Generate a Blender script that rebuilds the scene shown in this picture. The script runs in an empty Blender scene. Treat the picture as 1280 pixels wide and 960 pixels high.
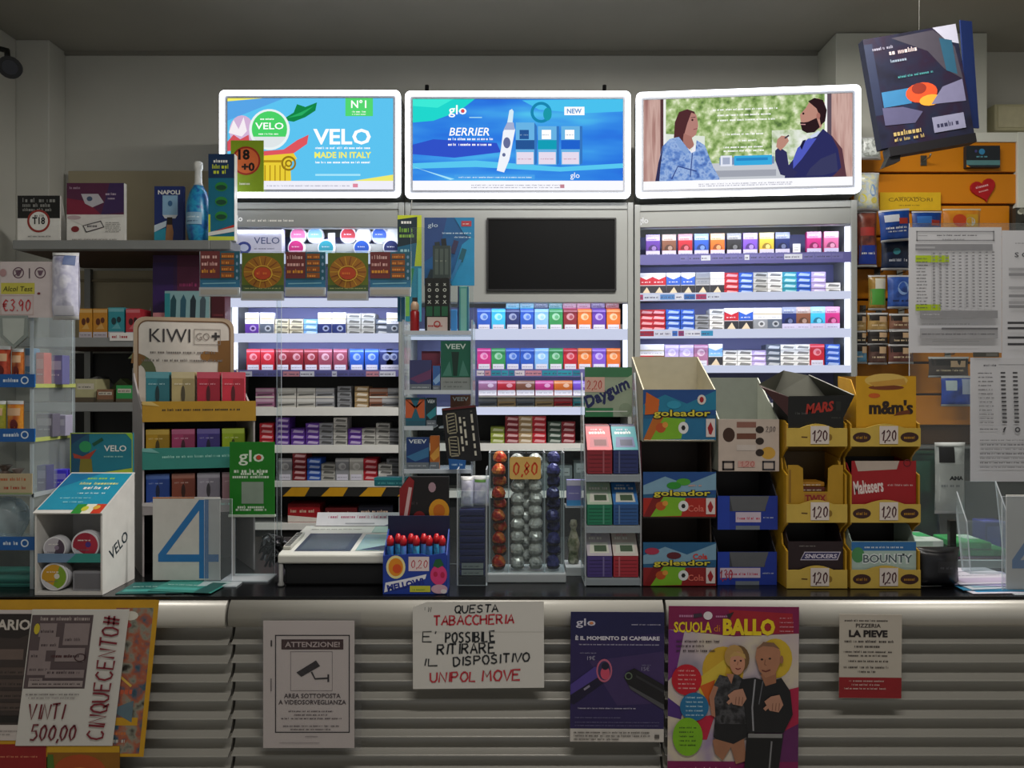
import bpy, math, random
from mathutils import Matrix, Vector
rnd = random.Random(7)
SC = bpy.context.scene
COL = SC.collection
FPX, HC = 950.0, 1.53            # focal length in pixels of a 1280 wide frame, camera height
def X(px, Y): return (px - 640) / FPX * Y
def Z(py, Y): return HC + (480 - py) / FPX * Y
PI = math.pi
# ------------------------------------------------------------------ materials
def lin(c): return c / 12.92 if c <= .04045 else ((c + .055) / 1.055) ** 2.4
def rgb(h):
    h = h.lstrip('#')
    return tuple(lin(int(h[i:i + 2], 16) / 255) for i in (0, 2, 4)) + (1,)
MATS = {}
def mat(name, hexc, rough=.5, metal=0., noise=0., scale=20., bump=0., spec=.5, coat=0.):
    if name in MATS: return MATS[name]
    m = bpy.data.materials.new(name); m.use_nodes = True
    nt = m.node_tree; b = nt.nodes['Principled BSDF']
    c = rgb(hexc)
    b.inputs['Base Color'].default_value = c
    b.inputs['Roughness'].default_value = rough
    b.inputs['Metallic'].default_value = metal
    b.inputs['Specular IOR Level'].default_value = spec
    b.inputs['Coat Weight'].default_value = coat
    m.diffuse_color = c
    if noise or bump:
        tc = nt.nodes.new('ShaderNodeTexCoord'); n = nt.nodes.new('ShaderNodeTexNoise')
        n.inputs['Scale'].default_value = scale; n.inputs['Detail'].default_value = 4
        nt.links.new(tc.outputs['Object'], n.inputs['Vector'])
        if noise:
            r = nt.nodes.new('ShaderNodeValToRGB')
            r.color_ramp.elements[0].position = .3; r.color_ramp.elements[1].position = .7
            r.color_ramp.elements[0].color = tuple(x * (1 - noise) for x in c[:3]) + (1,)
            r.color_ramp.elements[1].color = tuple(min(1, x * (1 + noise)) for x in c[:3]) + (1,)
            nt.links.new(n.outputs['Fac'], r.inputs['Fac']); nt.links.new(r.outputs['Color'], b.inputs['Base Color'])
        if bump:
            bp = nt.nodes.new('ShaderNodeBump'); bp.inputs['Strength'].default_value = bump; bp.inputs['Distance'].default_value = .002
            nt.links.new(n.outputs['Fac'], bp.inputs['Height']); nt.links.new(bp.outputs['Normal'], b.inputs['Normal'])
    MATS[name] = m
    return m
def c(h, rough=.5):               # printed ink / coloured card
    return mat('print_' + h + ('' if rough == .5 else '_%d' % (rough * 100)), h, rough, noise=.05, scale=35)
def em(h, s=1.0):                 # glowing surface
    k = 'lit_%s_%d' % (h, s * 100)
    if k in MATS: return MATS[k]
    m = bpy.data.materials.new(k); m.use_nodes = True
    nt = m.node_tree; nt.nodes.clear()
    o = nt.nodes.new('ShaderNodeOutputMaterial'); e = nt.nodes.new('ShaderNodeEmission')
    e.inputs['Color'].default_value = rgb(h); e.inputs['Strength'].default_value = s
    nt.links.new(e.outputs[0], o.inputs[0]); MATS[k] = m
    return m
def em_noise(name, cols, scale, s=1.0, stretch=(1, 1, 1), kind='noise'):   # back-lit printed picture with a mottled pattern
    if name in MATS: return MATS[name]
    m = bpy.data.materials.new(name); m.use_nodes = True
    nt = m.node_tree; nt.nodes.clear()
    o = nt.nodes.new('ShaderNodeOutputMaterial'); e = nt.nodes.new('ShaderNodeEmission')
    tc = nt.nodes.new('ShaderNodeTexCoord'); mp = nt.nodes.new('ShaderNodeMapping'); mp.inputs['Scale'].default_value = stretch
    n = nt.nodes.new('ShaderNodeTexNoise'); n.inputs['Scale'].default_value = scale; n.inputs['Detail'].default_value = 3
    r = nt.nodes.new('ShaderNodeValToRGB')
    while len(r.color_ramp.elements) < len(cols): r.color_ramp.elements.new(.5)
    for i, h in enumerate(cols):
        r.color_ramp.elements[i].position = .3 + .4 * i / (len(cols) - 1); r.color_ramp.elements[i].color = rgb(h)
    nt.links.new(tc.outputs['Object'], mp.inputs[0]); nt.links.new(mp.outputs[0], n.inputs['Vector'])
    nt.links.new(n.outputs['Fac'], r.inputs[0]); nt.links.new(r.outputs[0], e.inputs[0])
    e.inputs['Strength'].default_value = s
    nt.links.new(e.outputs[0], o.inputs[0]); MATS[name] = m
    return m
def pr_noise(name, cols, scale, rough=.45, stretch=(1, 1, 1)):              # printed picture with a mottled pattern
    if name in MATS: return MATS[name]
    m = mat(name, cols[0], rough); nt = m.node_tree
    tc = nt.nodes.new('ShaderNodeTexCoord'); mp = nt.nodes.new('ShaderNodeMapping'); mp.inputs['Scale'].default_value = stretch
    n = nt.nodes.new('ShaderNodeTexNoise'); n.inputs['Scale'].default_value = scale; n.inputs['Detail'].default_value = 3
    r = nt.nodes.new('ShaderNodeValToRGB')
    while len(r.color_ramp.elements) < len(cols): r.color_ramp.elements.new(.5)
    for i, h in enumerate(cols):
        r.color_ramp.elements[i].position = .3 + .4 * i / (len(cols) - 1); r.color_ramp.elements[i].color = rgb(h)
    nt.links.new(tc.outputs['Object'], mp.inputs[0]); nt.links.new(mp.outputs[0], n.inputs['Vector'])
    nt.links.new(n.outputs['Fac'], r.inputs[0]); nt.links.new(r.outputs[0], nt.nodes['Principled BSDF'].inputs['Base Color'])
    return m
def clear(name, tint='#f6fafa', haze=.015, rough=.04):
    if name in MATS: return MATS[name]
    m = bpy.data.materials.new(name); m.use_nodes = True
    nt = m.node_tree; nt.nodes.clear()
    o = nt.nodes.new('ShaderNodeOutputMaterial'); mx = nt.nodes.new('ShaderNodeMixShader')
    t = nt.nodes.new('ShaderNodeBsdfTransparent'); g = nt.nodes.new('ShaderNodeBsdfPrincipled')
    lw = nt.nodes.new('ShaderNodeLayerWeight'); lw.inputs['Blend'].default_value = .25
    ma = nt.nodes.new('ShaderNodeMath'); ma.operation = 'MULTIPLY_ADD'; ma.inputs[1].default_value = .38; ma.inputs[2].default_value = haze; ma.use_clamp = True
    t.inputs[0].default_value = rgb(tint); g.inputs['Base Color'].default_value = rgb('#e8eef2'); g.inputs['Roughness'].default_value = rough
    nt.links.new(lw.outputs['Facing'], ma.inputs[0]); nt.links.new(ma.outputs[0], mx.inputs[0])
    nt.links.new(t.outputs[0], mx.inputs[1]); nt.links.new(g.outputs[0], mx.inputs[2]); nt.links.new(mx.outputs[0], o.inputs[0])
    MATS[name] = m
    return m
ACR = clear('clear_acrylic')
EDGE = clear('acrylic_cut_edge', '#dfeaf0', .38, .2)
FILM = clear('clear_plastic_film', '#f0f2f4', .22, .15)
WHITE, PAPER, BLACK = c('#f2f0ea'), mat('paper', '#dedbd4', .7, noise=.04, scale=14), mat('black_ink', '#0c0c0e', .5)
# ------------------------------------------------------------------ stroke letters for handwriting
GL = {
 'A': [[(0,0),(.3,1),(.6,0)],[(.12,.38),(.5,.38)]], 'B': [[(0,0),(0,1),(.4,.93),(.45,.72),(.3,.53),(0,.5)],[(.3,.53),(.55,.3),(.42,.04),(0,0)]],
 'C': [[(.55,.85),(.3,1),(.05,.75),(0,.4),(.15,.05),(.4,0),(.58,.15)]], 'D': [[(0,0),(0,1),(.35,.92),(.57,.6),(.5,.2),(.25,0),(0,0)]],
 'E': [[(.55,1),(0,1),(0,0),(.55,0)],[(0,.52),(.42,.54)]], 'F': [[(.55,1),(0,1),(0,0)],[(0,.52),(.4,.54)]],
 'H': [[(0,0),(0,1)],[(.55,0),(.55,1)],[(0,.5),(.55,.55)]], 'I': [[(.1,0),(.14,1)]], 'L': [[(0,1),(0,0),(.5,0)]],
 'M': [[(0,0),(.06,1),(.32,.4),(.58,1),(.66,0)]], 'N': [[(0,0),(.04,1),(.52,0),(.56,1)]],
 'O': [[(.3,1),(.05,.8),(0,.4),(.18,.03),(.42,.03),(.58,.4),(.52,.82),(.3,1)]], 'P': [[(0,0),(0,1),(.42,.95),(.52,.72),(.35,.5),(0,.46)]],
 'Q': [[(.3,1),(.05,.8),(0,.4),(.18,.03),(.42,.03),(.58,.4),(.52,.82),(.3,1)],[(.35,.25),(.62,-.08)]],
 'R': [[(0,0),(0,1),(.42,.95),(.5,.72),(.33,.52),(0,.48)],[(.22,.5),(.55,0)]],
 'S': [[(.52,.88),(.28,1),(.05,.82),(.1,.6),(.45,.42),(.5,.18),(.28,0),(0,.12)]], 'T': [[(0,1),(.6,1.02)],[(.3,1),(.28,0)]],
 'U': [[(0,1),(.02,.25),(.2,0),(.42,.03),(.55,.3),(.56,1)]], 'V': [[(0,1),(.28,0),(.58,1)]], 'Z': [[(0,1),(.55,1),(0,0),(.58,0)]],
 '0': [[(.28,1),(.05,.75),(.03,.3),(.25,0),(.45,.2),(.5,.7),(.28,1)]], '1': [[(0,.65),(.28,1),(.22,0)]],
 '2': [[(0,.78),(.2,1),(.45,.85),(.4,.55),(0,0),(.52,.02)]], '3': [[(.02,.9),(.28,1),(.45,.8),(.2,.55),(.48,.3),(.3,0),(0,.08)]],
 '4': [[(.35,0),(.4,1),(0,.35),(.55,.35)]], '5': [[(.5,1),(.08,1),(.05,.58),(.35,.6),(.5,.3),(.3,0),(0,.06)]],
 '8': [[(.28,.52),(.06,.75),(.25,1),(.46,.78),(.06,.28),(.25,0),(.48,.25),(.28,.52)]], '9': [[(.46,.65),(.2,.45),(.02,.72),(.22,1),(.46,.75),(.4,0)]],
 ',': [[(.1,.08),(.02,-.18)]], '.': [[(.02,0),(.1,.06)]], "'": [[(.06,1),(.02,.78)]], '#': [[(.15,0),(.2,1)],[(.4,0),(.46,1)],[(0,.33),(.62,.36)],[(0,.66),(.62,.69)]],
 '€': [[(.55,.85),(.3,1),(.08,.7),(.08,.3),(.3,0),(.55,.1)],[(-.05,.6),(.4,.6)],[(-.05,.42),(.36,.42)]],
}
ADV = {'I': .28, ',': .22, '.': .22, "'": .16, 'M': .82, '1': .42, ' ': .42}
# ------------------------------------------------------------------ geometry collector
TXT = {}
def text_mesh(s, bold=0.):
    k = (s, bold)
    if k in TXT: return TXT[k]
    cu = bpy.data.curves.new('lettering', 'FONT'); cu.body = s; cu.size = 1; cu.resolution_u = 2; cu.offset = bold
    cu.fill_mode = 'FRONT'
    o = bpy.data.objects.new('lettering', cu)
    me = bpy.data.meshes.new_from_object(o)
    vs = [(v.co.x, v.co.y) for v in me.vertices]; fs = [tuple(p.vertices) for p in me.polygons]
    bpy.data.objects.remove(o); bpy.data.curves.remove(cu); bpy.data.meshes.remove(me)
    TXT[k] = (vs, fs)
    return TXT[k]
CAP = .70
class MB:
    def __init__(s): s.v = []; s.f = []; s.m = []; s.sm = []; s.mats = []; s.M = Matrix(); s.n = 0.; s.bend = None; s.step = .00013
    def on(s, x=0, y=0, z=0, rx=0, ry=0, rz=0, start=.0002):  # a face to print on: local x right, z up, -y outwards
        s.M = Matrix.Translation((x, y, z)) @ Matrix.Rotation(rz, 4, 'Z') @ Matrix.Rotation(rx, 4, 'X') @ Matrix.Rotation(ry, 4, 'Y')
        s.n = start
        return s
    def mi(s, m):
        if m not in s.mats: s.mats.append(m)
        return s.mats.index(m)
    def add(s, vs, fs, m, smooth=False):
        b = len(s.v)
        for p in vs:
            if s.bend: p = s.bend(*p)
            q = s.M @ Vector(p); s.v.append((q.x, q.y, q.z))
        k = s.mi(m)
        for f in fs: s.f.append(tuple(b + i for i in f)); s.m.append(k); s.sm.append(smooth)
    def box(s, x0, y0, z0, x1, y1, z1, m, edge=None, front=None):
        v = [(x0,y0,z0),(x1,y0,z0),(x1,y1,z0),(x0,y1,z0),(x0,y0,z1),(x1,y0,z1),(x1,y1,z1),(x0,y1,z1)]
        fs = [(0,1,5,4),(1,2,6,5),(2,3,7,6),(3,0,4,7),(4,5,6,7),(3,2,1,0)]
        if edge is None and front is None: s.add(v, fs, m)
        else:
            d = [x1 - x0, y1 - y0, z1 - z0]; ax = d.index(min(d))
            big = {0: (1, 3), 1: (0, 2), 2: (4, 5)}[ax] if edge else ()
            b = len(s.v); s.add(v, [], m)
            for i, f in enumerate(fs):
                mm = m if (edge is None or i in big) else edge
                if front and i == 0: mm = front
                s.f.append(tuple(b + j for j in f)); s.m.append(s.mi(mm)); s.sm.append(False)
    def prism(s, pts, y0, y1, m, side=None):                 # outline in x,z pushed from y0 to y1
        n = len(pts)
        v = [(p[0], y0, p[1]) for p in pts] + [(p[0], y1, p[1]) for p in pts]
        s.add(v, [tuple(range(n)), tuple(range(2 * n - 1, n - 1, -1))], m)
        b = len(s.v) - 2 * n
        for i in range(n):
            j = (i + 1) % n
            s.f.append((b + i, b + n + i, b + n + j, b + j)); s.m.append(s.mi(side or m)); s.sm.append(False)
    def prismx(s, pts, x0, x1, m, side=None, smooth=False):                # outline in y,z pushed from x0 to x1
        n = len(pts)
        v = [(x0, p[0], p[1]) for p in pts] + [(x1, p[0], p[1]) for p in pts]
        s.add(v, [tuple(range(n)), tuple(range(2 * n - 1, n - 1, -1))], m)
        b = len(s.v) - 2 * n
        for i in range(n):
            j = (i + 1) % n
            s.f.append((b + i, b + n + i, b + n + j, b + j)); s.m.append(s.mi(side or m)); s.sm.append(smooth)
    def tube(s, path, r, m, n=8, caps=True, smooth=True):
        pts = [Vector(p) for p in path]; R = r if isinstance(r, (list, tuple)) else [r] * len(pts)
        v, f = [], []; prev = None
        for i, p in enumerate(pts):
            d = (pts[min(i + 1, len(pts) - 1)] - pts[max(i - 1, 0)]).normalized()
            if prev is None: a = d.orthogonal().normalized()
            else: a = (prev - d * prev.dot(d)).normalized()
            prev = a; b = d.cross(a)
            for k in range(n):
                t = 2 * PI * k / n; q = p + (a * math.cos(t) + b * math.sin(t)) * R[i]; v.append(tuple(q))
        for i in range(len(pts) - 1):
            for k in range(n):
                l = (k + 1) % n; f.append((i * n + k, i * n + l, (i + 1) * n + l, (i + 1) * n + k))
        s.add(v, f, m, smooth)
        if caps:
            b = len(s.v) - len(v); k = s.mi(m)
            s.f.append(tuple(b + i for i in range(n))[::-1]); s.m.append(k); s.sm.append(False)
            s.f.append(tuple(b + len(v) - n + i for i in range(n))); s.m.append(k); s.sm.append(False)
    def lathe(s, prof, m, n=20, cx=0, cy=0, axis='z', smooth=True):   # prof: (r, h) or (r, h, material)
        v, fs = [], []
        for p in prof:
            for k in range(n):
                t = 2 * PI * k / n; a, b = p[0] * math.cos(t), p[0] * math.sin(t)
                v.append((cx + a, cy + b, p[1]) if axis == 'z' else (cx + a, p[1], cy + b))
        b0 = len(s.v); s.add(v, [], m)
        for i in range(len(prof) - 1):
            mm = prof[i][2] if len(prof[i]) > 2 else m
            for k in range(n):
                l = (k + 1) % n
                s.f.append((b0 + i * n + k, b0 + i * n + l, b0 + (i + 1) * n + l, b0 + (i + 1) * n + k)); s.m.append(s.mi(mm)); s.sm.append(smooth)
        for i, fl in ((0, 1), (len(prof) - 1, 0)):
            if prof[i][0] > 1e-6:
                f = tuple(b0 + i * n + k for k in range(n)); s.f.append(f[::-1] if fl else f); s.m.append(s.mi(m)); s.sm.append(False)
    # ---- printing (each call lies one hair above the last)
    def _n(s): s.n += s.step; return -s.n
    def rect(s, x0, z0, x1, z1, m, nx=1, nz=1):
        y = s._n()
        if s.bend: nx = max(nx, 4); nz = max(nz, 10)
        v = [(x0 + (x1 - x0) * i / nx, y, z0 + (z1 - z0) * j / nz) for j in range(nz + 1) for i in range(nx + 1)]
        w = nx + 1
        s.add(v, [(j * w + i, j * w + i + 1, (j + 1) * w + i + 1, (j + 1) * w + i) for j in range(nz) for i in range(nx)], m)
    def poly(s, pts, m):
        y = s._n(); s.add([(p[0], y, p[1]) for p in pts], [tuple(range(len(pts)))], m)
    def ell(s, cx, cz, rx, rz, m, n=20, a0=0, a1=2 * PI):
        full = abs(a1 - a0 - 2 * PI) < 1e-6
        s.poly([(cx + rx * math.cos(a0 + (a1 - a0) * i / (n if full else n - 1)), cz + rz * math.sin(a0 + (a1 - a0) * i / (n if full else n - 1))) for i in range(n)], m)
    def ring(s, cx, cz, r, w, m, n=24, ez=1.):
        y = s._n(); v = []
        for i in range(n):
            t = 2 * PI * i / n; v += [(cx + r * math.cos(t), y, cz + ez * r * math.sin(t)), (cx + (r - w) * math.cos(t), y, cz + ez * (r - w) * math.sin(t))]
        s.add(v, [(2 * i, 2 * ((i + 1) % n), 2 * ((i + 1) % n) + 1, 2 * i + 1) for i in range(n)], m)
    def line(s, pts, w, m):
        y = s._n(); n = len(pts); v = []
        for i, p in enumerate(pts):
            a, b = pts[max(i - 1, 0)], pts[min(i + 1, n - 1)]
            dx, dz = b[0] - a[0], b[1] - a[1]; l = math.hypot(dx, dz) or 1; ox, oz = -dz / l * w / 2, dx / l * w / 2
            v += [(p[0] + ox, y, p[1] + oz), (p[0] - ox, y, p[1] - oz)]
        s.add(v, [(2 * i, 2 * i + 1, 2 * i + 3, 2 * i + 2) for i in range(n - 1)], m)
    def frame(s, x0, z0, x1, z1, w, m):
        s.rect(x0, z0, x1, z0 + w, m); s.n -= s.step; s.rect(x0, z1 - w, x1, z1, m); s.n -= s.step
        s.rect(x0, z0, x0 + w, z1, m); s.n -= s.step; s.rect(x1 - w, z0, x1, z1, m)
    def text(s, t, x, z, h, m, al='c', w=None, bold=0., shear=0., rot=0.):
        vs, fs = text_mesh(t, bold)
        if not vs: return
        x0 = min(v[0] for v in vs); x1 = max(v[0] for v in vs); k = h / CAP
        kx = k if w is None else w / max(x1 - x0, 1e-6)
        W = (x1 - x0) * kx; ox = {'c': -W / 2, 'l': 0, 'r': -W}[al]; y = s._n()
        ca, sa = math.cos(rot), math.sin(rot); out = []
        for v in vs:
            a = (v[0] - x0) * kx + ox + shear * v[1] * k; b = v[1] * k
            out.append((x + a * ca - b * sa, y, z + a * sa + b * ca))
        s.add(out, fs, m)
    def hand(s, t, x, z, h, m, w=None, al='l', pen=.11, rot=0., shear=.06, seed=1, jit=.05):
        r = random.Random(seed); st = []; cx = 0.
        for ch in t:
            if ch in GL:
                a = r.uniform(-.05, .05)
                for pl in GL[ch]:
                    st.append([(cx + px + a * pz + shear * pz + r.uniform(-jit, jit) * .4, pz + r.uniform(-jit, jit) * .5) for px, pz in pl])
            cx += ADV.get(ch, .76) + r.uniform(-.03, .03)
        W = cx - .14; kx = h if w is None else w / W
        ox = {'l': 0, 'c': -W * kx / 2, 'r': -W * kx}[al]; ca, sa = math.cos(rot), math.sin(rot); n0 = s.n
        for pl in st:
            q = [(px * kx + ox, pz * h) for px, pz in pl]
            q2 = []
            for i in range(len(q) - 1):
                q2.append(q[i])
            q2.append(q[-1])
            s.n = n0
            s.line([(x + a * ca - b * sa, z + a * sa + b * ca) for a, b in q2], pen * h, m)
    def small(s, x0, z, x1, h, m, seed=0, al='l'):             # print too small to read: rows of letter-like strokes
        r = random.Random(seed + int(abs(x0 * 7919) + abs(z * 3571) * 10)); x = x0; n0 = s.n; y = s._n(); v = []; f = []
        while x < x1 - h:
            for _ in range(r.randint(2, 8)):
                l = h * r.uniform(.34, .5)
                if x + l > x1: break
                t = h * r.choice((.55, .6, .78, .8)); q = r.random(); b = len(v)
                if q < .4: v += [(x, y, z), (x + l * .36, y, z), (x + l * .36, y, z + t), (x, y, z + t)]; f.append((b, b + 1, b + 2, b + 3))
                if q < .25: b = len(v); v += [(x + l * .64, y, z), (x + l, y, z), (x + l, y, z + h * .55), (x + l * .64, y, z + h * .55)]; f.append((b, b + 1, b + 2, b + 3))
                elif q >= .4: v += [(x, y, z), (x + l, y, z), (x + l, y, z + h * .55), (x, y, z + h * .55)]; f.append((b, b + 1, b + 2, b + 3))
                x += l + h * .14
            x += h * .45
        if f: s.add(v, f, m)
    def build(s, name, parent=None, loc=(0, 0, 0), rz=0., bevel=0., seg=2):
        me = bpy.data.meshes.new(name); me.from_pydata(s.v, [], s.f)
        for m in s.mats: me.materials.append(m)
        me.polygons.foreach_set('material_index', s.m); me.polygons.foreach_set('use_smooth', s.sm)
        me.update()
        o = bpy.data.objects.new(name, me); COL.objects.link(o); o.location = loc; o.rotation_euler = (0, 0, rz)
        if parent: o.parent = parent
        if bevel:
            b = o.modifiers.new('soft_edges', 'BEVEL'); b.width = bevel; b.segments = seg; b.limit_method = 'ANGLE'; b.angle_limit = .7
        return o
def glo(b, x, z, h, w, m, dot):                               # round lower-case logo with a coloured dot, left edge at x
    b.text('glo', x, z, h, m, 'l', w=w, bold=.01); b.ell(x + .795 * w, z + h * .36, w * .1, h * .2, dot, 14)
def tag(o, label, cat, group=None):
    o['label'] = label; o['category'] = cat
    if group: o['group'] = group
    return o
def thing(name, loc, label, cat, group=None, rz=0.):
    o = bpy.data.objects.new(name, None); COL.objects.link(o); o.empty_display_size = .05
    o.location = loc; o.rotation_euler = (0, 0, rz)
    return tag(o, label, cat, group)
def struct(o): o['kind'] = 'structure'; return o
def new(): return MB()
ORD = ['first', 'second', 'third', 'fourth', 'fifth', 'sixth', 'seventh', 'eighth', 'ninth', 'tenth', 'eleventh', 'twelfth', 'thirteenth', 'fourteenth', 'fifteenth']
# ------------------------------------------------------------------ room
CEIL = 2.993; YB = 3.35; XL, XR, YF = -2.11, 2.9, -3.0
M_WALL = mat('painted_wall', '#d4d3ca', .75, noise=.05, scale=3, bump=.15)
M_CEIL = mat('painted_ceiling', '#a9a69c', .8, noise=.06, scale=2, bump=.1)
M_PILL = mat('pale_wall_panel', '#dfe1d6', .6, noise=.03, scale=4)
M_FLOOR = mat('terrazzo_floor', '#8c857a', .35, noise=.25, scale=60)
b = new(); b.box(XL - .2, YF, -.1, XR + .2, YB + .2, 0, M_FLOOR); struct(b.build('floor'))
b = new(); b.box(XL - .2, YF, CEIL, XR + .2, YB + .2, CEIL + .1, M_CEIL); struct(b.build('ceiling'))
b = new(); b.box(XL - .2, YB, 0, XR + .2, YB + .2, CEIL, M_WALL)
struct(b.build('wall_back'))
b = new(); b.box(XL - .2, YF, 0, XL, YB, CEIL, M_WALL); struct(b.build('wall_left'))
b = new(); b.box(XR, YF, 0, XR + .2, YB, CEIL, M_WALL); struct(b.build('wall_right'))
b = new(); b.box(XL, 3.23, 0, -1.968, YB, CEIL, M_WALL); struct(b.build('wall_column', bevel=.004))
b = new(); b.box(X(1045, 3.16), 3.16, 0, X(1234, 3.16), YB, CEIL - .003, M_PILL); struct(b.build('wall_pillar', bevel=.003))
b = new()
b.box(-1.966, YB - .012, CEIL - .016, X(1045, 3.16) - .003, YB, CEIL, mat('trim_paint', '#8f8c82', .7)); struct(b.build('trim_1'))
# ------------------------------------------------------------------ cabinet frames (local x along the front, y into the shelf)
class Fr:
    def __init__(s, ax, ay, bx, by):
        s.a = (ax, ay); l = math.hypot(bx - ax, by - ay); s.d = ((bx - ax) / l, (by - ay) / l); s.W = l; s.ang = math.atan2(s.d[1], s.d[0])
    def x(s, px):
        k = (px - 640) / FPX; return (k * s.a[1] - s.a[0]) / (s.d[0] - k * s.d[1])
    def z(s, py, x=None):
        x = s.W / 2 if x is None else x
        return HC + (480 - py) / FPX * (s.a[1] + x * s.d[1])
    def w(s, x, y, z=0): return (s.a[0] + x * s.d[0] - y * s.d[1], s.a[1] + x * s.d[1] + y * s.d[0], z)
YC = 2.95
FL = Fr(X(281, YC), YC, X(505.5, YC), YC)
FM = Fr(X(506.5, YC), YC, X(791.5, YC), YC)
_ya = 2.872
FR = Fr(X(793, YC), YC, X(1071, _ya), _ya)
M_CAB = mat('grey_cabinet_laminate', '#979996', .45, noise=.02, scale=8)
M_CABIN = mat('lit_shelf_lining', '#8082b8', .5, noise=.03, scale=6)  # lilac cast of the cool strip lights is put into this colour
M_DARKIN = mat('dark_unlit_lining', '#1b1c1e', .6)  # shade of the unlit rows put into the colour; plain dark elsewhere
M_RAILW = mat('white_price_rail', '#eeeeea', .4, noise=.03, scale=30)
M_RAILD = mat('violet_price_rail', '#6a68a8', .4)
M_LED = em('#e6ecff', 2.2)
M_RAILGLOW = em('#dfe6ff', .8)  # brightness of the rail fronts put in as a glow
LEDC = (.74, .82, 1.0)
def area(name, loc, size, power, color, rot, sy=None):
    l = bpy.data.lights.new(name, 'AREA'); l.energy = power; l.color = color; l.shape = 'RECTANGLE'; l.size = size; l.size_y = sy or .01
    o = bpy.data.objects.new(name, l); COL.objects.link(o); o.location = loc; o.rotation_euler = rot; return o
def rr(x0, z0, x1, z1, r, n=6):
    out = []
    for cx, cz, a in ((x1 - r, z0 + r, -PI / 2), (x1 - r, z1 - r, 0), (x0 + r, z1 - r, PI / 2), (x0 + r, z0 + r, PI)):
        for i in range(n + 1): t = a + PI / 2 * i / n; out.append((cx + r * math.cos(t), cz + r * math.sin(t)))
    return out
def ringbox(b, o, i, y0, y1, m):                              # ring between two outlines, pushed y0..y1
    n = len(o); v = [(p[0], y0, p[1]) for p in o] + [(p[0], y0, p[1]) for p in i] + [(p[0], y1, p[1]) for p in o] + [(p[0], y1, p[1]) for p in i]
    f = []
    for k in range(n):
        l = (k + 1) % n
        f += [(k, l, n + l, n + k), (2 * n + l, 2 * n + k, 3 * n + k, 3 * n + l), (l, k, 2 * n + k, 2 * n + l), (n + k, n + l, 3 * n + l, 3 * n + k)]
    b.add(v, f, m)
# ------------------------------------------------------------------ tobacco cabinets
def cabinet(fr, name, label, hdr, zones, shelves, floor_z):
    """hdr: py of the header's lower edge; zones: (py top, py bottom, lit); shelves: (py top, py bottom, glowing rail, rail material)"""
    W = fr.W; zt = fr.z(253); D = .37
    t = thing(name, fr.w(0, 0, 0), label, 'display cabinet', 'tobacco display cabinets', fr.ang)
    b = new(); b.box(.004, 0, fr.z(hdr), W - .004, .04, zt, M_CAB); b.box(.004, .04, zt - .02, W - .004, D, zt, M_CAB)
    b.box(.006, -.004, fr.z(262), W - .006, 0, fr.z(260.5), mat('groove_grey', '#7d7f7c', .5))
    b.on(0, 0, 0)
    if hdr < 300:
        x = fr.x(291 if fr is FL else 798); b.text('glo', x, fr.z(276.5), .022, em('#ffffff', .8), 'l', bold=.02)
        if fr is FL: b.small(fr.x(309), fr.z(277), fr.x(369), .012, WHITE)
    b.build('header', t, bevel=.002)
    for x0, x1 in ((.0, .022), (W - .022, W)):
        b = new(); b.box(x0, -.006, 0, x1, D, zt - .001, M_CAB); b.build('side_panel', t, bevel=.002)
    for p0, p1, lit in zones:
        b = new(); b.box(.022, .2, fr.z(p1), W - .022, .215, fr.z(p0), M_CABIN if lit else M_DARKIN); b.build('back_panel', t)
    b = new(); b.box(.022, .02, 0, W - .022, .05, floor_z, mat('dark_plinth', '#2a2a2b', .6)); b.build('plinth', t)
    out = []
    for p0, p1, lit, m in shelves:
        z1, z0 = fr.z(p0), fr.z(p1)
        b = new(); b.box(.022, .008, z1 - .014, W - .022, .2, z1, M_CAB); s = b.build('shelf', t)
        b = new(); b.box(.022, -.004, z0, W - .022, .008, z1 + .004, m, front=M_RAILGLOW if lit else None); r = b.build('price_rail', s)
        out.append((z1, r))
    return t, out
L_SH = [(319, 330, 1, M_RAILW), (374, 384, 1, M_RAILW), (418, 428, 1, M_RAILW), (463.5, 470.5, 0, M_RAILD), (510.5, 519.5, 0, M_RAILW), (557.5, 566, 0, M_RAILW), (602.5, 608.5, 0, M_RAILW), (655, 662, 0, M_RAILW)]
M_SH = [(412.5, 425, 1, M_RAILW), (462.5, 471, 0, M_RAILD), (510, 518.5, 1, M_RAILW), (555.5, 563.5, 0, M_RAILW), (615, 622, 0, M_RAILW)]
R_SH = [(318, 329.5, 0, M_RAILD), (366.5, 375, 1, M_RAILW), (412.5, 422.5, 1, M_RAILW), (458, 466, 1, M_RAILW), (505, 513, 0, M_RAILW), (560, 568, 0, M_RAILW)]
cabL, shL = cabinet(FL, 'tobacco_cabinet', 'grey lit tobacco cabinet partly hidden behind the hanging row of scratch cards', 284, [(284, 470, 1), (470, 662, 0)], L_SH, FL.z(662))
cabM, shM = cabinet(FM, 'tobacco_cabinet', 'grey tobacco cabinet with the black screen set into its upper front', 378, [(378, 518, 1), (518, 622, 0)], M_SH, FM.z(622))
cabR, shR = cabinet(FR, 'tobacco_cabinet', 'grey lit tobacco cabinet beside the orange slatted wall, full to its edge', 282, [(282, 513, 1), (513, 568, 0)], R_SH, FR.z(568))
def rail_tags(sh, fr, k, p0, p1, cols, seed):
    z, r = sh[k]; rr_ = random.Random(seed); b = new(); x = fr.x(p0); xe = fr.x(p1); i = 0
    while x < xe - .02:
        l = min(rr_.uniform(.02, .07), xe - x); b.on(0, -.0042, 0); b.rect(x, z - .022, x + l - .003, z - .002, c(cols[i % len(cols)], .3)); b.small(x + .003, z - .016, x + l - .004, .009, c('#4a4a6a')); x += l; i += 1
    b.build('price_labels', r.parent)
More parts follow.
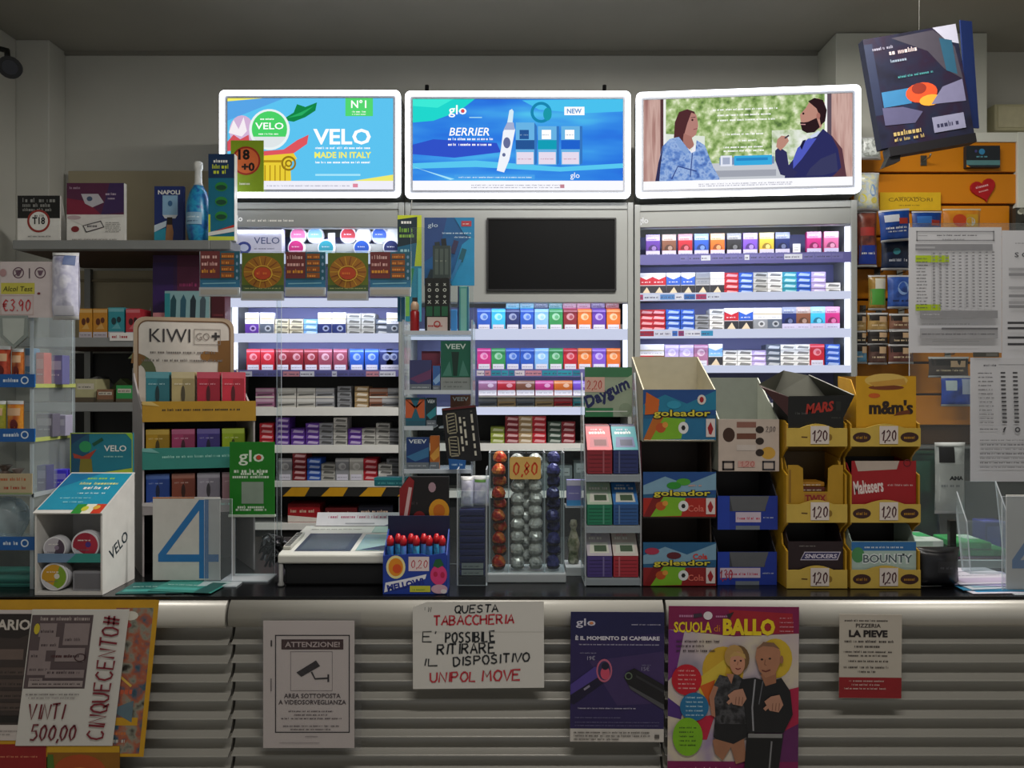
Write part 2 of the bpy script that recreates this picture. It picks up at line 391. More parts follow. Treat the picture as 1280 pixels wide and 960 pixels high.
rail_tags(shR, FR, 1, 796, 905, ['#a83c64', '#c8d0e4', '#5a8ac8', '#d8dcec', '#3a6ab0'], 1); rail_tags(shR, FR, 2, 796, 892, ['#a02c44', '#d0d4e8', '#3c6cc0', '#8a3c6c', '#d8dcec', '#3a90c0'], 2)
rail_tags(shR, FR, 0, 850, 1055, ['#7a78b4', '#7a78b4', '#d8dcec', '#7a78b4'], 3); rail_tags(shM, FM, 1, 596, 728, ['#dcd4e0', '#c88a9c', '#2a90a8', '#2f9cb4', '#24809c'], 4); rail_tags(shL, FL, 3, 300, 500, ['#c8cce0', '#5a5c9c', '#5a5c9c', '#c88a9c', '#d4d8e8', '#5a5c9c'], 5)
# lamp strips of the cabinets
def led(cab, fr, px, p0, p1):
    x = fr.x(px); b = new(); b.box(x - .009, .004, fr.z(p1), x + .009, .012, fr.z(p0), M_LED); b.build('light_strip', cab)
led(cabL, FL, 293, 376, 464); led(cabL, FL, 501, 384, 464)
led(cabR, FR, 1060, 285, 464); led(cabM, FM, 782, 380, 464)
b = new(); b.on(); hx0, hx1 = FL.x(300), FL.x(503); zc0, zc1 = FL.z(620), FL.z(609)
b.box(hx0 - .02, -.008, zc0, hx1, -.004, zc1, c('#2a2a28')); b.on(0, -.008, 0)
for k in range(5):
    x = hx0 + .02 + k * .148
    b.poly([(x, zc0), (min(x + .085, hx1), zc0), (min(x + .105, hx1), zc1), (x + .035, zc1)], c('#d8a01c'))
b.build('warning_strip', cabL)
ROWP = {}
def row_lights(fr, pys, power):
    for n, (py, k) in enumerate(pys):
        x, y, z = fr.w(fr.W / 2, .012, fr.z(py) - .004)
        area('shelf_light', (x, y, z), fr.W - .08, power * k * .68, LEDC, (math.radians(48), 0, fr.ang))
row_lights(FL, [(286, 1), (331, .2), (384, 1.), (428, .9)], 1.1)
row_lights(FM, [(379, 1), (426, 1), (471, .7)], .58)
row_lights(FR, [(283, 1.1), (330, 1.1), (376, 1.1), (423, 1)], .62)
area('shelf_light', FM.w(FM.W / 2, .012, FM.z(519)), .5, .04, (1, .95, .85), (math.radians(38), 0, 0))  # faint fill light in a row without a light strip
for py in (471, 520, 567): area('shelf_light', FL.w(FL.W / 2, .012, FL.z(py)), .5, .035, (1, .93, .85), (math.radians(38), 0, 0))  # faint fill lights for the unlit lower rows, no strips there
# ------------------------------------------------------------------ packs
PC = {'wine': '#8a3c50', 'red': '#b3182a', 'dark red': '#7c1522', 'blue': '#2353b4', 'dark blue': '#1c2a63', 'light blue': '#7fb2e6', 'teal': '#2e94a8', 'grey': '#8b8d93', 'pale grey': '#b5b4b0', 'white': '#e9e7e4', 'purple': '#5b2f96',
      'violet': '#7a4fc0', 'pink': '#d86a9a', 'magenta': '#c02a78', 'orange': '#d86a1e', 'brown': '#7a4a34', 'yellow': '#e0b83a', 'black': '#26252a', 'green': '#2f8a4c', 'dark green': '#2a4034', 'cream': '#ddd3b8',
      'lilac': '#b9a6d8', 'tan': '#a58a62', 'cyan': '#35b0dc', 'mauve': '#a06a8c', 'slate': '#5a6270', 'olive': '#8c9a3a', 'gold': '#b98a2e'}
PK = {}
def lighter(h, k=.45):
    h = h.lstrip('#'); v = [int(h[i:i + 2], 16) for i in (0, 2, 4)]
    return '#%02x%02x%02x' % tuple(int(a + (255 - a) * k) for a in v)
def darker(h, k=.5):
    h = h.lstrip('#'); v = [int(h[i:i + 2], 16) for i in (0, 2, 4)]
    return '#%02x%02x%02x' % tuple(int(a * (1 - k)) for a in v)
def pack_mesh(kind, col):
    key = (kind, col)
    if key in PK: return PK[key]
    a = PC[col]; m = c(a); w = c('#eceaf0'); b = new(); hw = .0268
    if kind == 'flavour':
        b.box(-hw, 0, 0, hw, .022, .09, m); b.on()
        b.rect(-hw, .066, hw, .09, c(lighter(a, .55))); b.small(-.02, .076, .02, .006, w); b.small(-.02, .069, .02, .005, c(darker(a, .3)))
        b.ell(0, .03, .018, .02, c(darker(a, .35)), 14, 0, PI); b.ell(.004, .036, .009, .009, c(lighter(a, .35)), 10)
        b.rect(-hw, 0, hw, .026, c('#cfc9e6')); b.small(-.018, .011, .018, .005, c('#777799'))
    elif kind == 'upright':
        pale = col in ('white', 'grey', 'pale grey', 'cream')
        b.box(-hw, 0, 0, hw, .022, .088, w); b.on()
        b.rect(-hw, .04, hw, .088, m)
        if not pale: b.poly([(-hw, .088), (hw, .088), (hw, .074), (0, .062), (-hw, .074)], w)
        else: b.rect(-hw, .06, hw, .066, c(darker(a, .25)))
        b.small(-.018, .05, .018, .006, w if not pale else c('#555566'))
        b.rect(-hw, 0, hw, .038, c('#2a2930')); b.poly([(-.017, .006), (.017, .006), (.002, .032)], c('#d9c6a8')); b.rect(-hw, 0, hw, .006, c('#cfcad8'))
    elif kind == 'label':
        b.box(-hw, 0, 0, hw, .022, .086, m); b.on()
        b.ell(0, .055, .015, .014, c(lighter(a, .5)), 14); b.ell(.003, .054, .008, .008, c(lighter(a, .2)), 10)
        b.rect(-hw, .074, hw, .08, c(lighter(a, .35)))
        b.rect(-.022, .001, .022, .024, c('#d6d4e4')); b.small(-.018, .011, .018, .005, c('#777788'))
    elif kind == 'flat':
        b.box(-hw, 0, 0, hw, .086, .0212, m); b.on()
        pale = col in ('white', 'pale grey', 'cream', 'grey')
        b.poly([(-.02, .006), (.02, .004), (.024, .012), (-.014, .016)], c(darker(a, .45)) if pale else c(lighter(a, .6)))
        b.line([(-hw, .0205), (hw, .0205)], .0016, c(darker(a, .5)))
    elif kind == 'window':                                     # pale pack, dark printed panel
        b.box(-hw, 0, 0, hw, .022, .088, w); b.on()
        b.rect(-hw, .062, hw, .066, c('#b9a878')); b.rect(-hw, .008, hw, .044, m); b.ell(.004, .026, .013, .012, c(lighter(a, .5)), 12)
        b.ell(.004, .026, .007, .006, c(darker(a, .4)), 10); b.small(-.02, .051, .02, .005, c('#888899'))
    elif kind == 'pouch':
        W = .036
        b.box(-W, 0, 0, W, .09, .039, m); b.on()
        b.rect(-W, .024, W, .035, c(lighter(a, .4))); b.poly([(-.03, .008), (.03, .012), (.03, .018), (-.03, .016)], c(darker(a, .45))); b.rect(-W, 0, W, .006, c('#d8d4cc'))
    elif kind == 'tray':                                       # wide box with a pale price label below
        W = .036
        b.box(-W, 0, 0, W, .09, .06, m); b.on(); b.rect(-W, .048, W, .056, c(lighter(a, .4))); b.ell(.012, .04, .012, .008, c(lighter(a, .55)), 12)
        b.rect(-W + .001, .001, W - .001, .022, c('#e4e2ec')); b.small(-.03, .01, .03, .005, c('#8888aa'))
    elif kind == 'tin':
        b.lathe([(.030, .022), (.0335, .018), (.0335, 0)][::-1] + [(.0305, -.003)], c('#e6e6ee'), 24, 0, .034, 'y'); b.on(0, -.003, .034)
        b.ell(0, 0, .0285, .0285, m, 24); b.ell(0, 0, .0285, .0285, c(lighter(a, .6)), 14, PI * 1.12, PI * 1.88); b.small(-.016, .002, .016, .006, w)
    elif kind == 'card':
        b.box(-.014, 0, 0, .014, .004, .045, m); b.on(); b.small(-.01, .03, .01, .004, c('#777788')); b.small(-.01, .02, .01, .004, c('#777788'))
    PK[key] = b
    return b
PME = {}
NAMES = {'flavour': ('tobacco_stick_pack', 'tobacco stick pack', 'tobacco pack'), 'upright': ('cigarette_pack', 'cigarette pack with warning picture', 'cigarette pack'), 'label': ('cigarette_pack', 'pack with white price label', 'cigarette pack'),
         'flat': ('cigarette_pack', 'pack lying flat', 'cigarette pack'), 'window': ('cigarette_pack', 'white cigarette pack', 'cigarette pack'), 'pouch': ('tobacco_pouch', 'tobacco pouch', 'tobacco pouch'),
         'tray': ('tobacco_box', 'wide tobacco box', 'tobacco box'), 'tin': ('nicotine_tin', 'round tin', 'tin'), 'card': ('price_card', 'small price card', 'price card')}
def pack(kind, col, fr, x, y, z, label, group):
    key = (kind, col); nm, _, cat = NAMES[kind]
    if key not in PME:
        o = pack_mesh(kind, col).build(nm); PME[key] = o
    else:
        o = PME[key].copy(); COL.objects.link(o)
    o.location = fr.w(x, y, z); o.rotation_euler = (0, 0, fr.ang)
    return tag(o, label, cat, group)
CN = {'L': 'behind the scratch cards', 'M': 'around the black screen', 'R': 'below the couple picture'}
SN = ['top', 'second', 'third', 'fourth', 'fifth', 'sixth']
def row(cn, fr, si, z, items, y0=.045, back=None):
    """items: (px centre, kind, colour, number stacked)"""
    for k, it in enumerate(items):
        px, kind, col, n = it
        g = {'flavour': 'tobacco stick packs', 'pouch': 'tobacco pouches', 'tin': 'nicotine tins', 'tray': 'wide tobacco boxes', 'card': 'price cards'}.get(kind, 'cigarette packs') + ' in the cabinet ' + CN[cn]
        for j in range(n):
            zz = z + .0005 + j * ({'flat': .0216, 'pouch': .0395}.get(kind, .088))
            jx = rnd.uniform(-.001, .001); jy = rnd.uniform(0, .004) if n > 1 else 0
            what = NAMES[kind][1]
            if n > 1:
                pos = 'top' if j == n - 1 else ('bottom' if j == 0 else ORD[j] + ' up')
                lab = f'{col} pack, {pos} of {ORD[k]} pile, {back or SN[si] + " shelf"}, cabinet {CN[cn]}'
            else:
                lab = f'{col} {what}, {ORD[k]} along {back or SN[si] + " shelf"}, cabinet {CN[cn]}'
            hw_ = {'pouch': .0362, 'tray': .0362, 'tin': .034, 'card': .014}.get(kind, .027); xx = max(.0225 + hw_, min(fr.W - .0225 - hw_, fr.x(px))) + max(jx, 0) * .3
            pack(kind, col, fr, xx, y0 + jy, zz, lab, g)
zR = [s[0] for s in shR]; zM = [s[0] for s in shM]; zL = [s[0] for s in shL]
row('R', FR, 0, zR[0], [(817.5, 'flavour', 'purple', 1), (838, 'flavour', 'brown', 1), (858.5, 'flavour', 'red', 1), (879, 'flavour', 'blue', 1), (899.5, 'flavour', 'orange', 1), (920.5, 'flavour', 'black', 1), (941, 'flavour', 'violet', 1),
     (962, 'flavour', 'yellow', 1), (982, 'flavour', 'dark blue', 1), (1000, 'card', 'white', 1), (1022, 'flavour', 'magenta', 1), (1044, 'flavour', 'pink', 1)])
row('R', FR, 1, zR[1], [(806.5, 'upright', 'red', 1), (825, 'upright', 'red', 1), (843.5, 'upright', 'blue', 1), (862, 'upright', 'blue', 1), (880.5, 'upright', 'grey', 1), (899, 'upright', 'white', 1), (917, 'flat', 'red', 4), (935.5, 'flat', 'blue', 4),
     (954, 'flat', 'pale grey', 4), (972.5, 'flat', 'white', 4), (991, 'flat', 'teal', 4), (1009, 'flat', 'blue', 4), (1028, 'flat', 'lilac', 4), (1046.5, 'flat', 'white', 2)])
row('R', FR, 2, zR[2], [(806, 'flat', 'red', 4), (824.5, 'flat', 'red', 4), (843, 'flat', 'blue', 4), (861.5, 'flat', 'blue', 4), (880, 'flat', 'grey', 3), (898.5, 'flat', 'white', 4), (917, 'upright', 'red', 1), (935.5, 'upright', 'blue', 1), (954, 'window', 'grey', 1),
     (972, 'window', 'slate', 1), (990.5, 'flavour', 'dark blue', 1), (1008.5, 'flavour', 'brown', 1), (1027, 'flavour', 'cyan', 1), (1045.5, 'flavour', 'magenta', 1)])
row('R', FR, 3, zR[3], [(805, 'window', 'red', 1), (823, 'window', 'brown', 1), (841.5, 'label', 'lilac', 1), (860, 'label', 'lilac', 1), (878.5, 'label', 'mauve', 1), (897, 'upright', 'light blue', 1), (915.5, 'flat', 'white', 3), (934, 'flat', 'white', 3),
     (952, 'flat', 'lilac', 3), (970.5, 'flat', 'slate', 4), (989, 'flat', 'white', 4), (1007.5, 'flat', 'white', 4), (1026, 'label', 'red', 1), (1046, 'flat', 'blue', 4)])
pm = [604.5 + 18.25 * i for i in range(10)]
row('M', FM, 0, zM[0], list(zip(pm, ['label'] * 10, ['blue', 'cyan', 'dark blue', 'blue', 'light blue', 'green', 'dark red', 'orange', 'purple', 'orange'], [1] * 10)))
b = new(); b.box(FM.x(622), .07, zM[0] + .001, FM.x(781), .18, zM[0] + .028, M_CAB); b.build('riser', cabM)
row('M', FM, 0, zM[0] + .0285, list(zip(pm[2:], ['flavour'] * 8, ['cyan', 'cyan', 'dark blue', 'teal', 'pink', 'pink', 'purple', 'red'], [1] * 8)), .082, 'rear step')
row('M', FM, 1, zM[1], list(zip(pm, ['label'] * 10, ['magenta', 'green', 'blue', 'blue', 'light blue', 'green', 'red', 'orange', 'violet', 'orange'], [1] * 10)))
pt = [609, 633, 657, 681, 705, 729]
row('M', FM, 2, zM[2], list(zip(pt, ['pouch'] * 6, ['slate', 'tan', 'slate', 'tan', 'red', 'teal'], [1] * 6)), .045, 'lower tier')
b = new(); b.box(FM.x(598), .012, zM[2] + .041, FM.x(781), .14, zM[2] + .046, M_CAB); b.build('riser', cabM)
row('M', FM, 2, zM[2] + .0465, list(zip(pt, ['tray'] * 6, ['mauve', 'red', 'brown', 'magenta', 'orange', 'violet'], [1] * 6)), .045, 'upper tier')
row('M', FM, 3, zM[3], [(621.5, 'flat', 'olive', 3), (640, 'flat', 'dark red', 5), (657, 'flat', 'tan', 5), (674.5, 'flat', 'red', 5), (694, 'flat', 'dark green', 4), (711.5, 'flat', 'dark red', 4)])
# tins and packs of the cabinet behind the scratch cards
b = new(); b.box(FL.x(362), .075, zL[0] + .001, FL.x(498), .16, zL[0] + .058, M_CAB); b.build('riser', cabL)
row('L', FL, 0, zL[0], list(zip([367, 405, 450, 490], ['tin'] * 4, ['magenta', 'teal', 'blue', 'dark blue'], [1] * 4)), .035, 'front row')
row('L', FL, 0, zL[0] + .0585, list(zip([365, 387, 429.5, 449, 469.5, 489], ['tin'] * 6, ['pink', 'light blue', 'red', 'white', 'blue', 'white'], [1] * 6)), .085, 'rear step')
row('L', FL, 0, zL[0] + .0585, [(408, 'card', 'white', 1)], .085, 'rear step')
row('L', FL, 2, zL[2], [(310, 'window', 'purple', 1), (329, 'window', 'slate', 1), (347.5, 'flat', 'cream', 3), (366, 'flat', 'cream', 3), (384, 'flat', 'light blue', 3), (402.5, 'window', 'dark blue', 1), (420.5, 'window', 'dark blue', 1), (439, 'flat', 'pale grey', 4),
     (457, 'flat', 'pale grey', 4), (475.5, 'flat', 'slate', 3), (494, 'window', 'slate', 1)])
row('L', FL, 3, zL[3], list(zip([311.5, 329.5, 349, 366.5, 385, 403, 422, 443, 462, 480.5, 497], ['label'] * 11, ['red', 'red', 'dark red', 'dark red', 'dark red', 'wine', 'wine', 'blue', 'blue', 'dark blue', 'dark blue'], [1] * 11)))
row('L', FL, 4, zL[4], [(326, 'pouch', 'mauve', 2), (354, 'pouch', 'pale grey', 2), (378.5, 'pouch', 'pale grey', 2), (402.5, 'pouch', 'grey', 2), (427, 'flat', 'grey', 4), (449, 'flat', 'tan', 4), (470.5, 'pouch', 'brown', 2), (494, 'pouch', 'grey', 2)])
row('L', FL, 5, zL[5], [(328, 'flat', 'red', 4), (348.5, 'flat', 'purple', 5), (368, 'flat', 'purple', 3), (386.5, 'flat', 'purple', 4), (404, 'flat', 'grey', 4), (422, 'flat', 'pale grey', 5), (440.5, 'flat', 'purple', 3), (458, 'flat', 'pale grey', 3), (476, 'flat', 'pale grey', 4), (494, 'flat', 'grey', 3)])
SN += ['seventh']
row('L', FL, 6, zL[6], [(352, 'label', 'grey', 1), (370, 'flat', 'dark red', 5), (388.5, 'flat', 'blue', 4), (406.5, 'flat', 'pale grey', 3), (424.5, 'label', 'grey', 1), (442.5, 'label', 'pale grey', 1), (460, 'flat', 'red', 4), (479, 'flat', 'white', 3), (496, 'flat', 'grey', 4)])
b = new(); x0, x1 = FL.x(294), FL.x(351); b.box(x0, .012, zL[0] + .001, x1, .055, FL.z(284.5), c('#dcdcf2')); b.on(0, .012, 0)
b.text('VELO', (x0 + x1) / 2 + .03, FL.z(304), .026, c('#3a4a8a'), w=.1); b.small(x0 + .07, FL.z(311), x1 - .02, .008, c('#8a8aa8')); b.ell(x0 + .03, FL.z(309), .028, .024, c('#3a4a9a'), 18); b.ell(x0 + .03, FL.z(309), .018, .014, c('#c9d2ee'), 18)
tag(b.build('shelf_sign_box'), 'white cardboard block with dark letters on the top shelf of cabinet behind the scratch cards', 'display card').location = FL.w(0, 0, 0)
# red snack cartons on the low dark shelf under the warning strip
for k, (p0, p1, h, col, lab) in enumerate([(358, 398, .075, '#a01820', 'red carton on the dark shelf under the striped edge'), (405, 445, .06, '#5c1418', 'dark red carton on the dark shelf, second from the red one'), (447, 490, .07, '#1d1d2a', 'near-black carton at the end of the dark shelf under the stripes')]):
    b = new(); x0, x1 = FL.x(p0), FL.x(p1); b.box(x0, .02, zL[7] + .001, x1, .12, zL[7] + h, c(col)); b.on(0, .02, 0)
    b.small(x0 + .01, zL[7] + h * .55, x1 - .01, .016, c('#d8b8a0')); b.poly([(x0, zL[7] + .004), (x1, zL[7] + .004), (x1, zL[7] + .02), (x0, zL[7] + .03)], c('#e0d8d0') if k == 0 else c('#702028'))
    o = tag(b.build('snack_carton'), lab, 'carton', 'cartons on the dark shelf'); o.location = FL.w(0, 0, 0)
# grey boxes low in the middle cabinet
for k, (p0, p1, h) in enumerate([(652, 690, .13), (694, 716, .1), (718, 735, .12)]):
    b = new(); x0, x1 = FM.x(p0), FM.x(p1); b.box(x0, .03, zM[4] + .001, x1, .12, zM[4] + h, c('#5a6668')); b.on(0, .03, 0); b.rect(x0 + .01, zM[4] + h * .6, x1 - .01, zM[4] + h * .9, c('#8a9698')); b.small(x0 + .015, zM[4] + h * .7, x1 - .012, .008, c('#333a3c'))
    tag(b.build('grey_carton'), ['wide grey carton low behind the chocolate ball dispenser', 'narrow grey carton behind the chocolate ball dispenser, next to the wide one', 'slim grey carton behind the dispenser, next to the gum rack'][k], 'carton', 'grey cartons low in the cabinet').location = FM.w(0, 0, 0)
# ------------------------------------------------------------------ black screen
b = new(); mx0, mx1, mz0, mz1 = FM.x(608.5), FM.x(770), FM.z(364), FM.z(273)
t = thing('monitor', FM.w(0, -.006, 0), 'black switched-off screen set in the grey cabinet front', 'screen')
ringbox(b, rr(mx0, mz0, mx1, mz1, .003, 2), rr(mx0 + .006, mz0 + .006, mx1 - .006, mz1 - .006, .002, 2), -.006, .005, mat('screen_bezel', '#141415', .4)); b.build('bezel', t)
b = new(); b.box(mx0 + .005, -.002, mz0 + .005, mx1 - .005, .004, mz1 - .005, mat('screen_glass', '#050506', .5, spec=.12)); b.build('display_glass', t)
# ------------------------------------------------------------------ light boxes
M_GLOW = em('#f4f8ff', 6.0)
def lightbox(fr, p0, p1, q0, q1, label, draw):
    x0, x1 = fr.x(p0), fr.x(p1); z0, z1 = fr.z(q1), fr.z(q0); Y = -.035
    t = thing('lightbox_sign', fr.w(0, 0, 0), label, 'light box', 'lit advertising boxes above the cabinets', fr.ang)
    b = new(); b.prism(rr(x0, z0, x1, z1, .02), Y + .012, Y + .12, M_CAB); b.build('housing', t, bevel=.002)
    b = new(); ringbox(b, rr(x0, z0, x1, z1, .02), rr(x0 + .018, z0 + .018, x1 - .018, z1 - .018, .008), Y, Y + .012, M_GLOW); b.build('light_frame', t)
    b = new(); ringbox(b, rr(x0 + .018, z0 + .018, x1 - .018, z1 - .018, .008), rr(x0 + .028, z0 + .03, x1 - .028, z1 - .028, .002), Y + .005, Y + .012, mat('lightbox_inner_rim', '#8d9098', .4)); b.build('inner_rim', t)
    b = new(); gx0, gx1, gz0, gz1 = x0 + .026, x1 - .026, z0 + .028, z1 - .026
    b.box(gx0, Y + .009, gz0, gx1, Y + .011, gz1, em('#ffffff', .8)); b.M = Matrix.Translation((gx0, Y + .0085, gz0)); b.n = 0; b.step = .00005
    draw(b, gx1 - gx0, gz1 - gz0); b.build('picture_panel', t)
    return t
def pic1(b, w, h):
    S = lambda p: [(x * w, z * h) for x, z in p]
    b.rect(0, .1 * h, w, h, em('#5fc8f6', .95)); b.poly(S([(0, .75), (.35, 1), (0, 1)]), em('#5aa9ec', .95))
    b.poly(S([(0, .96), (.25, 1), (0, 1)]), em('#f4ee6a', 1)); b.poly(S([(.75, .1), (1, .1), (1, .17)]), em('#f0ec70', 1))
    b.poly(S([(.33, .76), (.4, .84), (.42, .93), (.47, .9), (.54, .95), (.53, .86), (.47, .79), (.4, .74)]), em('#17934f', .8)); b.poly(S([(.36, .78), (.44, .84), (.52, .91), (.45, .81)]), em('#2fc070', .8))
    b.ell(.09 * w, .64 * h, .075 * w, .17 * h, em('#d8b8dc', .95)); b.poly(S([(.01, .62), (.04, .76), (.07, .66), (.1, .79), (.12, .64), (.09, .58)]), em('#f6eef4', 1)); b.poly(S([(0, .52), (.04, .6), (.08, .55), (.13, .6), (.14, .45), (0, .42)]), em('#d85560', .95))
    b.poly(S([(.2, .42), (.34, .44), (.42, .54), (.49, .6), (.48, .5), (.4, .4), (.3, .36), (.2, .35)]), em('#e45a62', .95))
    b.poly(S([(.2, .37), (.4, .4), (.42, .34), (.38, .3), (.385, .1), (.2, .1)]), em('#eed23a', .95))
    for k in range(5): b.rect((.225 + k * .03) * w, .1 * h, (.232 + k * .03) * w, .27 * h, em('#b8921e', .9)); b.n -= b.step
    b.ring(.37 * w, .29 * h, .045 * w, .012 * w, em('#9a7a1c', .9)); b.ring(.37 * w, .29 * h, .022 * w, .01 * w, em('#9a7a1c', .9)); b.rect(.2 * w, .3 * h, .33 * w, .325 * h, em('#b8921e', .9))
    b.ell(.255 * w, .655 * h, .122 * w, .222 * h, em('#eaf4f4', 1), 30); b.ell(.255 * w, .66 * h, .106 * w, .194 * h, em('#4cd66a', .95), 30); b.ell(.255 * w, .655 * h, .106 * w, .194 * h, em('#dfe6e8', 1), 20, PI * 1.13, PI * 1.87)
    W = em('#ffffff', 1.05)
    b.text('VELO', .255 * w, .66 * h, .07 * h, W, w=.17 * w, bold=.015); b.small(.19 * w, .6 * h, .32 * w, .022 * h, W); b.small(.2 * w, .76 * h, .3 * w, .025 * h, W)
    b.rect(.71 * w, .8 * h, .875 * w, .995 * h, em('#56dc74', .95)); b.text('N°1', .79 * w, .89 * h, .08 * h, W, bold=.02); b.small(.75 * w, .84 * h, .84 * w, .022 * h, W); b.small(.75 * w, .815 * h, .84 * w, .015 * h, W)
    b.text('VELO', .69 * w, .5 * h, .16 * h, W, w=.345 * w, bold=.025); b.small(.53 * w, .445 * h, .865 * w, .03 * h, W); b.text('MADE IN ITALY', .695 * w, .35 * h, .062 * h, em('#f2f06a', 1), w=.34 * w, bold=.03); b.small(.53 * w, .29 * h, .87 * w, .03 * h, W)
    b.rect(.53 * w, .155 * h, .8 * w, .175 * h, em('#a8e6fb', 1)); b.rect(0, 0, w, .1 * h, em('#f0f0fa', 1)); b.small(.24 * w, .04 * h, .74 * w, .022 * h, em('#b8b8cc', .9)); b.rect(.755 * w, .03 * h, .785 * w, .07 * h, em('#e08aa0', 1))
def pic2(b, w, h):
    S = lambda p: [(x * w, z * h) for x, z in p]
    b.rect(0, .1 * h, w, h, em_noise('lit_blue_waves', ['#2a5fdc', '#2f7fe8', '#3f9af0', '#55c8f4'], 2.2, .95, (.8, 1, 4)))
    b.poly(S([(0, 1), (.3, 1), (.22, .86), (.1, .76), (0, .74)]), em('#22dcd2', .95)); b.poly(S([(0, .92), (.12, .9), (.2, 1), (0, 1)]), em('#3ef0dc', .95)); b.poly(S([(0, .5), (.1, .56), (.4, .52), (.42, .42), (.2, .36), (0, .4)]), em('#3456d2', .9))
    b.poly(S([(.52, .98), (1, 1), (1, .86), (.8, .84), (.6, .88)]), em('#4cc6f4', .95)); b.poly(S([(0, .3), (.3, .33), (.7, .26), (1, .3), (1, .25), (.7, .21), (.3, .26), (0, .24)]), em('#5ccdf6', .95)); b.poly(S([(0, .27), (.02, .25), (.2, .13), (.18, .12)]), em('#a8e6fa', 1))
    W = em('#ffffff', 1.05)
    glo(b, .172 * w, .83 * h, .1 * h, .085 * w, W, em('#e05050', 1)); b.rect(.27 * w, .79 * h, .33 * w, .8 * h, em('#a8e0f4', 1))
    b.text('BERRIER', .27 * w, .6 * h, .085 * h, W, w=.19 * w, bold=.01, shear=.2); b.small(.17 * w, .55 * h, .385 * w, .034 * h, W); b.small(.17 * w, .49 * h, .375 * w, .034 * h, W)
    b.rect(.72 * w, .82 * h, .815 * w, .91 * h, W); b.text('NEW', .767 * w, .84 * h, .05 * h, em('#6a9ad0', 1), w=.07 * w, bold=.03)
    b.ring(.61 * w, .85 * h, .05 * w, .014 * w, em('#1c8cb8', .9)); b.ell(.64 * w, .83 * h, .02 * w, .07 * h, em('#1fa0b0', .9))
    for k, (x, cc) in enumerate([(.49, '#2a5a9c'), (.595, '#17a6c0'), (.705, '#2368d8')]):
        b.rect(x * w, .28 * h, (x + .088) * w, (.74 if k == 0 else .7) * h, em('#6cb8ea', .95)); b.rect((x + .004) * w, .29 * h, (x + .084) * w, .42 * h, em('#e6dcee', 1)); b.rect(x * w, .45 * h, (x + .088) * w, .55 * h, em(cc, .9)); b.rect((x + .018) * w, .56 * h, (x + .062) * w, .66 * h, W if k else em(cc, .9))
        b.small((x + .01) * w, .34 * h, (x + .075) * w, .018 * h, em('#c89ab0', .95)); b.small((x + .02) * w, .6 * h, (x + .06) * w, .018 * h, em('#88a8c8', .95))
        b.poly(S([(x + .088, .28), (x + .1, .3), (x + .1, .7), (x + .088, .7 if k else .74)]), em('#3a7cc8', .9))
    b.poly(S([(.4, .22), (.435, .2), (.46, .34), (.487, .66), (.475, .74), (.455, .74), (.43, .64), (.42, .45)]), em('#f0f4fc', 1)); b.poly(S([(.45, .74), (.475, .74), (.48, .86), (.472, .885), (.46, .87)]), em('#d6ecf8', 1)); b.poly(S([(.432, .66), (.485, .66), (.48, .74), (.45, .74)]), em('#a8b4d8', .95))
    b.ell(.448 * w, .52 * h, .017 * w, .06 * h, em('#6a74a0', .9)); b.ell(.434 * w, .39 * h, .008 * w, .02 * h, em('#6a74a0', .9))
    b.rect(.2 * w, .125 * h, .58 * w, .175 * h, em('#4aa4f0', .95)); b.small(.22 * w, .14 * h, .57 * w, .02 * h, em('#d8f0fc', 1)); b.text('glo', .77 * w, .14 * h, .06 * h, W)
    b.rect(0, 0, w, .11 * h, em('#f6f6fc', 1.05)); b.small(.28 * w, .055 * h, .71 * w, .02 * h, em('#aaaabc', .9)); b.small(.28 * w, .03 * h, .71 * w, .02 * h, em('#aaaabc', .9)); b.rect(.7 * w, .03 * h, .72 * w, .07 * h, em('#c88a98', .95))
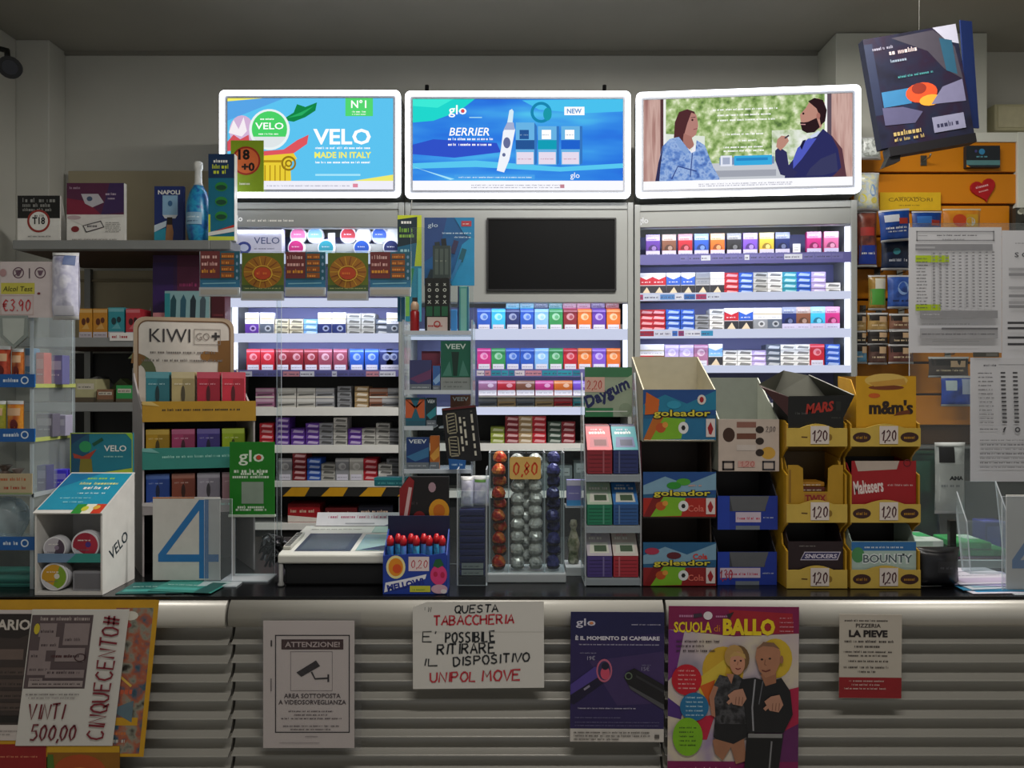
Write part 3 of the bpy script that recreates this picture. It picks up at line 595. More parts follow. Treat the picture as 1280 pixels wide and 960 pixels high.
def pic3(b, w, h):
    S = lambda p: [(x * w, z * h) for x, z in p]
    b.rect(0, .1 * h, w, h, em_noise('lit_hedge', ['#55703f', '#86a45e', '#b4c890', '#eef2d8'], 34, 1.0))
    b.poly(S([(.1, .1), (.1, .62), (.3, .58), (.3, .1)]), em('#dfe6dc', 1)); b.rect(.3 * w, .1 * h, .7 * w, .28 * h, em('#c9cdd4', .95)); b.rect(.62 * w, .28 * h, .86 * w, .62 * h, em_noise('lit_garden', ['#9cb47c', '#dbe4d0', '#f4f6f4'], 30, .95)); b.rect(.3 * w, .13 * h, .64 * w, .2 * h, em('#a8acb8', .9))
    wood = em_noise('lit_pink_wood', ['#a87a74', '#c49a92', '#dcb8ae', '#b48880'], 7, .85, (5, 1, .5))
    b.rect(0, .1 * h, .085 * w, h, wood); b.rect(.085 * w, .1 * h, .1 * w, h, em('#5c3c40', .8)); b.rect(.1 * w, .1 * h, .112 * w, h, em('#f0f0ee', 1)); b.rect(.895 * w, .1 * h, w, h, wood); b.rect(.868 * w, .1 * h, .88 * w, h, em('#f6f6f4', 1)); b.rect(.88 * w, .1 * h, .9 * w, h, em('#6a5a66', .8)); b.poly(S([(.9, .1), (.97, .1), (.95, .4), (.9, .55)]), em('#6a4450', .7))
    # woman in a denim jacket
    skin = em('#c08a80', .85); hair = em('#5c3438', .75)
    b.poly(S([(.15, .56), (.155, .74), (.175, .85), (.215, .88), (.25, .85), (.26, .78), (.235, .6), (.2, .5), (.16, .52)]), hair)
    b.poly(S([(.215, .72), (.235, .84), (.258, .82), (.266, .74), (.268, .69), (.258, .6), (.235, .56), (.2, .6)]), skin); b.poly(S([(.195, .62), (.235, .58), (.25, .48), (.215, .42), (.195, .5)]), em('#b27c72', .85)); b.poly(S([(.155, .55), (.19, .5), (.205, .7), (.2, .84), (.165, .8)]), hair)
    b.poly(S([(.195, .5), (.235, .42), (.25, .5), (.265, .34), (.24, .24), (.2, .36)]), em('#f0eef4', 1))
    dn = em_noise('lit_denim', ['#4a68b0', '#6a90d4', '#a4c0ec', '#5a7cc4'], 40, .9)
    b.poly(S([(.07, .1), (.075, .3), (.095, .48), (.13, .56), (.175, .58), (.235, .4), (.255, .42), (.26, .54), (.3, .48), (.32, .36), (.34, .24), (.37, .12), (.37, .1)]), dn)
    b.poly(S([(.06, .1), (.075, .3), (.1, .5), (.085, .25), (.08, .1)]), em('#3c3c66', .7)); b.line([(.14 * w, .12 * h), (.17 * w, .26 * h), (.26 * w, .2 * h)], .006 * w, em('#3c5298', .8)); b.line([(.24 * w, .4 * h), (.23 * w, .14 * h)], .005 * w, em('#41589c', .8)); b.poly(S([(.16, .58), (.19, .52), (.225, .42), (.21, .38), (.17, .48)]), em('#8cacdf', .9))
    b.ell(.24 * w, .76 * h, .005 * w, .012 * h, em('#4a2c30', .7)); b.line([(.245 * w, .655 * h), (.264 * w, .665 * h)], .003 * w, em('#8c3c48', .8)); b.line([(.232 * w, .785 * h), (.255 * w, .79 * h)], .003 * w, em('#4a2c30', .7))
    # man with a beard in a navy suit
    sk2 = em('#c89484', .85); bd = em('#352226', .7)
    b.poly(S([(.78, .85), (.8, .93), (.84, .95), (.868, .9), (.872, .75), (.85, .63), (.8, .6), (.765, .62), (.755, .72), (.752, .78)]), sk2)
    b.poly(S([(.79, .92), (.82, .955), (.86, .93), (.878, .82), (.87, .7), (.85, .66), (.84, .78), (.83, .84)]), bd); b.poly(S([(.752, .7), (.77, .695), (.79, .7), (.83, .74), (.845, .64), (.82, .585), (.785, .58), (.762, .61)]), bd); b.line([(.755 * w, .675 * h), (.778 * w, .672 * h)], .004 * w, em('#d8a0a0', .9)); b.ell(.768 * w, .79 * h, .005 * w, .012 * h, em('#2c1c20', .7)); b.ell(.838 * w, .76 * h, .009 * w, .035 * h, em('#b87c70', .8))
    b.poly(S([(.795, .54), (.84, .6), (.86, .56), (.82, .5)]), em('#cfd8ee', 1)); su = em('#34366c', .75)
    b.poly(S([(.68, .1), (.685, .2), (.72, .3), (.74, .42), (.78, .5), (.83, .54), (.86, .62), (.9, .54), (.93, .4), (.945, .2), (.92, .14), (.9, .1)]), su); b.poly(S([(.635, .4), (.655, .44), (.69, .38), (.7, .22), (.74, .16), (.72, .1), (.66, .14), (.635, .3)]), em('#3a3a68', .75))
    b.poly(S([(.74, .42), (.79, .52), (.83, .52), (.76, .3), (.72, .2), (.72, .3)]), em('#5560c8', .9)); b.poly(S([(.85, .3), (.92, .36), (.93, .16), (.86, .12), (.78, .12), (.8, .2)]), em('#43456e', .75)); b.poly(S([(.765, .5), (.78, .51), (.76, .4), (.752, .44)]), em('#22244c', .7))
    b.poly(S([(.64, .44), (.645, .52), (.665, .56), (.69, .55), (.7, .5), (.68, .44), (.66, .4)]), sk2); b.line([(.68 * w, .53 * h), (.7 * w, .56 * h)], .008 * w, em('#4c4450', .8))
    W = em('#ffffff', 1.05)
    for k, (x0, x1, z) in enumerate([(.34, .65, .85), (.36, .63, .79), (.36, .64, .735), (.4, .59, .58), (.46, .55, .51), (.39, .59, .44), (.39, .6, .4)]): b.small(x0 * w, z * h, x1 * w, .028 * h, W)
    b.rect(.37 * w, .26 * h, .63 * w, .34 * h, em('#7a92b8', .9)); b.rect(.375 * w, .245 * h, .43 * w, .36 * h, em('#e4e8f4', 1)); b.rect(.385 * w, .265 * h, .42 * w, .34 * h, em('#aeb8d0', .9)); b.rect(.44 * w, .25 * h, .62 * w, .355 * h, em('#3aaee4', .95)); b.rect(.45 * w, .3 * h, .6 * w, .33 * h, em('#2c88c8', .95))
    b.rect(0, 0, w, .1 * h, em('#f8f8fc', 1.05)); b.small(.27 * w, .05 * h, .72 * w, .02 * h, em('#b0b0c0', .9)); b.small(.27 * w, .03 * h, .72 * w, .02 * h, em('#b0b0c0', .9))
lb1 = lightbox(FL, 278.5, 502, 117, 249, 'lit light blue advertising box with yellow column and round green tin picture', pic1)
lb2 = lightbox(FM, 508, 786.5, 118, 250, 'lit deep blue advertising box with white device and three packs pictured', pic2)
lb3 = lightbox(FR, 794.5, 1072, 115, 247, 'lit advertising box picturing a woman in denim and a bearded man', pic3)
for px in (530, 759.5):
    b = new(); x = FM.x(px); b.tube([(x, .1, FM.z(122)), (x, .1, FM.z(94))], .008, mat('dark_rod', '#1e1e20', .4, .5)); b.build('mount_rod', lb2)
# green card stuck on the first light box
b = new(); x0, x1, z0, z1 = X(289, 2.91), X(330, 2.91), Z(240, 2.91), Z(176, 2.91)
b.box(x0, 0, z0, x1, .003, z1, c('#8aa81c')); b.on(0, 0, 0); b.ell((x0 + x1) / 2 - .004, (z0 + z1) / 2 + .02, .055, .055, c('#a8281c'), 28); b.ell((x0 + x1) / 2 - .004, (z0 + z1) / 2 + .02, .048, .048, c('#e0703a'), 28)
b.text('18', (x0 + x1) / 2 - .012, (z0 + z1) / 2 + .026, .036, BLACK, w=.044, bold=.04); b.text('+0', (x0 + x1) / 2 + .004, (z0 + z1) / 2 - .018, .03, BLACK, w=.05, bold=.04); b.small(x0 + .034, z0 + .026, x1 - .034, .012, WHITE)
o = tag(b.build('mounted_promo_card'), 'green promotional card with orange circle stuck on the light blue lit box', 'card'); o.location = (0, 2.905, 0)
# ------------------------------------------------------------------ open shelves beside the cabinets
M_BEIGE = mat('beige_back_board', '#b3a88c', .7, noise=.04, scale=5)
M_METAL = mat('grey_shelf_metal', '#8e9090', .4, .3, noise=.03, scale=10)
YS = 2.85
sx0, sx1 = X(22, YS), -1.122
sz = [Z(302, YS), Z(422, YS), Z(503, YS), Z(640, YS)]
t = thing('wall_shelf_unit', (0, 0, 0), 'grey metal wall shelving with beige back board beside the cabinet row', 'shelving')
b = new(); b.box(X(86, 3.32), 3.315, sz[0] + .002, sx1, 3.335, Z(214, 3.32), M_BEIGE); b.build('back_board', t, bevel=.002)
b = new(); b.box(X(90, 3.32), 3.315, sz[1], sx1, 3.335, sz[0] - .04, M_BEIGE); b.box(X(90, 3.32), 3.30, Z(352, 3.3), sx1, 3.315, Z(349, 3.3), mat('beige_rib', '#8c8168', .7)); b.build('back_board', t)
b = new(); b.box(X(90, 3.32), 3.315, .02, sx1, 3.335, sz[1] - .04, M_DARKIN); b.build('back_board', t)
for k, z in enumerate(sz):
    b = new(); b.box(sx0, YS, z - .034, sx1, 3.285, z, mat('brown_shelf_board', '#4c3220', .6, noise=.1, scale=12)); b.box(sx0, YS - .001, z - .035, sx1, YS + .004, z + .0005, M_METAL)
    if k == 0: b.box(sx1, YS - .03, z - .034, X(292, YS), 2.925, z, M_METAL); b.box(sx0, YS - .03, z - .034, sx1, YS, z, M_METAL)
    b.build('shelf', t, bevel=.003)
for x in (sx0, sx1 - .03):
    b = new(); b.box(x + .002, 3.29, 0, x + .028, 3.312, sz[0] - .035, M_METAL); b.build('upright', t)
def card(name, p0, p1, q0, q1, Y, zb, label, cat, draw, th=.006, tilt=0., group=None, base='#f0eee8', fold=False):
    """a printed card standing or hanging at its own place; local x centred, z up from its foot"""
    w = X(p1, Y) - X(p0, Y); h = (q1 - q0) / FPX * Y
    b = new(); b.box(-w / 2, 0, 0, w / 2, th, h, c(base))
    if fold: b.prismx([(th, h), (th + .002, h), (.07, 0), (.066, 0)], -w / 2, w / 2, c(base))
    b.on(-w / 2, 0, 0); draw(b, w, h)
    o = tag(b.build(name), label, cat, group); o.location = ((X(p0, Y) + X(p1, Y)) / 2, Y, Z(q1, Y) if zb is None else zb); o.rotation_euler = (tilt, 0, 0)
    return o
def d18(b, w, h):
    b.rect(0, .52 * h, w, h, c('#141414')); b.small(.12 * w, .86 * h, .9 * w, .02, c('#9a9a96')); b.small(.12 * w, .76 * h, .88 * w, .018, c('#9a9a96')); b.small(.12 * w, .67 * h, .85 * w, .015, c('#9a9a96'))
    b.ell(.5 * w, .46 * h, .27 * w, .27 * w, c('#f2f0ea'), 24); b.ring(.5 * w, .46 * h, .27 * w, .05 * w, c('#a03028'), 28); b.text('T18', .5 * w, .4 * h, .14 * h, BLACK, w=.3 * w, bold=.03); b.small(.4 * w, .55 * h, .65 * w, .012, c('#555555')); b.small(.25 * w, .12 * h, .8 * w, .009, c('#a8a8a4'))
card('age_limit_card', 22, 75, 241, 300, 2.88, sz[0] + .001, 'black and white card with red ringed number on the metal shelf', 'card', d18, fold=True)
def dpur(b, w, h):
    b.rect(0, .48 * h, w, h, c('#5c2448')); b.poly([(0, .48 * h), (w * .6, .48 * h), (w * .35, .7 * h), (0, .75 * h)], c('#8a2440')); b.poly([(w * .6, .48 * h), (w, .52 * h), (w, h), (w * .75, h)], c('#40285c'))
    b.poly([(.25 * w, .82 * h), (.55 * w, .82 * h), (.65 * w, .68 * h), (.45 * w, .6 * h), (.32 * w, .66 * h)], c('#c8c4cc')); b.ell(.4 * w, .74 * h, .05 * w, .04 * h, c('#4a5a78')); b.small(.68 * w, .8 * h, .93 * w, .012, c('#c8b8c8')); b.small(.72 * w, .73 * h, .9 * w, .01, c('#c8b8c8')); b.small(.05 * w, .9 * h, .3 * w, .012, c('#b89ab0'))
    b.poly([(0, .48 * h), (w, .48 * h), (w, .45 * h), (.62 * w, .42 * h), (.3 * w, .3 * h), (0, .42 * h)], c('#e9e4e0')); b.ell(.13 * w, .43 * h, .12 * w, .035 * h, c('#c8b0b4')); b.ell(.15 * w, .24 * h, .07 * w, .05 * h, c('#8a2a30'))
    b.poly([(.28 * w, .3 * h), (.6 * w, .38 * h), (.66 * w, .27 * h), (.34 * w, .18 * h)], c('#3a3438')); b.poly([(.3 * w, .29 * h), (.59 * w, .36 * h), (.64 * w, .28 * h), (.35 * w, .2 * h)], c('#e4e0dc')); b.small(.36 * w, .27 * h, .6 * w, .014, c('#5a5458'))
    for k in range(6): b.small(.68 * w, (.34 - k * .03) * h, .95 * w, .006, c('#9a9894'))
    b.small(.1 * w, .06 * h, .9 * w, .008, c('#b0aca8'))
card('tobacco_heater_card', 83.5, 155, 224, 300, 2.9, sz[0] + .001, 'tall purple and white advertising card standing on the metal shelf', 'card', dpur, th=.02)
def dnap(b, w, h):
    b.rect(0, 0, w, h, c('#1c2f6e')); b.text('NAPOLI', .5 * w, .86 * h, .07 * h, WHITE, w=.75 * w, bold=.03); b.rect(.28 * w, .5 * h, .8 * w, .84 * h, c('#8fb8d8')); b.poly([(.28 * w, .5 * h), (.8 * w, .5 * h), (.72 * w, .44 * h), (.36 * w, .44 * h)], c('#d8dce0')); b.ell(.54 * w, .7 * h, .08 * w, .05 * h, c('#3a6a98'))
    b.poly([(.36 * w, 0), (.62 * w, 0), (.66 * w, .2 * h), (.6 * w, .36 * h), (.44 * w, .36 * h), (.4 * w, .2 * h)], c('#a87850')); b.rect(.44 * w, .33 * h, .62 * w, .46 * h, c('#2c2018')); b.poly([(0, .32 * h), (.42 * w, .4 * h), (.4 * w, .3 * h), (0, .2 * h)], c('#c8d8e4')); b.poly([(0, .2 * h), (.4 * w, .28 * h), (.38 * w, 0), (0, 0)], c('#2a9ab4'))
card('bottle_card', 193, 229.5, 230, 302, 2.9, sz[0] + .001, 'dark blue card with a brown bottle picture, beside the blue bottle', 'card', dnap, th=.015, base='#1c2f6e')
t = thing('blue_bottle', (X(248, 2.87), 2.87, sz[0] + .001), 'blue foil wrapped bottle with white neck on the metal shelf', 'bottle')
b = new(); b.lathe([(.030, 0), (.034, .004), (.044, .06), (.045, .10), (.041, .15), (.03, .19), (.017, .213)], pr_noise('blue_wrap', ['#14418c', '#1d6fb4', '#2a9cc4', '#1b4a9c'], 26, .3)); b.build('bottle_body', t)
b = new(); b.lathe([(.017, .213), (.0135, .225), (.0125, .27), (.0165, .278), (.0165, .298), (.011, .304), (0, .304)], c('#e6e6e2', .3)); b.build('bottle_neck', t)
b = new(); b.bend = lambda x, y, z: (.0465 * math.sin(x / .0465), -.0465 * math.cos(x / .0465) + y, z); b.rect(-.035, .06, .03, .105, c('#8fb4cc'), 8); b.small(-.028, .085, .024, .008, c('#d8e8f0')); b.small(-.028, .07, .02, .007, c('#1d3a6c')); b.build('bottle_label', t)
def dtot(b, w, h):
    b.rect(0, 0, w, h, c('#10708c')); b.rect(0, .72 * h, w, h, c('#13345c')); b.rect(0, 0, .08 * w, .3 * h, c('#c8d838')); b.rect(0, 0, w, .045 * h, c('#d4e04a')); b.small(.2 * w, .9 * h, .8 * w, .016, WHITE); b.small(.15 * w, .83 * h, .85 * w, .02, c('#cfdc3c')); b.small(.2 * w, .77 * h, .8 * w, .02, c('#cfdc3c'))
    for k in range(3): b.ell(.5 * w, (.62 - k * .17) * h, .24 * w, .055 * h, c('#2c8a3c')); b.ell(.5 * w, (.61 - k * .17) * h, .2 * w, .03 * h, c('#174a34'))
    b.poly([(0, .05 * h), (w, .1 * h), (w, .16 * h), (0, .09 * h)], c('#e8e8e4')); b.poly([(.2 * w, .1 * h), (w, .18 * h), (w, .15 * h)], c('#c8382c'))
card('totem_card', 260.5, 293, 197, 305, 2.83, sz[0] + .001, 'tall teal pouch advertising totem at the end of the metal shelf', 'card', dtot, th=.03)
# goods on the open shelves
def carton(name, p0, p1, q0, Y, zb, d, col, label, cat='carton', draw=None, group=None, rz=0., q1=None):
    w = X(p1, Y) - X(p0, Y); h = Z(q0, Y) - zb
    b = new(); b.box(-w / 2, 0, 0, w / 2, d, h, c(col)); b.on(-w / 2, 0, 0)
    if draw: draw(b, w, h)
    o = tag(b.build(name, bevel=.0012), label, cat, group); o.location = ((X(p0, Y) + X(p1, Y)) / 2, Y, zb + .0008); o.rotation_euler = (0, 0, rz)
    return o
def dfig(col, dk):
    def f(b, w, h):
        b.rect(0, .22 * h, w, h, c(col)); b.rect(0, .86 * h, w, .97 * h, c(lighter(col, .3))); b.ell(.35 * w, .55 * h, .16 * w, .12 * h, c(dk)); b.ell(.68 * w, .6 * h, .14 * w, .1 * h, c(dk)); b.poly([(.2 * w, .3 * h), (.8 * w, .3 * h), (.6 * w, .5 * h)], c(lighter(col, .25))); b.rect(0, 0, w, .2 * h, c('#c4bcc4')); b.small(.1 * w, .08 * h, .9 * w, .007, c('#6a5a6a'))
    return f
for k, (p0, p1, q, col, dk, nm) in enumerate([(99, 115, 386, '#c88a26', '#5a2a14', 'amber'), (116.5, 134, 386, '#c08224', '#5a2a14', 'amber, second one'), (135.5, 155, 384.5, '#2c8c98', '#12343c', 'teal'), (157.5, 175, 386, '#b8323c', '#3c0c14', 'red')]):
    carton('lighter_carton', p0, p1, q, 2.88, sz[1], .09, col, f'small {nm} printed carton on the shelf beside the display with rounded top', 'carton', dfig(col, dk), 'small cartons on the middle open shelf')
b = new(); b.box(-.045, 0, 0, .045, .002, .03, c('#ece8e4')); b.on(); b.small(-.036, .01, .036, .014, c('#b03038'), 3)
o = tag(b.build('shelf_price_card'), 'white price card with red writing on the edge of the open shelf', 'price card'); o.location = (X(152, 2.845), 2.845, sz[1] - .012)
def dpp(b, w, h): b.rect(.5 * w, .1 * h, w, h, c('#5c1c40')); b.rect(0, 0, .42 * w, .9 * h, c('#35195c')); b.small(.55 * w, .62 * h, .92 * w, .02, c('#a0386c')); b.small(.55 * w, .5 * h, .9 * w, .014, c('#8a3060'))
carton('gift_carton', 191, 252, 318, 2.95, sz[1], .12, '#3c1a50', 'large dark purple carton standing behind the small teal tubes', 'carton', dpp)
carton('gift_carton', 264, 281, 368, 2.87, sz[1], .06, '#541820', 'maroon carton on the open shelf next to the lit cabinet', 'carton', lambda b, w, h: (b.rect(.05 * w, .05 * h, .95 * w, .95 * h, c('#4a1420')), b.small(.1 * w, .5 * h, .9 * w, .012, c('#7a3038'))))
b = new(); b.add([(-.028, 0, 0), (.028, 0, 0), (.028, .056, 0), (-.028, .056, 0), (0, .028, .13)], [(0, 1, 4), (1, 2, 4), (2, 3, 4), (3, 0, 4), (3, 2, 1, 0)], c('#b8b4b2')); o = tag(b.build('cone_ornament'), 'small pale pointed cone on the open shelf beside red carton', 'ornament'); o.location = (X(184, 2.96), 2.96, sz[1] + .001)
carton('small_carton', 191, 206, 391, 2.88, sz[1], .05, '#c07a80', 'small pink carton beside the pale cone', 'carton', lambda b, w, h: (b.small(.1 * w, .6 * h, .9 * w, .012, c('#e8dcdc')), b.rect(0, 0, w, .3 * h, c('#8a3a4a'))))
for k, (p0, p1, q0, Y, col, lab) in enumerate([(94, 120, 474, 2.9, '#b8b48a', 'pale yellow carton on the lower open shelf'), (121, 142, 487, 2.89, '#8a6248', 'brown carton on the lower open shelf beside the yellow one'), (145, 166, 482, 2.88, '#2f9a50', 'green carton on the lower open shelf')]):
    carton('shelf_carton', p0, p1, q0, Y, sz[2], .1, col, lab, 'carton', lambda b, w, h: (b.rect(.1 * w, .55 * h, .9 * w, .8 * h, c('#cfc8b8')), b.small(.15 * w, .62 * h, .85 * w, .008, c('#4a4440')), b.rect(0, 0, w, .2 * h, c('#5a5040'))), 'cartons on the lower open shelf')
b = new(); b.prism([(-.05, 0), (.05, 0), (.05, .05), (.02, .1), (-.03, .085), (-.05, .04)], 0, .09, c('#7c7c7c')); b.on(); b.ell(.012, .06, .018, .018, c('#2c2c2c'), 16); b.rect(-.04, .012, .03, .028, c('#3a3a3a'))
o = tag(b.build('label_printer', bevel=.003), 'small grey device behind the cartons on the lower open shelf', 'device'); o.location = (X(120, 3.08), 3.05, sz[2] + .001)
b = new(); b.prism([(-.06, 0), (.06, 0), (.05, .06), (.01, .09), (-.03, .05)], 0, .06, c('#54603c')); b.on(); b.line([(-.04, .02), (.03, .05)], .01, c('#a8a890')); o = tag(b.build('shelf_parcel'), 'olive green wrapped parcel behind the green carton', 'parcel'); o.location = (X(152, 3.06), 3.03, sz[2] + .001)
# security camera in the corner
t = thing('mounted_security_camera', (XL + .0, 2.9, Z(68, 2.9)), 'black bullet camera mounted high in the corner beside the wall column', 'camera')
MB_ = mat('camera_black', '#0d0d0e', .4)
b = new(); b.lathe([(.035, 0), (.035, .012), (.02, .016)], MB_, 16); o = b.build('base_plate', t); o.rotation_euler = (0, PI / 2, 0); o.location = (.001, 0, .03)
b = new(); b.tube([(.012, 0, .03), (.12, 0, .03), (.19, -.01, .01), (.2, -.02, -.04)], .011, MB_); b.build('bracket', t)
b = new(); b.tube([(.17, .05, -.03), (.235, -.06, -.075)], .036, MB_, 18); b.tube([(.235, -.06, -.075), (.247, -.08, -.083)], [.036, .04], MB_, 18); b.build('camera_body', t)
b = new(); b.tube([(.247, -.0802, -.0831), (.2482, -.082, -.0838)], .026, mat('lens_glass', '#101018', .08), 18); b.build('lens', t)
b = new(); b.tube([(.02, .0, .01), (.03, -.03, -.1), (.05, -.02, -.06), (.13, .04, -.04)], .004, mat('cable_grey', '#6a6a66', .6)); b.build('cable', t)
# ------------------------------------------------------------------ orange slatted wall with hanging goods
YW = 3.05
M_ORANGE = mat('orange_slat_board', '#d9860f', .45, noise=.05, scale=4)
t = thing('slatwall_display', (0, 0, 0), 'orange slatted display wall with pale frame beside the tobacco cabinets', 'display wall')
wx0, wx1 = 1.365, X(1270, YW)
zt, zb = Z(178, YW), Z(556, YW)
pitch = .127; z = zt; k = 0
b = new(); b.box(wx0, YW + .018, zb, wx1, YW + .03, zt, mat('slat_groove_dark', '#4a2c08', .7))
while z - pitch > zb:
    b.box(wx0, YW, z - pitch + .009, wx1 if k < 2 else X(1262, YW), YW + .018, z, M_ORANGE); z -= pitch; k += 1
b.build('slat_board', t, bevel=.003)
b = new(); b.box(wx1, YW - .01, zb + .001, wx1 + .03, YW + .03, Z(166, YW), M_PILL); b.box(X(1180, YW), YW - .006, zt, wx1, YW + .03, Z(166, YW), M_PILL); b.build('pale_frame', t, bevel=.002)
b = new(); b.box(wx0, YW - .03, 0, wx1 + .03, YW + .03, zb - .012, mat('grey_base_cabinet', '#4c4d4a', .6)); b.box(wx0, YW - .06, zb - .011, wx1 + .03, YW + .03, zb - .001, M_METAL); b.build('base_cabinet', t, bevel=.002)
hook_m = mat('chrome_hook', '#a8a8a4', .25, 1.)
def hook(px, py, l=.045):
    x, z = X(px, YW), Z(py, YW)
    b = new(); b.tube([(x, YW - .001, z), (x, YW - l, z), (x, YW - l - .012, z + .012)], .003, hook_m, 6); b.box(x - .012, YW - .004, z - .02, x + .012, YW - .0005, z + .02, hook_m); b.build('hook', t)
for px, py in ((1083, 262), (1118, 272), (1154, 201), (1158, 272), (1200, 272), (1096, 342), (1124, 342), (1078, 388), (1098, 388), (1126, 388), (1076, 425), (1098, 425), (1126, 425), (1184, 443), (1194, 468)): hook(px, py)
def bag(name, p0, p1, q0, q1, Y, label, cat, cols, draw=None, d=.035, group=None, ry=0., rz=0., zb=None, crimp='#c8c8c8', matl=None):
    w = X(p1, Y) - X(p0, Y); h = (q1 - q0) / FPX * Y; m = matl or pr_noise('bag_' + '_'.join(cols), cols, 16 / max(w, .05) * .1, .32)
    def bulge(x, y, z):
        u, v = min(1, abs(2 * x / w)), min(1, abs(2 * z / h)); k = max(0, 1 - u ** 2.2) * max(0, 1 - v ** 4); k = k ** .55
        wob = .1 * math.sin(x * 90 + z * 40) * k
        return (x * (1 - .05 * (1 - v ** 2)), y - d / 2 * (k + wob), z)
    b = new(); nx, nz = 10, 14; b.bend = bulge; b.n = 0; b.rect(-w / 2, -h / 2, w / 2, h / 2, m, nx, nz)
    b.n = .0006
    if draw: draw(b, w, h)
    b.rect(-w / 2, h / 2 - .008, w / 2, h / 2, c(crimp, .3), nx, 2); b.rect(-w / 2, -h / 2, w / 2, -h / 2 + .008, c(crimp, .3), nx, 2)
    f0 = b.bend; b.bend = lambda x, y, z: (f0(x, 0, z)[0], -f0(x, 0, z)[1] + .001, z); b.n = 0; b.rect(w / 2, -h / 2, -w / 2, h / 2, m, nx, nz)
    b.sm = [True] * len(b.f)
    o = tag(b.build(name), label, cat, group); o.location = ((X(p0, Y) + X(p1, Y)) / 2, Y, (Z(q0, Y) + Z(q1, Y)) / 2 if zb is None else zb + h / 2); o.rotation_euler = (0, ry, rz)
    return o
GB = 'snack bags hanging on the slatted wall'
def dsn(top, sw, tx='#e8e8ea'):
    def f(b, w, h):
        b.poly([(-.4 * w, .1 * h), (.4 * w, .22 * h), (.42 * w, .36 * h), (-.3 * w, .3 * h)], c(top)) if not b.bend else b.rect(-.38 * w, .1 * h, .1 * w, .32 * h, c(top), 6, 6)
        b.rect(.08 * w, .02 * h, .4 * w, .2 * h, c(sw), 6, 6); b.small(-.36 * w, -.12 * h, .36 * w, .012, c(tx)); b.small(-.3 * w, -.22 * h, .3 * w, .009, c(tx))
    return f
bag('hanging_snack_bag', 1071, 1096, 264, 334, 2.95, 'narrow brown and blue snack bag against the cabinet edge', 'snack bag', ['#6a2c20', '#8a4a38', '#3a2430'], lambda b, w, h: (b.rect(-.45 * w, -.45 * h, .45 * w, -.12 * h, c('#1c3a9c'), 6, 6), b.small(-.35 * w, -.28 * h, .35 * w, .012, WHITE), b.rect(-.4 * w, .05 * h, .3 * w, .2 * h, c('#b83a34'), 4, 4)), group=GB)
bag('hanging_snack_bag', 1101, 1139, 296, 338, 2.97, 'dark navy snack bag hanging under the bright blue one', 'snack bag', ['#101c38', '#182a4c', '#0c1428'], lambda b, w, h: (b.ell(-.05 * w, .05 * h, .12 * w, .1 * h, c('#3a8a94'), 12), b.small(-.3 * w, -.25 * h, .32 * w, .014, c('#c8ccd8'))), group=GB)
bag('hanging_snack_bag', 1099, 1138, 262, 302, 2.92, 'bright blue snack bag with white and red print, next to cabinet edge', 'snack bag', ['#123a86', '#1c4ca4', '#0e2c68'], dsn('#d8dce4', '#b83828'), group=GB, ry=-.08)
bag('hanging_snack_bag', 1139.5, 1177, 264, 304, 2.93, 'blue snack bag tucked behind the table of figures sheet', 'snack bag', ['#123a86', '#1c4ca4', '#0e2c68'], dsn('#3a7cd0', '#b8382c'), group=GB)
bag('hanging_snack_bag', 1178, 1226, 261, 300, 2.94, 'orange and yellow snack bag above the table of figures sheet', 'snack bag', ['#d8781c', '#e89a2c', '#c85c14'], lambda b, w, h: (b.ell(-.12 * w, .1 * h, .18 * w, .2 * h, c('#d84c1c'), 16), b.rect(.05 * w, -.1 * h, .4 * w, .3 * h, c('#e8b02c'), 6, 6), b.ell(.18 * w, .06 * h, .14 * w, .14 * h, c('#e0d8c8'), 14)), group=GB, crimp='#d8c8a8')
bag('hanging_snack_bag', 1085, 1107, 344, 388, 2.96, 'green topped snack bag in the lower rows beside the cabinet', 'snack bag', ['#8a6a30', '#b08a3c', '#6a4c20'], lambda b, w, h: (b.rect(-.45 * w, -.35 * h, .45 * w, .1 * h, c('#4c9a3a'), 6, 6), b.rect(-.2 * w, .1 * h, .45 * w, .4 * h, c('#d8d4c4'), 5, 5)), group=GB)
bag('hanging_snack_bag', 1109, 1141, 344, 386, 2.96, 'mid blue snack bag hanging beside the green topped one', 'snack bag', ['#24408c', '#3a62b8', '#1c2c60'], lambda b, w, h: (b.ell(.05 * w, .1 * h, .22 * w, .2 * h, c('#8aa8d8'), 14), b.small(-.35 * w, -.3 * h, .35 * w, .012, c('#1c2448'))), group=GB)
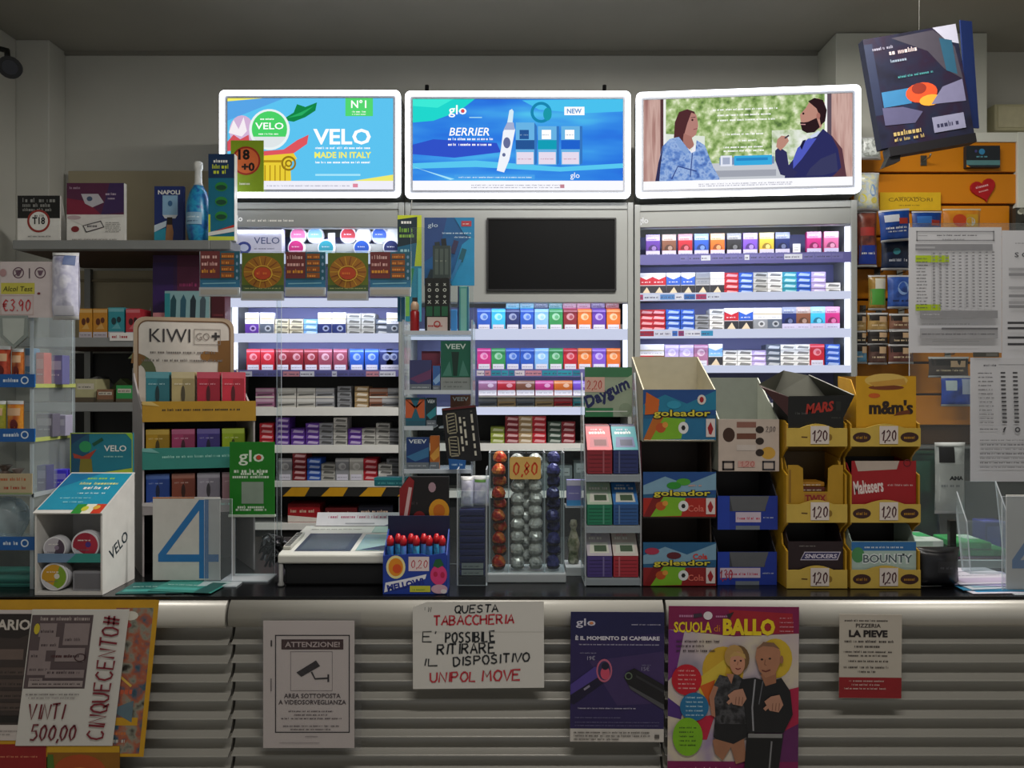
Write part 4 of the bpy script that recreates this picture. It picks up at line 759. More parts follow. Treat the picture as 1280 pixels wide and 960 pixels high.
for k, (p0, p1, q0, q1, col, lab) in enumerate([(1068, 1083, 391, 416, '#b08a4a', 'gold wafer pack next to the cabinet edge'), (1084, 1110, 391, 415, '#b8904a', 'gold wafer pack, second from the cabinet edge'), (1111, 1140, 392, 414, '#7a4a34', 'brown wafer pack beside the table of figures sheet'),
        (1067, 1084, 428, 455, '#4a84a8', 'light blue pack low beside the cabinet edge'), (1085, 1109, 428, 456, '#4a2c24', 'dark brown pack beside the light blue one'), (1110, 1142, 430, 455, '#5c2c24', 'reddish brown pack above the yellow chocolate carton'), (1068, 1083, 413, 432, '#17110f', 'narrow black wafer pack next to the cabinet edge, between gold and light blue ones'), (1084, 1110, 412, 432, '#1c1412', 'black wafer pack just under the second gold one'), (1111, 1141, 412, 433, '#1a1210', 'black wafer pack just under the brown one'),
        (1160, 1211, 446, 472, '#2c1c18', 'wide black pack under the table of figures sheet')]):
    bag('hanging_wafer_pack', p0, p1, q0, q1, 2.96, lab, 'wafer pack', [col, lighter(col, .15), darker(col, .3)], lambda b, w, h: (b.rect(-.45 * w, .08 * h, .45 * w, .42 * h, c('#1a1210'), 6, 4), b.rect(.0 * w, .0, .4 * w, .3 * h, c('#c8a884'), 5, 5), b.small(-.35 * w, -.2 * h, .35 * w, .01, c('#e0cca8'))), .03, 'wafer packs hanging on the slatted wall')
bag('hanging_sweet_bag', 1176, 1214, 470, 508, 2.95, 'royal blue and white bag hanging alone below the black pack', 'sweet bag', ['#1c3a98', '#2a52c0', '#14286c'], lambda b, w, h: (b.rect(-.4 * w, .02 * h, -.05 * w, .35 * h, c('#c8d8dc'), 5, 5), b.rect(.12 * w, -.1 * h, .45 * w, .4 * h, c('#b8c4dc'), 5, 5)))
for k, (p0, p1, q0, q1, Y, lab) in enumerate([(1072, 1101, 172, 200, 2.94, 'crumpled clear plastic bag at the top of the orange wall'), (1067, 1099, 216, 264, 2.94, 'clear bag with yellow and blue sweets beside the yellow sign')]):
    m = pr_noise('clear_bag_%d' % k, ['#b8beb8', '#e0e4de', '#8e948c', '#d8dcd4'] if k == 0 else ['#d8dcd8', '#b8c4cc', '#dcd8a8', '#a8b8c8'], 45, .25)
    bag('hanging_clear_bag', p0, p1, q0, q1, Y, lab, 'plastic bag', [], (lambda b, w, h: (b.ell(-.25 * w, -.2 * h, .16 * w, .12 * h, c('#d8cc3c'), 12), b.ell(.15 * w, .0, .12 * w, .16 * h, c('#7a98c0'), 12), b.ell(.2 * w, -.25 * h, .12 * w, .08 * h, c('#c8ba58'), 12))) if k else None, .05, None, matl=m)
def dysg(b, w, h): b.rect(0, 0, w, h, c('#e3b81e')); b.text('CARRADORI', .5 * w, .5 * h, .014, c('#6a4c10'), w=.72 * w, bold=.0); b.small(.3 * w, .68 * h, .72 * w, .008, c('#8a6a18')); b.small(.3 * w, .25 * h, .68 * w, .007, c('#8a6a18'))
o = card('yellow_sign', 1100, 1176, 240.5, 263, 2.948 if False else 3.035, None, 'yellow sign with dark lettering clipped on the orange slatted wall', 'sign', dysg, base='#e3b81e')
def dtc(b, w, h): b.rect(0, 0, w, h, c('#242a30')); b.rect(0, .1 * h, w, .32 * h, c('#5a8a8c')); b.ell(.46 * w, .72 * h, .09 * w, .14 * h, c('#3a8ab8'), 14); b.small(.3 * w, .45 * h, .66 * w, .01, c('#6ab0c0')); b.poly([(0, .12 * h), (.12 * w, 0), (0, 0)], c('#d9860f')); b.ell(.28 * w, .74 * h, .04 * w, .07 * h, c('#4a4a88'), 10)
card('mounted_picture_card', 1208, 1250, 182, 209, 3.027, None, 'dark teal card fixed on the top orange board', 'card', dtc, th=.02, base='#242a30')
t = []
b = new(); hp = [(0, -.048), (.03, -.012), (.05, .025), (.04, .05), (.018, .052), (0, .03), (-.018, .05), (-.04, .048), (-.05, .02), (-.03, -.015)]
hp = [(math.copysign(1, math.sin(a)) * abs(16 * math.sin(a) ** 3) / 16 * .05, (13 * math.cos(a) - 5 * math.cos(2 * a) - 2 * math.cos(3 * a) - math.cos(4 * a)) / 16 * .05) for a in [2 * PI * i / 28 for i in range(28)]]
b.prism(hp, 0, .008, c('#b3141c')); b.on(); b.small(-.03, .008, .03, .013, c('#e8b0b0')); b.small(-.022, -.01, .02, .01, c('#e8b0b0'))
o = tag(b.build('mounted_heart', bevel=.003), 'red heart shaped sticker with pale writing on the second orange board', 'sticker'); o.location = (X(1228, YW), YW - .009, Z(237, YW)); o.rotation_euler = (0, -.25, 0)
b = new(); b.box(0, 0, 0, .09, .02, .09, c('#33332e')); b.on()
for k in range(9): b.ell(.01 + rnd.random() * .07, .01 + rnd.random() * .07, .012, .01, c(['#c8c8b8', '#8a8a7c', '#14140f'][k % 3]), 10)
o = tag(b.build('mounted_pattern_card'), 'black and white mottled card at the end of the orange wall', 'card'); o.location = (X(1262, YW) + .002, YW - .034, Z(290, YW))
# cream control box on the pale wall
t = thing('mounted_control_box', (X(1240, 3.3), 3.28, Z(165, 3.3)), 'cream electrical box high on the wall above the orange boards', 'control box')
b = new(); b.box(0, 0, 0, .26, .068, .115, c('#cfc9a4')); b.build('housing', t, bevel=.006)
b = new(); b.box(.012, -.004, .012, .248, 0, .103, c('#d9d3b0')); b.build('lid', t, bevel=.003)
# ------------------------------------------------------------------ printed display hanging from the ceiling
YH = 2.3
t = thing('hanging_promo_display', (X(1148, YH), YH, Z(108, YH)), 'dark printed cardboard display hanging crooked from the ceiling', 'hanging display', rz=0)
def tilted(o): o.rotation_euler = (0, -.17, 0); return o
b = new(); w, h = .285, .335; b.box(-w / 2, 0, -h / 2, w / 2, .03, h / 2, c('#10152c', .8)); b.on(-w / 2, 0, -h / 2)
b.rect(0, 0, w, h, pr_noise('night_picture', ['#15121c', '#1d2033', '#24182a', '#1b2a44'], 9, .35)); b.rect(0, .3 * h, .09 * w, .95 * h, c('#16203c')); b.poly([(.3 * w, .97 * h), (.75 * w, .98 * h), (.95 * w, .8 * h), (.98 * w, .5 * h), (.8 * w, .62 * h), (.66 * w, .8 * h)], c('#3a3640')); b.poly([(.75 * w, h), (w, h), (w, .82 * h), (.88 * w, .86 * h)], c('#a8a8b8')); b.poly([(.8 * w, .9 * h), (.93 * w, .86 * h), (.93 * w, .55 * h), (.82 * w, .6 * h)], c('#1d4a60'))
b.rect(.1 * w, .36 * h, .4 * w, .5 * h, c('#2c6a94')); b.ell(.52 * w, .44 * h, .17 * w, .09 * h, c('#c8441c'), 18); b.ell(.6 * w, .36 * h, .12 * w, .05 * h, c('#d8902c'), 14); b.ell(.5 * w, .48 * h, .08 * w, .05 * h, c('#7a2414'), 14); b.poly([(.6 * w, .32 * h), (.97 * w, .3 * h), (.97 * w, .5 * h), (.75 * w, .46 * h)], c('#6a6884'))
b.poly([(.08 * w, .36 * h), (.3 * w, .34 * h), (.5 * w, .27 * h), (.4 * w, .18 * h), (.08 * w, .2 * h)], c('#4c4a68'))
b.small(.08 * w, .88 * h, .3 * w, .012, c('#8a8898')); b.small(.25 * w, .82 * h, .62 * w, .018, c('#b8a8a8')); b.small(.25 * w, .75 * h, .45 * w, .012, c('#7a8898')); b.small(.3 * w, .6 * h, .7 * w, .01, c('#3a7a7c')); b.small(.15 * w, .09 * h, .52 * w, .02, c('#a8925c')); b.small(.15 * w, .04 * h, .5 * w, .014, c('#a8925c')); b.rect(.58 * w, .06 * h, .92 * w, .2 * h, c('#7c7c94')); b.small(.62 * w, .1 * h, .88 * w, .02, c('#2a2a44'))
tilted(b.build('printed_panel', t))
b = new(); b.box(0, 0, -h / 2 + .02, .05, .004, h / 2 + .008, c('#14285c')); o = b.build('side_flap', t); o.location = (w / 2 * math.cos(.17), .002, w / 2 * math.sin(.17)); o.rotation_euler = (0, -.1, math.radians(22))
b = new(); b.box(-w / 2 + .02, -.006, -h / 2 - .028, w / 2, .034, -h / 2 - .001, c('#0d0b10')); b.poly([], BLACK) if False else None; b.prism([(-w / 2 + .0, -h / 2 - .055), (-w / 2 + .05, -h / 2 - .045), (-w / 2 + .055, -h / 2 - .026), (-w / 2 + .02, -h / 2 - .026)], 0, .03, c('#0d0b10')); tilted(b.build('lower_edge', t))
b = new(); b.tube([(.01, .015, h / 2 + .002), (.012, .015, CEIL - Z(108, YH))], .0012, mat('hanging_thread', '#8a8a84', .6), 5); b.build('cord', t)
# ------------------------------------------------------------------ counter
CT = 1.06; YF0 = 1.68
M_TOP = mat('black_countertop', '#0b0b0d', .22, noise=.2, scale=30)
M_SLAT = mat('grey_beige_lacquer', '#a6a39b', .36, .2, noise=.03, scale=6)
counter = thing('shop_counter', (0, YF0, 0), 'long grey louvred shop counter with black top and papers taped to it', 'counter')
def cp(o): return o
b = new(); b.box(-2.05, 0, CT - .007, 2.7, .66, CT, M_TOP); b.build('countertop', counter, bevel=.0015)
b = new(); b.box(-2.04, .035, .0, 2.69, .62, CT - .008, mat('counter_carcass', '#4a4844', .7)); b.build('carcass', counter)
for x0, x1, dy, dz in ((-2.05, -.627, .0, -.001), (-.621, .332, .003, 0), (.338, 2.7, .001, .0015)):
    b = new(); z1 = CT - .0075 + min(dz, 0); z0 = .996 + dz
    pr = [(.034, z1), (-.004, z1), (-.014, z1 - .008), (-.0205, z1 - .02), (-.0235, z1 - .034), (-.0215, z0 + .008), (-.016, z0 + .001), (-.008, z0), (.034, z0)]
    b.prismx([(p[0] + dy, p[1]) for p in pr], x0, x1, M_SLAT, smooth=True); b.build('rounded_edge', counter)
    b = new(); z = z0; pts = []
    while z > .1:
        pts += [(.026, z - .0005), (.0255, z - .012), (.0215, z - .023), (.013, z - .032), (.0, z - .0385), (-.005, z - .041), (.002, z - .0425)]; z -= .0412
    n = len(pts); v = [(x0, p[0] + dy, p[1]) for p in pts] + [(x1, p[0] + dy, p[1]) for p in pts]
    fs = [(i, n + i, n + i + 1, i + 1) for i in range(n - 1)]
    b.add(v, fs, M_SLAT, True); b.sm = [(i % 7) not in (5, 6) for i in range(n - 1)]
    b.box(x0, .027 + dy, .1, x1, .034, z0, M_SLAT); b.sm += [False] * 0
    b.build('louvre_panel', counter)
b = new(); b.box(-2.0, .05, 0, 2.65, .07, .1, M_DARKIN); b.build('plinth', counter)
# ------------------------------------------------------------------ goods on the counter
def pane(b, x0, y0, z0, x1, y1, z1, m=None): b.box(x0, y0, z0, x1, y1, z1, m or ACR, edge=EDGE)
Z0 = CT + .0006
def at(o, x, y, z): o.location = (x, y, z); return o
# ---- clear tower at the edge of the counter
tx0, tx1, ty0, ty1 = -1.33, -1.095, 1.74, 1.905
t = thing('acrylic_tower', (0, 0, 0), 'tall clear acrylic display tower with blue shelf strips at the counter end', 'display stand')
b = new(); pane(b, tx1 - .004, ty0, Z0, tx1, ty1, 1.80); b.build('side_panel', t)
b = new(); pane(b, tx0, ty0, Z0, tx0 + .004, ty1, 1.80); b.build('side_panel', t)
b = new(); pane(b, tx0 + .005, ty1 - .004, Z0, tx1 - .005, ty1, 1.80); b.build('back_panel', t)
b = new(); pane(b, tx0, ty0, 1.801, tx1, ty1, 1.805, FILM); b.build('top_panel', t)
TZ = [Z(483, 1.74), Z(551, 1.74), Z(620, 1.74), Z(686, 1.74)]
for k, z in enumerate(TZ):
    b = new(); pane(b, tx0 + .005, ty0 + .002, z, tx1 - .005, ty1 - .005, z + .004); b.box(tx1 - .0046, ty0, z - .003, tx1 + .0012, ty1, z + .006, c('#b5bd6a' if k < 2 else '#a8b0b4')); s = b.build('shelf', t)
    if k != 2:
        b = new(); b.box(tx0, ty0 - .005, z - .002, X(43, 1.735), ty0 - .001, z + .028, c('#0f5aa4')); b.on(0, ty0 - .005, 0); b.small(X(4, 1.735), z + .01, X(26, 1.735), .011, c('#d8e6f4')); b.ring(X(31, 1.735), z + .014, .009, .003, c('#d8e6f4')); b.build('label_strip', s)
b = new(); pane(b, X(38, 1.742), ty0, Z0, X(41, 1.742), ty0 + .006, 1.80, FILM); b.build('front_post', t)
def dalc(b, w, h):
    b.rect(.02 * w, .42 * h, .62 * w, .62 * h, c('#c8c04c')); b.ring(.33 * w, .8 * h, .1 * w, .018 * w, c('#5a3a4c')); b.ring(.72 * w, .8 * h, .1 * w, .018 * w, c('#5a3a4c')); b.poly([(.27 * w, .85 * h), (.4 * w, .85 * h), (.35 * w, .74 * h), (.31 * w, .74 * h)], c('#6a5060')); b.poly([(.67 * w, .84 * h), (.78 * w, .84 * h), (.74 * w, .75 * h), (.7 * w, .75 * h)], c('#6a5060')); b.line([(.26 * w, .74 * h), (.4 * w, .87 * h)], .012 * w, c('#5a3a4c')); b.line([(.53 * w, .7 * h), (.53 * w, .88 * h)], .02 * w, c('#4a3a44')); b.ell(.06 * w, .8 * h, .06 * w, .07 * h, c('#b08a8c'), 14)
    b.text('Alcol Test', .32 * w, .47 * h, .09 * h, c('#3a3a14'), w=.52 * w, bold=.0, shear=.15); b.frame(.02 * w, .05 * h, .6 * w, .4 * h, .008 * w, c('#c8a8a0')); b.hand('€3.90', .06 * w, .12 * h, .2 * h, c('#c22a34'), w=.5 * w, seed=4); b.ell(.7 * w, .43 * h, .03 * w, .02 * h, c('#7a2830'), 10)
card('alcohol_test_sign', 0, 70, 327, 397, 1.732, None, 'handwritten sign with two ringed icons and red price on the acrylic tower', 'sign', dalc, th=.002, base='#cfc4c4')
bag('hanging_plastic_bag', 66, 99, 316, 400, 1.735, 'crumpled whitish plastic bag hanging beside the alcohol test sign', 'plastic bag', [], lambda b, w, h: (b.rect(-.3 * w, -.44 * h, .42 * w, -.3 * h, c('#c8c8d4'), 5, 4), b.rect(.1 * w, .3 * h, .45 * w, .45 * h, c('#5a6a94'), 5, 4)), .05, matl=pr_noise('white_crumple', ['#8c8ca8', '#d4d4e4', '#b8b8d0', '#eeeef6'], 22, .25))
b = new(); b.prism([(0, -.045), (.03, -.018), (.032, .03), (-.032, .03), (-.03, -.018)], 0, .006, c('#8a9490')); b.on(); b.prism([(0, -.036), (.023, -.014), (.025, .024), (-.025, .024), (-.023, -.014)], -.001, 0, c('#b4bcb6'))
for a in range(4): b.line([(.012 * math.cos(a * PI / 4), -.001 + .012 * math.sin(a * PI / 4)), (-.012 * math.cos(a * PI / 4), -.001 - .012 * math.sin(a * PI / 4))], .004, c('#4a5450'))
at(tag(b.build('mounted_shield_badge'), 'grey shield shaped badge on the front of the acrylic tower', 'badge'), X(17, 1.73), 1.73, Z(411, 1.73))
for k, (p0, p1, q0, q1, Y, zb, cols, lab) in enumerate([(-12, 14, 433, 480, 1.76, TZ[0] + .006, ['#b02a24', '#c85030', '#8a1c1c'], 'red sweet bag on the top tier of the acrylic tower'), (15, 30, 436, 480, 1.765, TZ[0] + .006, ['#a83a24', '#c8702c', '#7a2018'], 'narrow orange red bag on the top tier of the acrylic tower'),
        (-14, 8, 500, 546, 1.76, TZ[1] + .006, ['#8a9a2c', '#b8b43c', '#5a7a24'], 'yellow green bag on the second tier of the acrylic tower'), (9, 30, 500, 546, 1.762, TZ[1] + .006, ['#c84a1c', '#d8902c', '#a82c14'], 'orange red bag on the second tier of the acrylic tower')]):
    bag('sweet_bag', p0, p1, q0, q1, Y, lab, 'sweet bag', cols, lambda b, w, h: (b.rect(-.4 * w, .1 * h, .4 * w, .3 * h, c('#d8b08a'), 4, 4), b.ell(.05 * w, -.15 * h, .25 * w, .15 * h, c('#6a1814'), 12)), .02, 'sweet bags in the acrylic tower', zb=zb)
for k, (p0, p1, h, Y, tz, col, lab) in enumerate([(45, 55, .075, 1.79, 0, '#d8503c', 'coral red tube pack on the top tier of the acrylic tower'), (31, 40, .085, 1.78, 0, '#5a8ab0', 'blue tube pack on the top tier of the acrylic tower'), (58, 78, .07, 1.82, 0, '#6a6a9c', 'lilac carton at the rear of the top tower tier'),
        (45, 66, .055, 1.80, 1, '#6c6878', 'grey carton on the second tower tier'), (64, 82, .05, 1.84, 1, '#a8a4bc', 'pale grey carton at the rear of the second tower tier'), (46, 58, .06, 1.79, 2, '#2c2470', 'dark violet carton on the third tower tier'), (62, 84, .045, 1.83, 2, '#4a3ce0', 'bright violet carton at the rear of the third tower tier')]):
    w = (p1 - p0) / FPX * Y
    def dr(b, w, h, col=col): b.rect(.08 * w, .5 * h, .92 * w, .8 * h, c(lighter(col, .4))); b.small(.15 * w, .3 * h, .85 * w, .006, c(lighter(col, .6)))
    o = carton('tower_carton', p0, p1, 0, Y, TZ[tz] + .0045, .03, col, lab, 'carton', dr, 'cartons in the acrylic tower') if False else None
    b = new(); b.box(-w / 2, 0, 0, w / 2, .03, h, c(col)); b.on(-w / 2, 0, 0); dr(b, w, h); at(tag(b.build('tower_carton', bevel=.001), lab, 'carton', 'cartons in the acrylic tower'), X((p0 + p1) / 2, Y), Y, TZ[tz] + .0045)
for k, (px, r, col, lab) in enumerate([(6, .028, '#5a4c44', 'brown wrapped sweet on the third tower tier'), (22, .024, '#8a7a74', 'pale wrapped sweet beside the brown one on third tower tier')]):
    b = new(); b.lathe([(0, 0), (r * .8, .004), (r, r * .8), (r * .7, r * 1.5), (.006, r * 1.7), (r * .6, r * 2.2), (0, r * 2.1)], pr_noise('sweet_foil_%d' % k, [darker(col, .4), col, lighter(col, .4)], 40, .3), 9, smooth=False)
    at(tag(b.build('wrapped_sweet'), lab, 'sweet', 'wrapped sweets in the acrylic tower'), X(px, 1.79), 1.79, TZ[2] + .0045)
def dpo(b, w, h): b.small(.05 * w, .66 * h, .9 * w, .2 * h, c('#b85a2c')); b.small(.3 * w, .25 * h, .85 * w, .2 * h, c('#a83c24')); b.rect(0, 0, w, .08 * h, c('#8a9a6a'))
card('price_sign', -10, 40, 592, 618, 1.734, None, 'cream price sign with orange handwriting low on the acrylic tower', 'sign', dpo, th=.002, base='#b8a888')
b = new(); b.lathe([(.028, 0), (.03, .005), (.046, .038), (.049, .06), (.045, .08), (.03, .098), (.0, .106)], clear('glass_globe', '#dfeaf0', .16, .04), 24); at(tag(b.build('glass_jar'), 'round glass jar on the fourth tier of the acrylic tower', 'jar'), X(6, 1.80), 1.805, TZ[3] + .0045)
b = new(); 
for k in range(5): b.box(-.1 + rnd.uniform(-.004, .004), -.06, k * .004, .098, .06 + rnd.uniform(-.003, .003), k * .004 + .003, c(['#2a6a64', '#3c8478', '#1f5550'][k % 3]))
at(tag(b.build('leaflet_stack'), 'stack of dark teal leaflets at the foot of the acrylic tower', 'leaflets'), -1.214, 1.82, Z0)
# ---- white dispenser of round tins
vx0, vx1, vy0, vy1 = X(43.5, 1.69), X(128, 1.69), 1.69, 1.834
vw = vx1 - vx0; zf, zb_ = Z(641, 1.69) - Z0, Z(592, 1.834) - Z0
t = thing('tin_dispenser', (vx0, vy0, Z0), 'white cardboard tin dispenser with sloping teal roof at the counter edge', 'dispenser')
MV = c('#d8d6d2'); th = .004; d = vy1 - vy0
b = new()
for x in (0, vw - th): b.prismx([(0, 0), (d, 0), (d, zb_), (0, zf)], x, x + th, MV)
b.box(th, 0, 0, vw - th, d, .006, MV); b.box(th, d - th, .006, vw - th, d, zb_ - .001, MV)
b.on(vw, 0, 0, rz=PI / 2); b.text('VELO', .075, .085, .026, c('#23323a'), w=.085, bold=.015, rot=.42); b.build('body', t)
ang = math.atan2(zb_ - zf, d); L = math.hypot(d, zb_ - zf)
b = new(); b.M = Matrix.Translation((0, 0, zf)) @ Matrix.Rotation(ang - PI / 2, 4, 'X'); b.M = Matrix.Translation((0, -.006, zf + .0005)) @ Matrix.Rotation(-(PI / 2 - ang), 4, 'X'); Mr = b.M.copy()
b.box(-.001, 0, 0, vw + .001, .003, L + .006, MV); b.n = .0004; b.rect(.002, .012, vw - .002, L, c('#1f8fae')); b.poly([(.002, .6 * L), (vw * .5, L), (.002, L)], c('#1b6f9c')); b.small(.05 * vw + .045, .84 * L, .8 * vw, .012, c('#9ac84a')); b.small(.3 * vw, .7 * L, .9 * vw, .013, c('#d8dc8a')); b.small(.42 * vw, .58 * L, .88 * vw, .015, WHITE); b.small(.4 * vw, .46 * L, .85 * vw, .008, c('#bfe4ec')); b.small(.2 * vw, .34 * L, .7 * vw, .007, c('#8fd0dc')); b.small(.3 * vw, .24 * L, .6 * vw, .007, c('#8fd0dc'))
for k, cc in enumerate(['#2c8a34', '#e8e4d0', '#c83a20']): b.rect((.56 + .145 * k) * vw, -.004, (.705 + .145 * k) * vw, .2 * L, c(cc))
b.ell(.72 * vw, .09 * L, .05 * vw, .06 * L, c('#c8c83a'), 12); b.ell(.88 * vw, .12 * L, .05 * vw, .05 * L, c('#d8a83a'), 12); b.build('roof', t)
b = new(); hx0, hx1, hz1 = X(88, vy1) - vx0, X(166, vy1) - vx0, Z(541, vy1) - Z0
b.box(hx0, d + .0005, zb_ - .03, hx1, d + .005, hz1, c('#1d7f92')); b.on(hx0, d + .0005, 0); hw_ = hx1 - hx0; hh = hz1 - zb_
b.rect(0, zb_, .3 * hw_, hz1, c('#1c5470')); b.poly([(0, zb_ + .7 * hh), (.3 * hw_, hz1), (0, hz1)], c('#1c3c64')); b.ell(.24 * hw_, zb_ + .66 * hh, .1 * hw_, .14 * hh, c('#2f9a5c'), 16); b.poly([(.04 * hw_, zb_ + .5 * hh), (.2 * hw_, zb_ + .42 * hh), (.42 * hw_, zb_ + .6 * hh), (.3 * hw_, zb_ + .34 * hh), (.06 * hw_, zb_ + .38 * hh)], c('#b0402c')); b.poly([(.14 * hw_, zb_), (.36 * hw_, zb_), (.34 * hw_, zb_ + .36 * hh), (.16 * hw_, zb_ + .36 * hh)], c('#8a7a24')); b.line([(.36 * hw_, zb_ + .7 * hh), (.52 * hw_, zb_ + .85 * hh)], .008, c('#14543c'))
b.text('VELO', .72 * hw_, zb_ + .55 * hh, .014, WHITE, w=.36 * hw_, bold=.02); b.small(.54 * hw_, zb_ + .4 * hh, .85 * hw_, .006, c('#9ad0c8')); b.poly([(.4 * hw_, zb_), (hw_, zb_), (hw_, zb_ + .14 * hh)], c('#b8c83c')); b.poly([(.88 * hw_, hz1), (hw_, hz1), (hw_, hz1 - .2 * hh)], c('#8ac83c')); b.frame(0, zb_, hw_, hz1, .002, c('#b8c84a')); b.build('header_card', t)
b = new(); zs = Z(703, 1.695) - Z0
b.box(th, .004, zs, vw - th, d - th - .001, zs + .004, MV); b.on(0, .004, 0); b.rect(th, zs, vw - th, zs + .02, c('#6a88a8')); b.poly([(vw * .45, zs), (vw - th, zs), (vw - th, zs + .02), (vw * .6, zs + .02)], c('#2f8c84')); b.build('inner_shelf', t)
b = new(); b.box(vw * .52, .012, .007, vw - th - .001, .05, .05, c('#8c8c92')); b.box(vw * .55, .010, .012, vw - th - .006, .012, .045, c('#6a6a70')); b.build('empty_slot', t)
def tin(px, py, r, Y, cols, lab):
    t = thing('nicotine_pouch_tin', (X(px, Y), Y, Z(py, Y)), lab, 'tin', 'tins in the white dispenser')
    b = new(); b.lathe([(r * .93, .002), (r, .005), (r, .02), (r * .95, .023)], c('#cfcfd4', .35), 28, axis='y'); b.build('tin_body', t)
    b = new(); b.lathe([(r * .96, -.001), (r * .98, .0015)], c('#e0e0e4', .35), 28, axis='y'); b.on(0, -.001, 0); b.ell(0, 0, r * .86, r * .86, c(cols[0]), 28)
    b.ell(0, 0, r * .86, r * .86, c(cols[1]), 18, -PI * .55, PI * .35); b.ell(0, 0, r * .86, r * .86, c('#c9c9cf'), 18, PI * 1.05, PI * 1.6); b.ell(.2 * r, .05 * r, r * .2, r * .2, c(cols[2]), 12); b.small(-.5 * r, .3 * r, .4 * r, .14 * r, WHITE); b.small(-.6 * r, -.35 * r, .3 * r, .1 * r, c('#6a6a74')); b.build('lid', t)
zt1 = zs + Z0 + .0045
for px, r, Y, zz, cols, lab in ((68.5, .0262, 1.700, zt1, ['#b8b4bc', '#4a3a4c', '#8a7a90'], 'white and dark grey tin on the upper shelf of the white dispenser'), (107, .0325, 1.702, zt1, ['#9c1c34', '#b02840', '#4a2c80'], 'crimson and violet tin on the upper shelf of the white dispenser'), (68, .0318, 1.700, Z0 + .0065, ['#c8961c', '#7aa024', '#d8d4c8'], 'yellow and green tin at the bottom of the white dispenser')):
    tin(px, 480 - (zz + r - HC) * FPX / Y, r, Y, cols, lab)
# ---- teal leaflets lying on the counter
for k, (x, y, rz, col, lab) in enumerate([(X(196, 1.74), 1.745, .05, '#1f5f5c', 'dark teal leaflet lying on the counter beside the white dispenser'), (X(236, 1.745), 1.75, -.12, '#2c7a70', 'green teal leaflet lying under the acrylic sign holder')]):
    b = new(); b.box(-.075, -.045, 0, .075, .055, .0012, c(col)); b.M = Matrix.Rotation(-PI / 2, 4, 'X') @ Matrix.Translation((0, -.0014, 0)); b.n = 0; b.rect(-.068, -.03, .03, -.01, c('#3c948c')); b.small(-.06, .01, .05, .006, c('#b8d8d0')); b.rect(.035, -.048, .07, .04, c('#174844'))
    o = at(tag(b.build('leaflet'), lab, 'leaflet', 'teal leaflets on the counter'), x, y, Z0 + k * .0016); o.rotation_euler = (0, 0, rz)
# ---- cardboard display with rounded header
KR = .27; kx, ky = -.774, 1.884
t = thing('cardboard_display', (kx, ky, Z0), 'tall cardboard display with rounded white header and mustard tray on the counter', 'display stand', rz=KR)
def newk():
    b = MB(); b.bend = lambda x, y, z: (x - .33 * y, y, z); return b
kd = .165; kw = .13
zl = [Z(525, 1.87) - Z0, Z(584, 1.87) - Z0, Z(640, 1.87) - Z0]
b = newk()
for x in (-kw, kw - .004): b.prismx([(.0, 0), (kd, 0), (kd, zl[0] + .13), (kd - .03, zl[0] + .1), (.03, zl[0] + .03), (0, zl[0])], x, x + .004, c('#a8a0a0'))
b.build('side_panel', t)
b = newk(); b.box(-kw + .004, kd - .005, 0, kw - .004, kd, zl[0] + .12, c('#2a2628')); b.build('back_panel', t)
b = newk(); hz0, hz1 = zl[0] + .035, Z(397, 2.02) - Z0; hx0, hx1 = -kw + .001, kw - .012
b.prism(rr(hx0, hz0, hx1, hz1, .028), kd - .012, kd - .006, c('#cfc8be'))
ringbox(b, rr(hx0, hz0, hx1, hz1, .03), rr(hx0 + .009, hz0, hx1 - .009, hz1 - .009, .024), kd - .0132, kd - .012, c('#b09a80')); ringbox(b, rr(hx0 + .009, hz0, hx1 - .009, hz1 - .009, .024), rr(hx0 + .012, hz0, hx1 - .012, hz1 - .012, .022), kd - .0128, kd - .012, c('#6a4a2c'))
b.bend = None; b.on(-.33 * kd, kd - .0121, 0)
br, gn = c('#7a5424'), c('#5c6440')
b.line([(hx0 + .004, hz0 + .12)] + [(hx0 + .004 + .042 * math.sin(a * .25), hz0 + .08 + .042 * math.cos(a * .25)) for a in range(0, 8)], .026, gn); b.line([(hx0 + .0, hz0 + .122), (hx0 + .014, hz0 + .12), (hx0 + .026, hz0 + .112)], .028, br)
b.line([(hx1 - .07, hz0 + .128), (hx1 - .03, hz0 + .126)], .026, br); b.line([(hx1 - .022, hz0 + .17), (hx1 - .02, hz0 + .13), (hx1 - .022, hz0 + .085)], .03, br); b.ell(hx1 - .068, hz0 + .128, .012, .013, c('#8a6028'), 14)
b.text('KIWI', -.037, hz1 - .066, .036, c('#332f30'), w=.1); b.frame(.022, hz1 - .072, .088, hz1 - .03, .0016, c('#8a8078')); b.text('GO', .044, hz1 - .06, .02, c('#8a8078'), w=.034); b.text('+', .076, hz1 - .062, .026, c('#332f30'), bold=.04)
b.small(-.085, hz1 - .096, .075, .009, c('#77706a')); b.small(-.105, hz1 - .117, .095, .009, c('#77706a')); b.build('header', t)
for k, (zz, col, hh) in enumerate(((zl[0], '#a8801c', .05), (zl[1], '#2a7a70', .052), (zl[2], '#8a8484', .03))):
    b = newk(); b.box(-kw + .0045, .004, zz + .003, kw - .0045, kd - .0055, zz + .006, c(col)); b.box(-kw - .001, -.004, zz - .004, kw + .001, -.0005, zz + hh - .004, c(col)); b.bend = None; b.on(0, -.004, 0); b.small(-.085, zz + hh * .45, .095, .008, c('#3a2c10' if k == 0 else '#8ac0b4'))
    b.poly([(-kw, zz + hh - .004), (-kw + .02, zz + hh - .004), (-kw + .04, zz + hh - .016), (-kw, zz + hh - .012)], c(lighter(col, .3))); b.build('tray', t)
KM = Matrix.Translation((kx, ky, Z0)) @ Matrix.Rotation(KR, 4, 'Z')
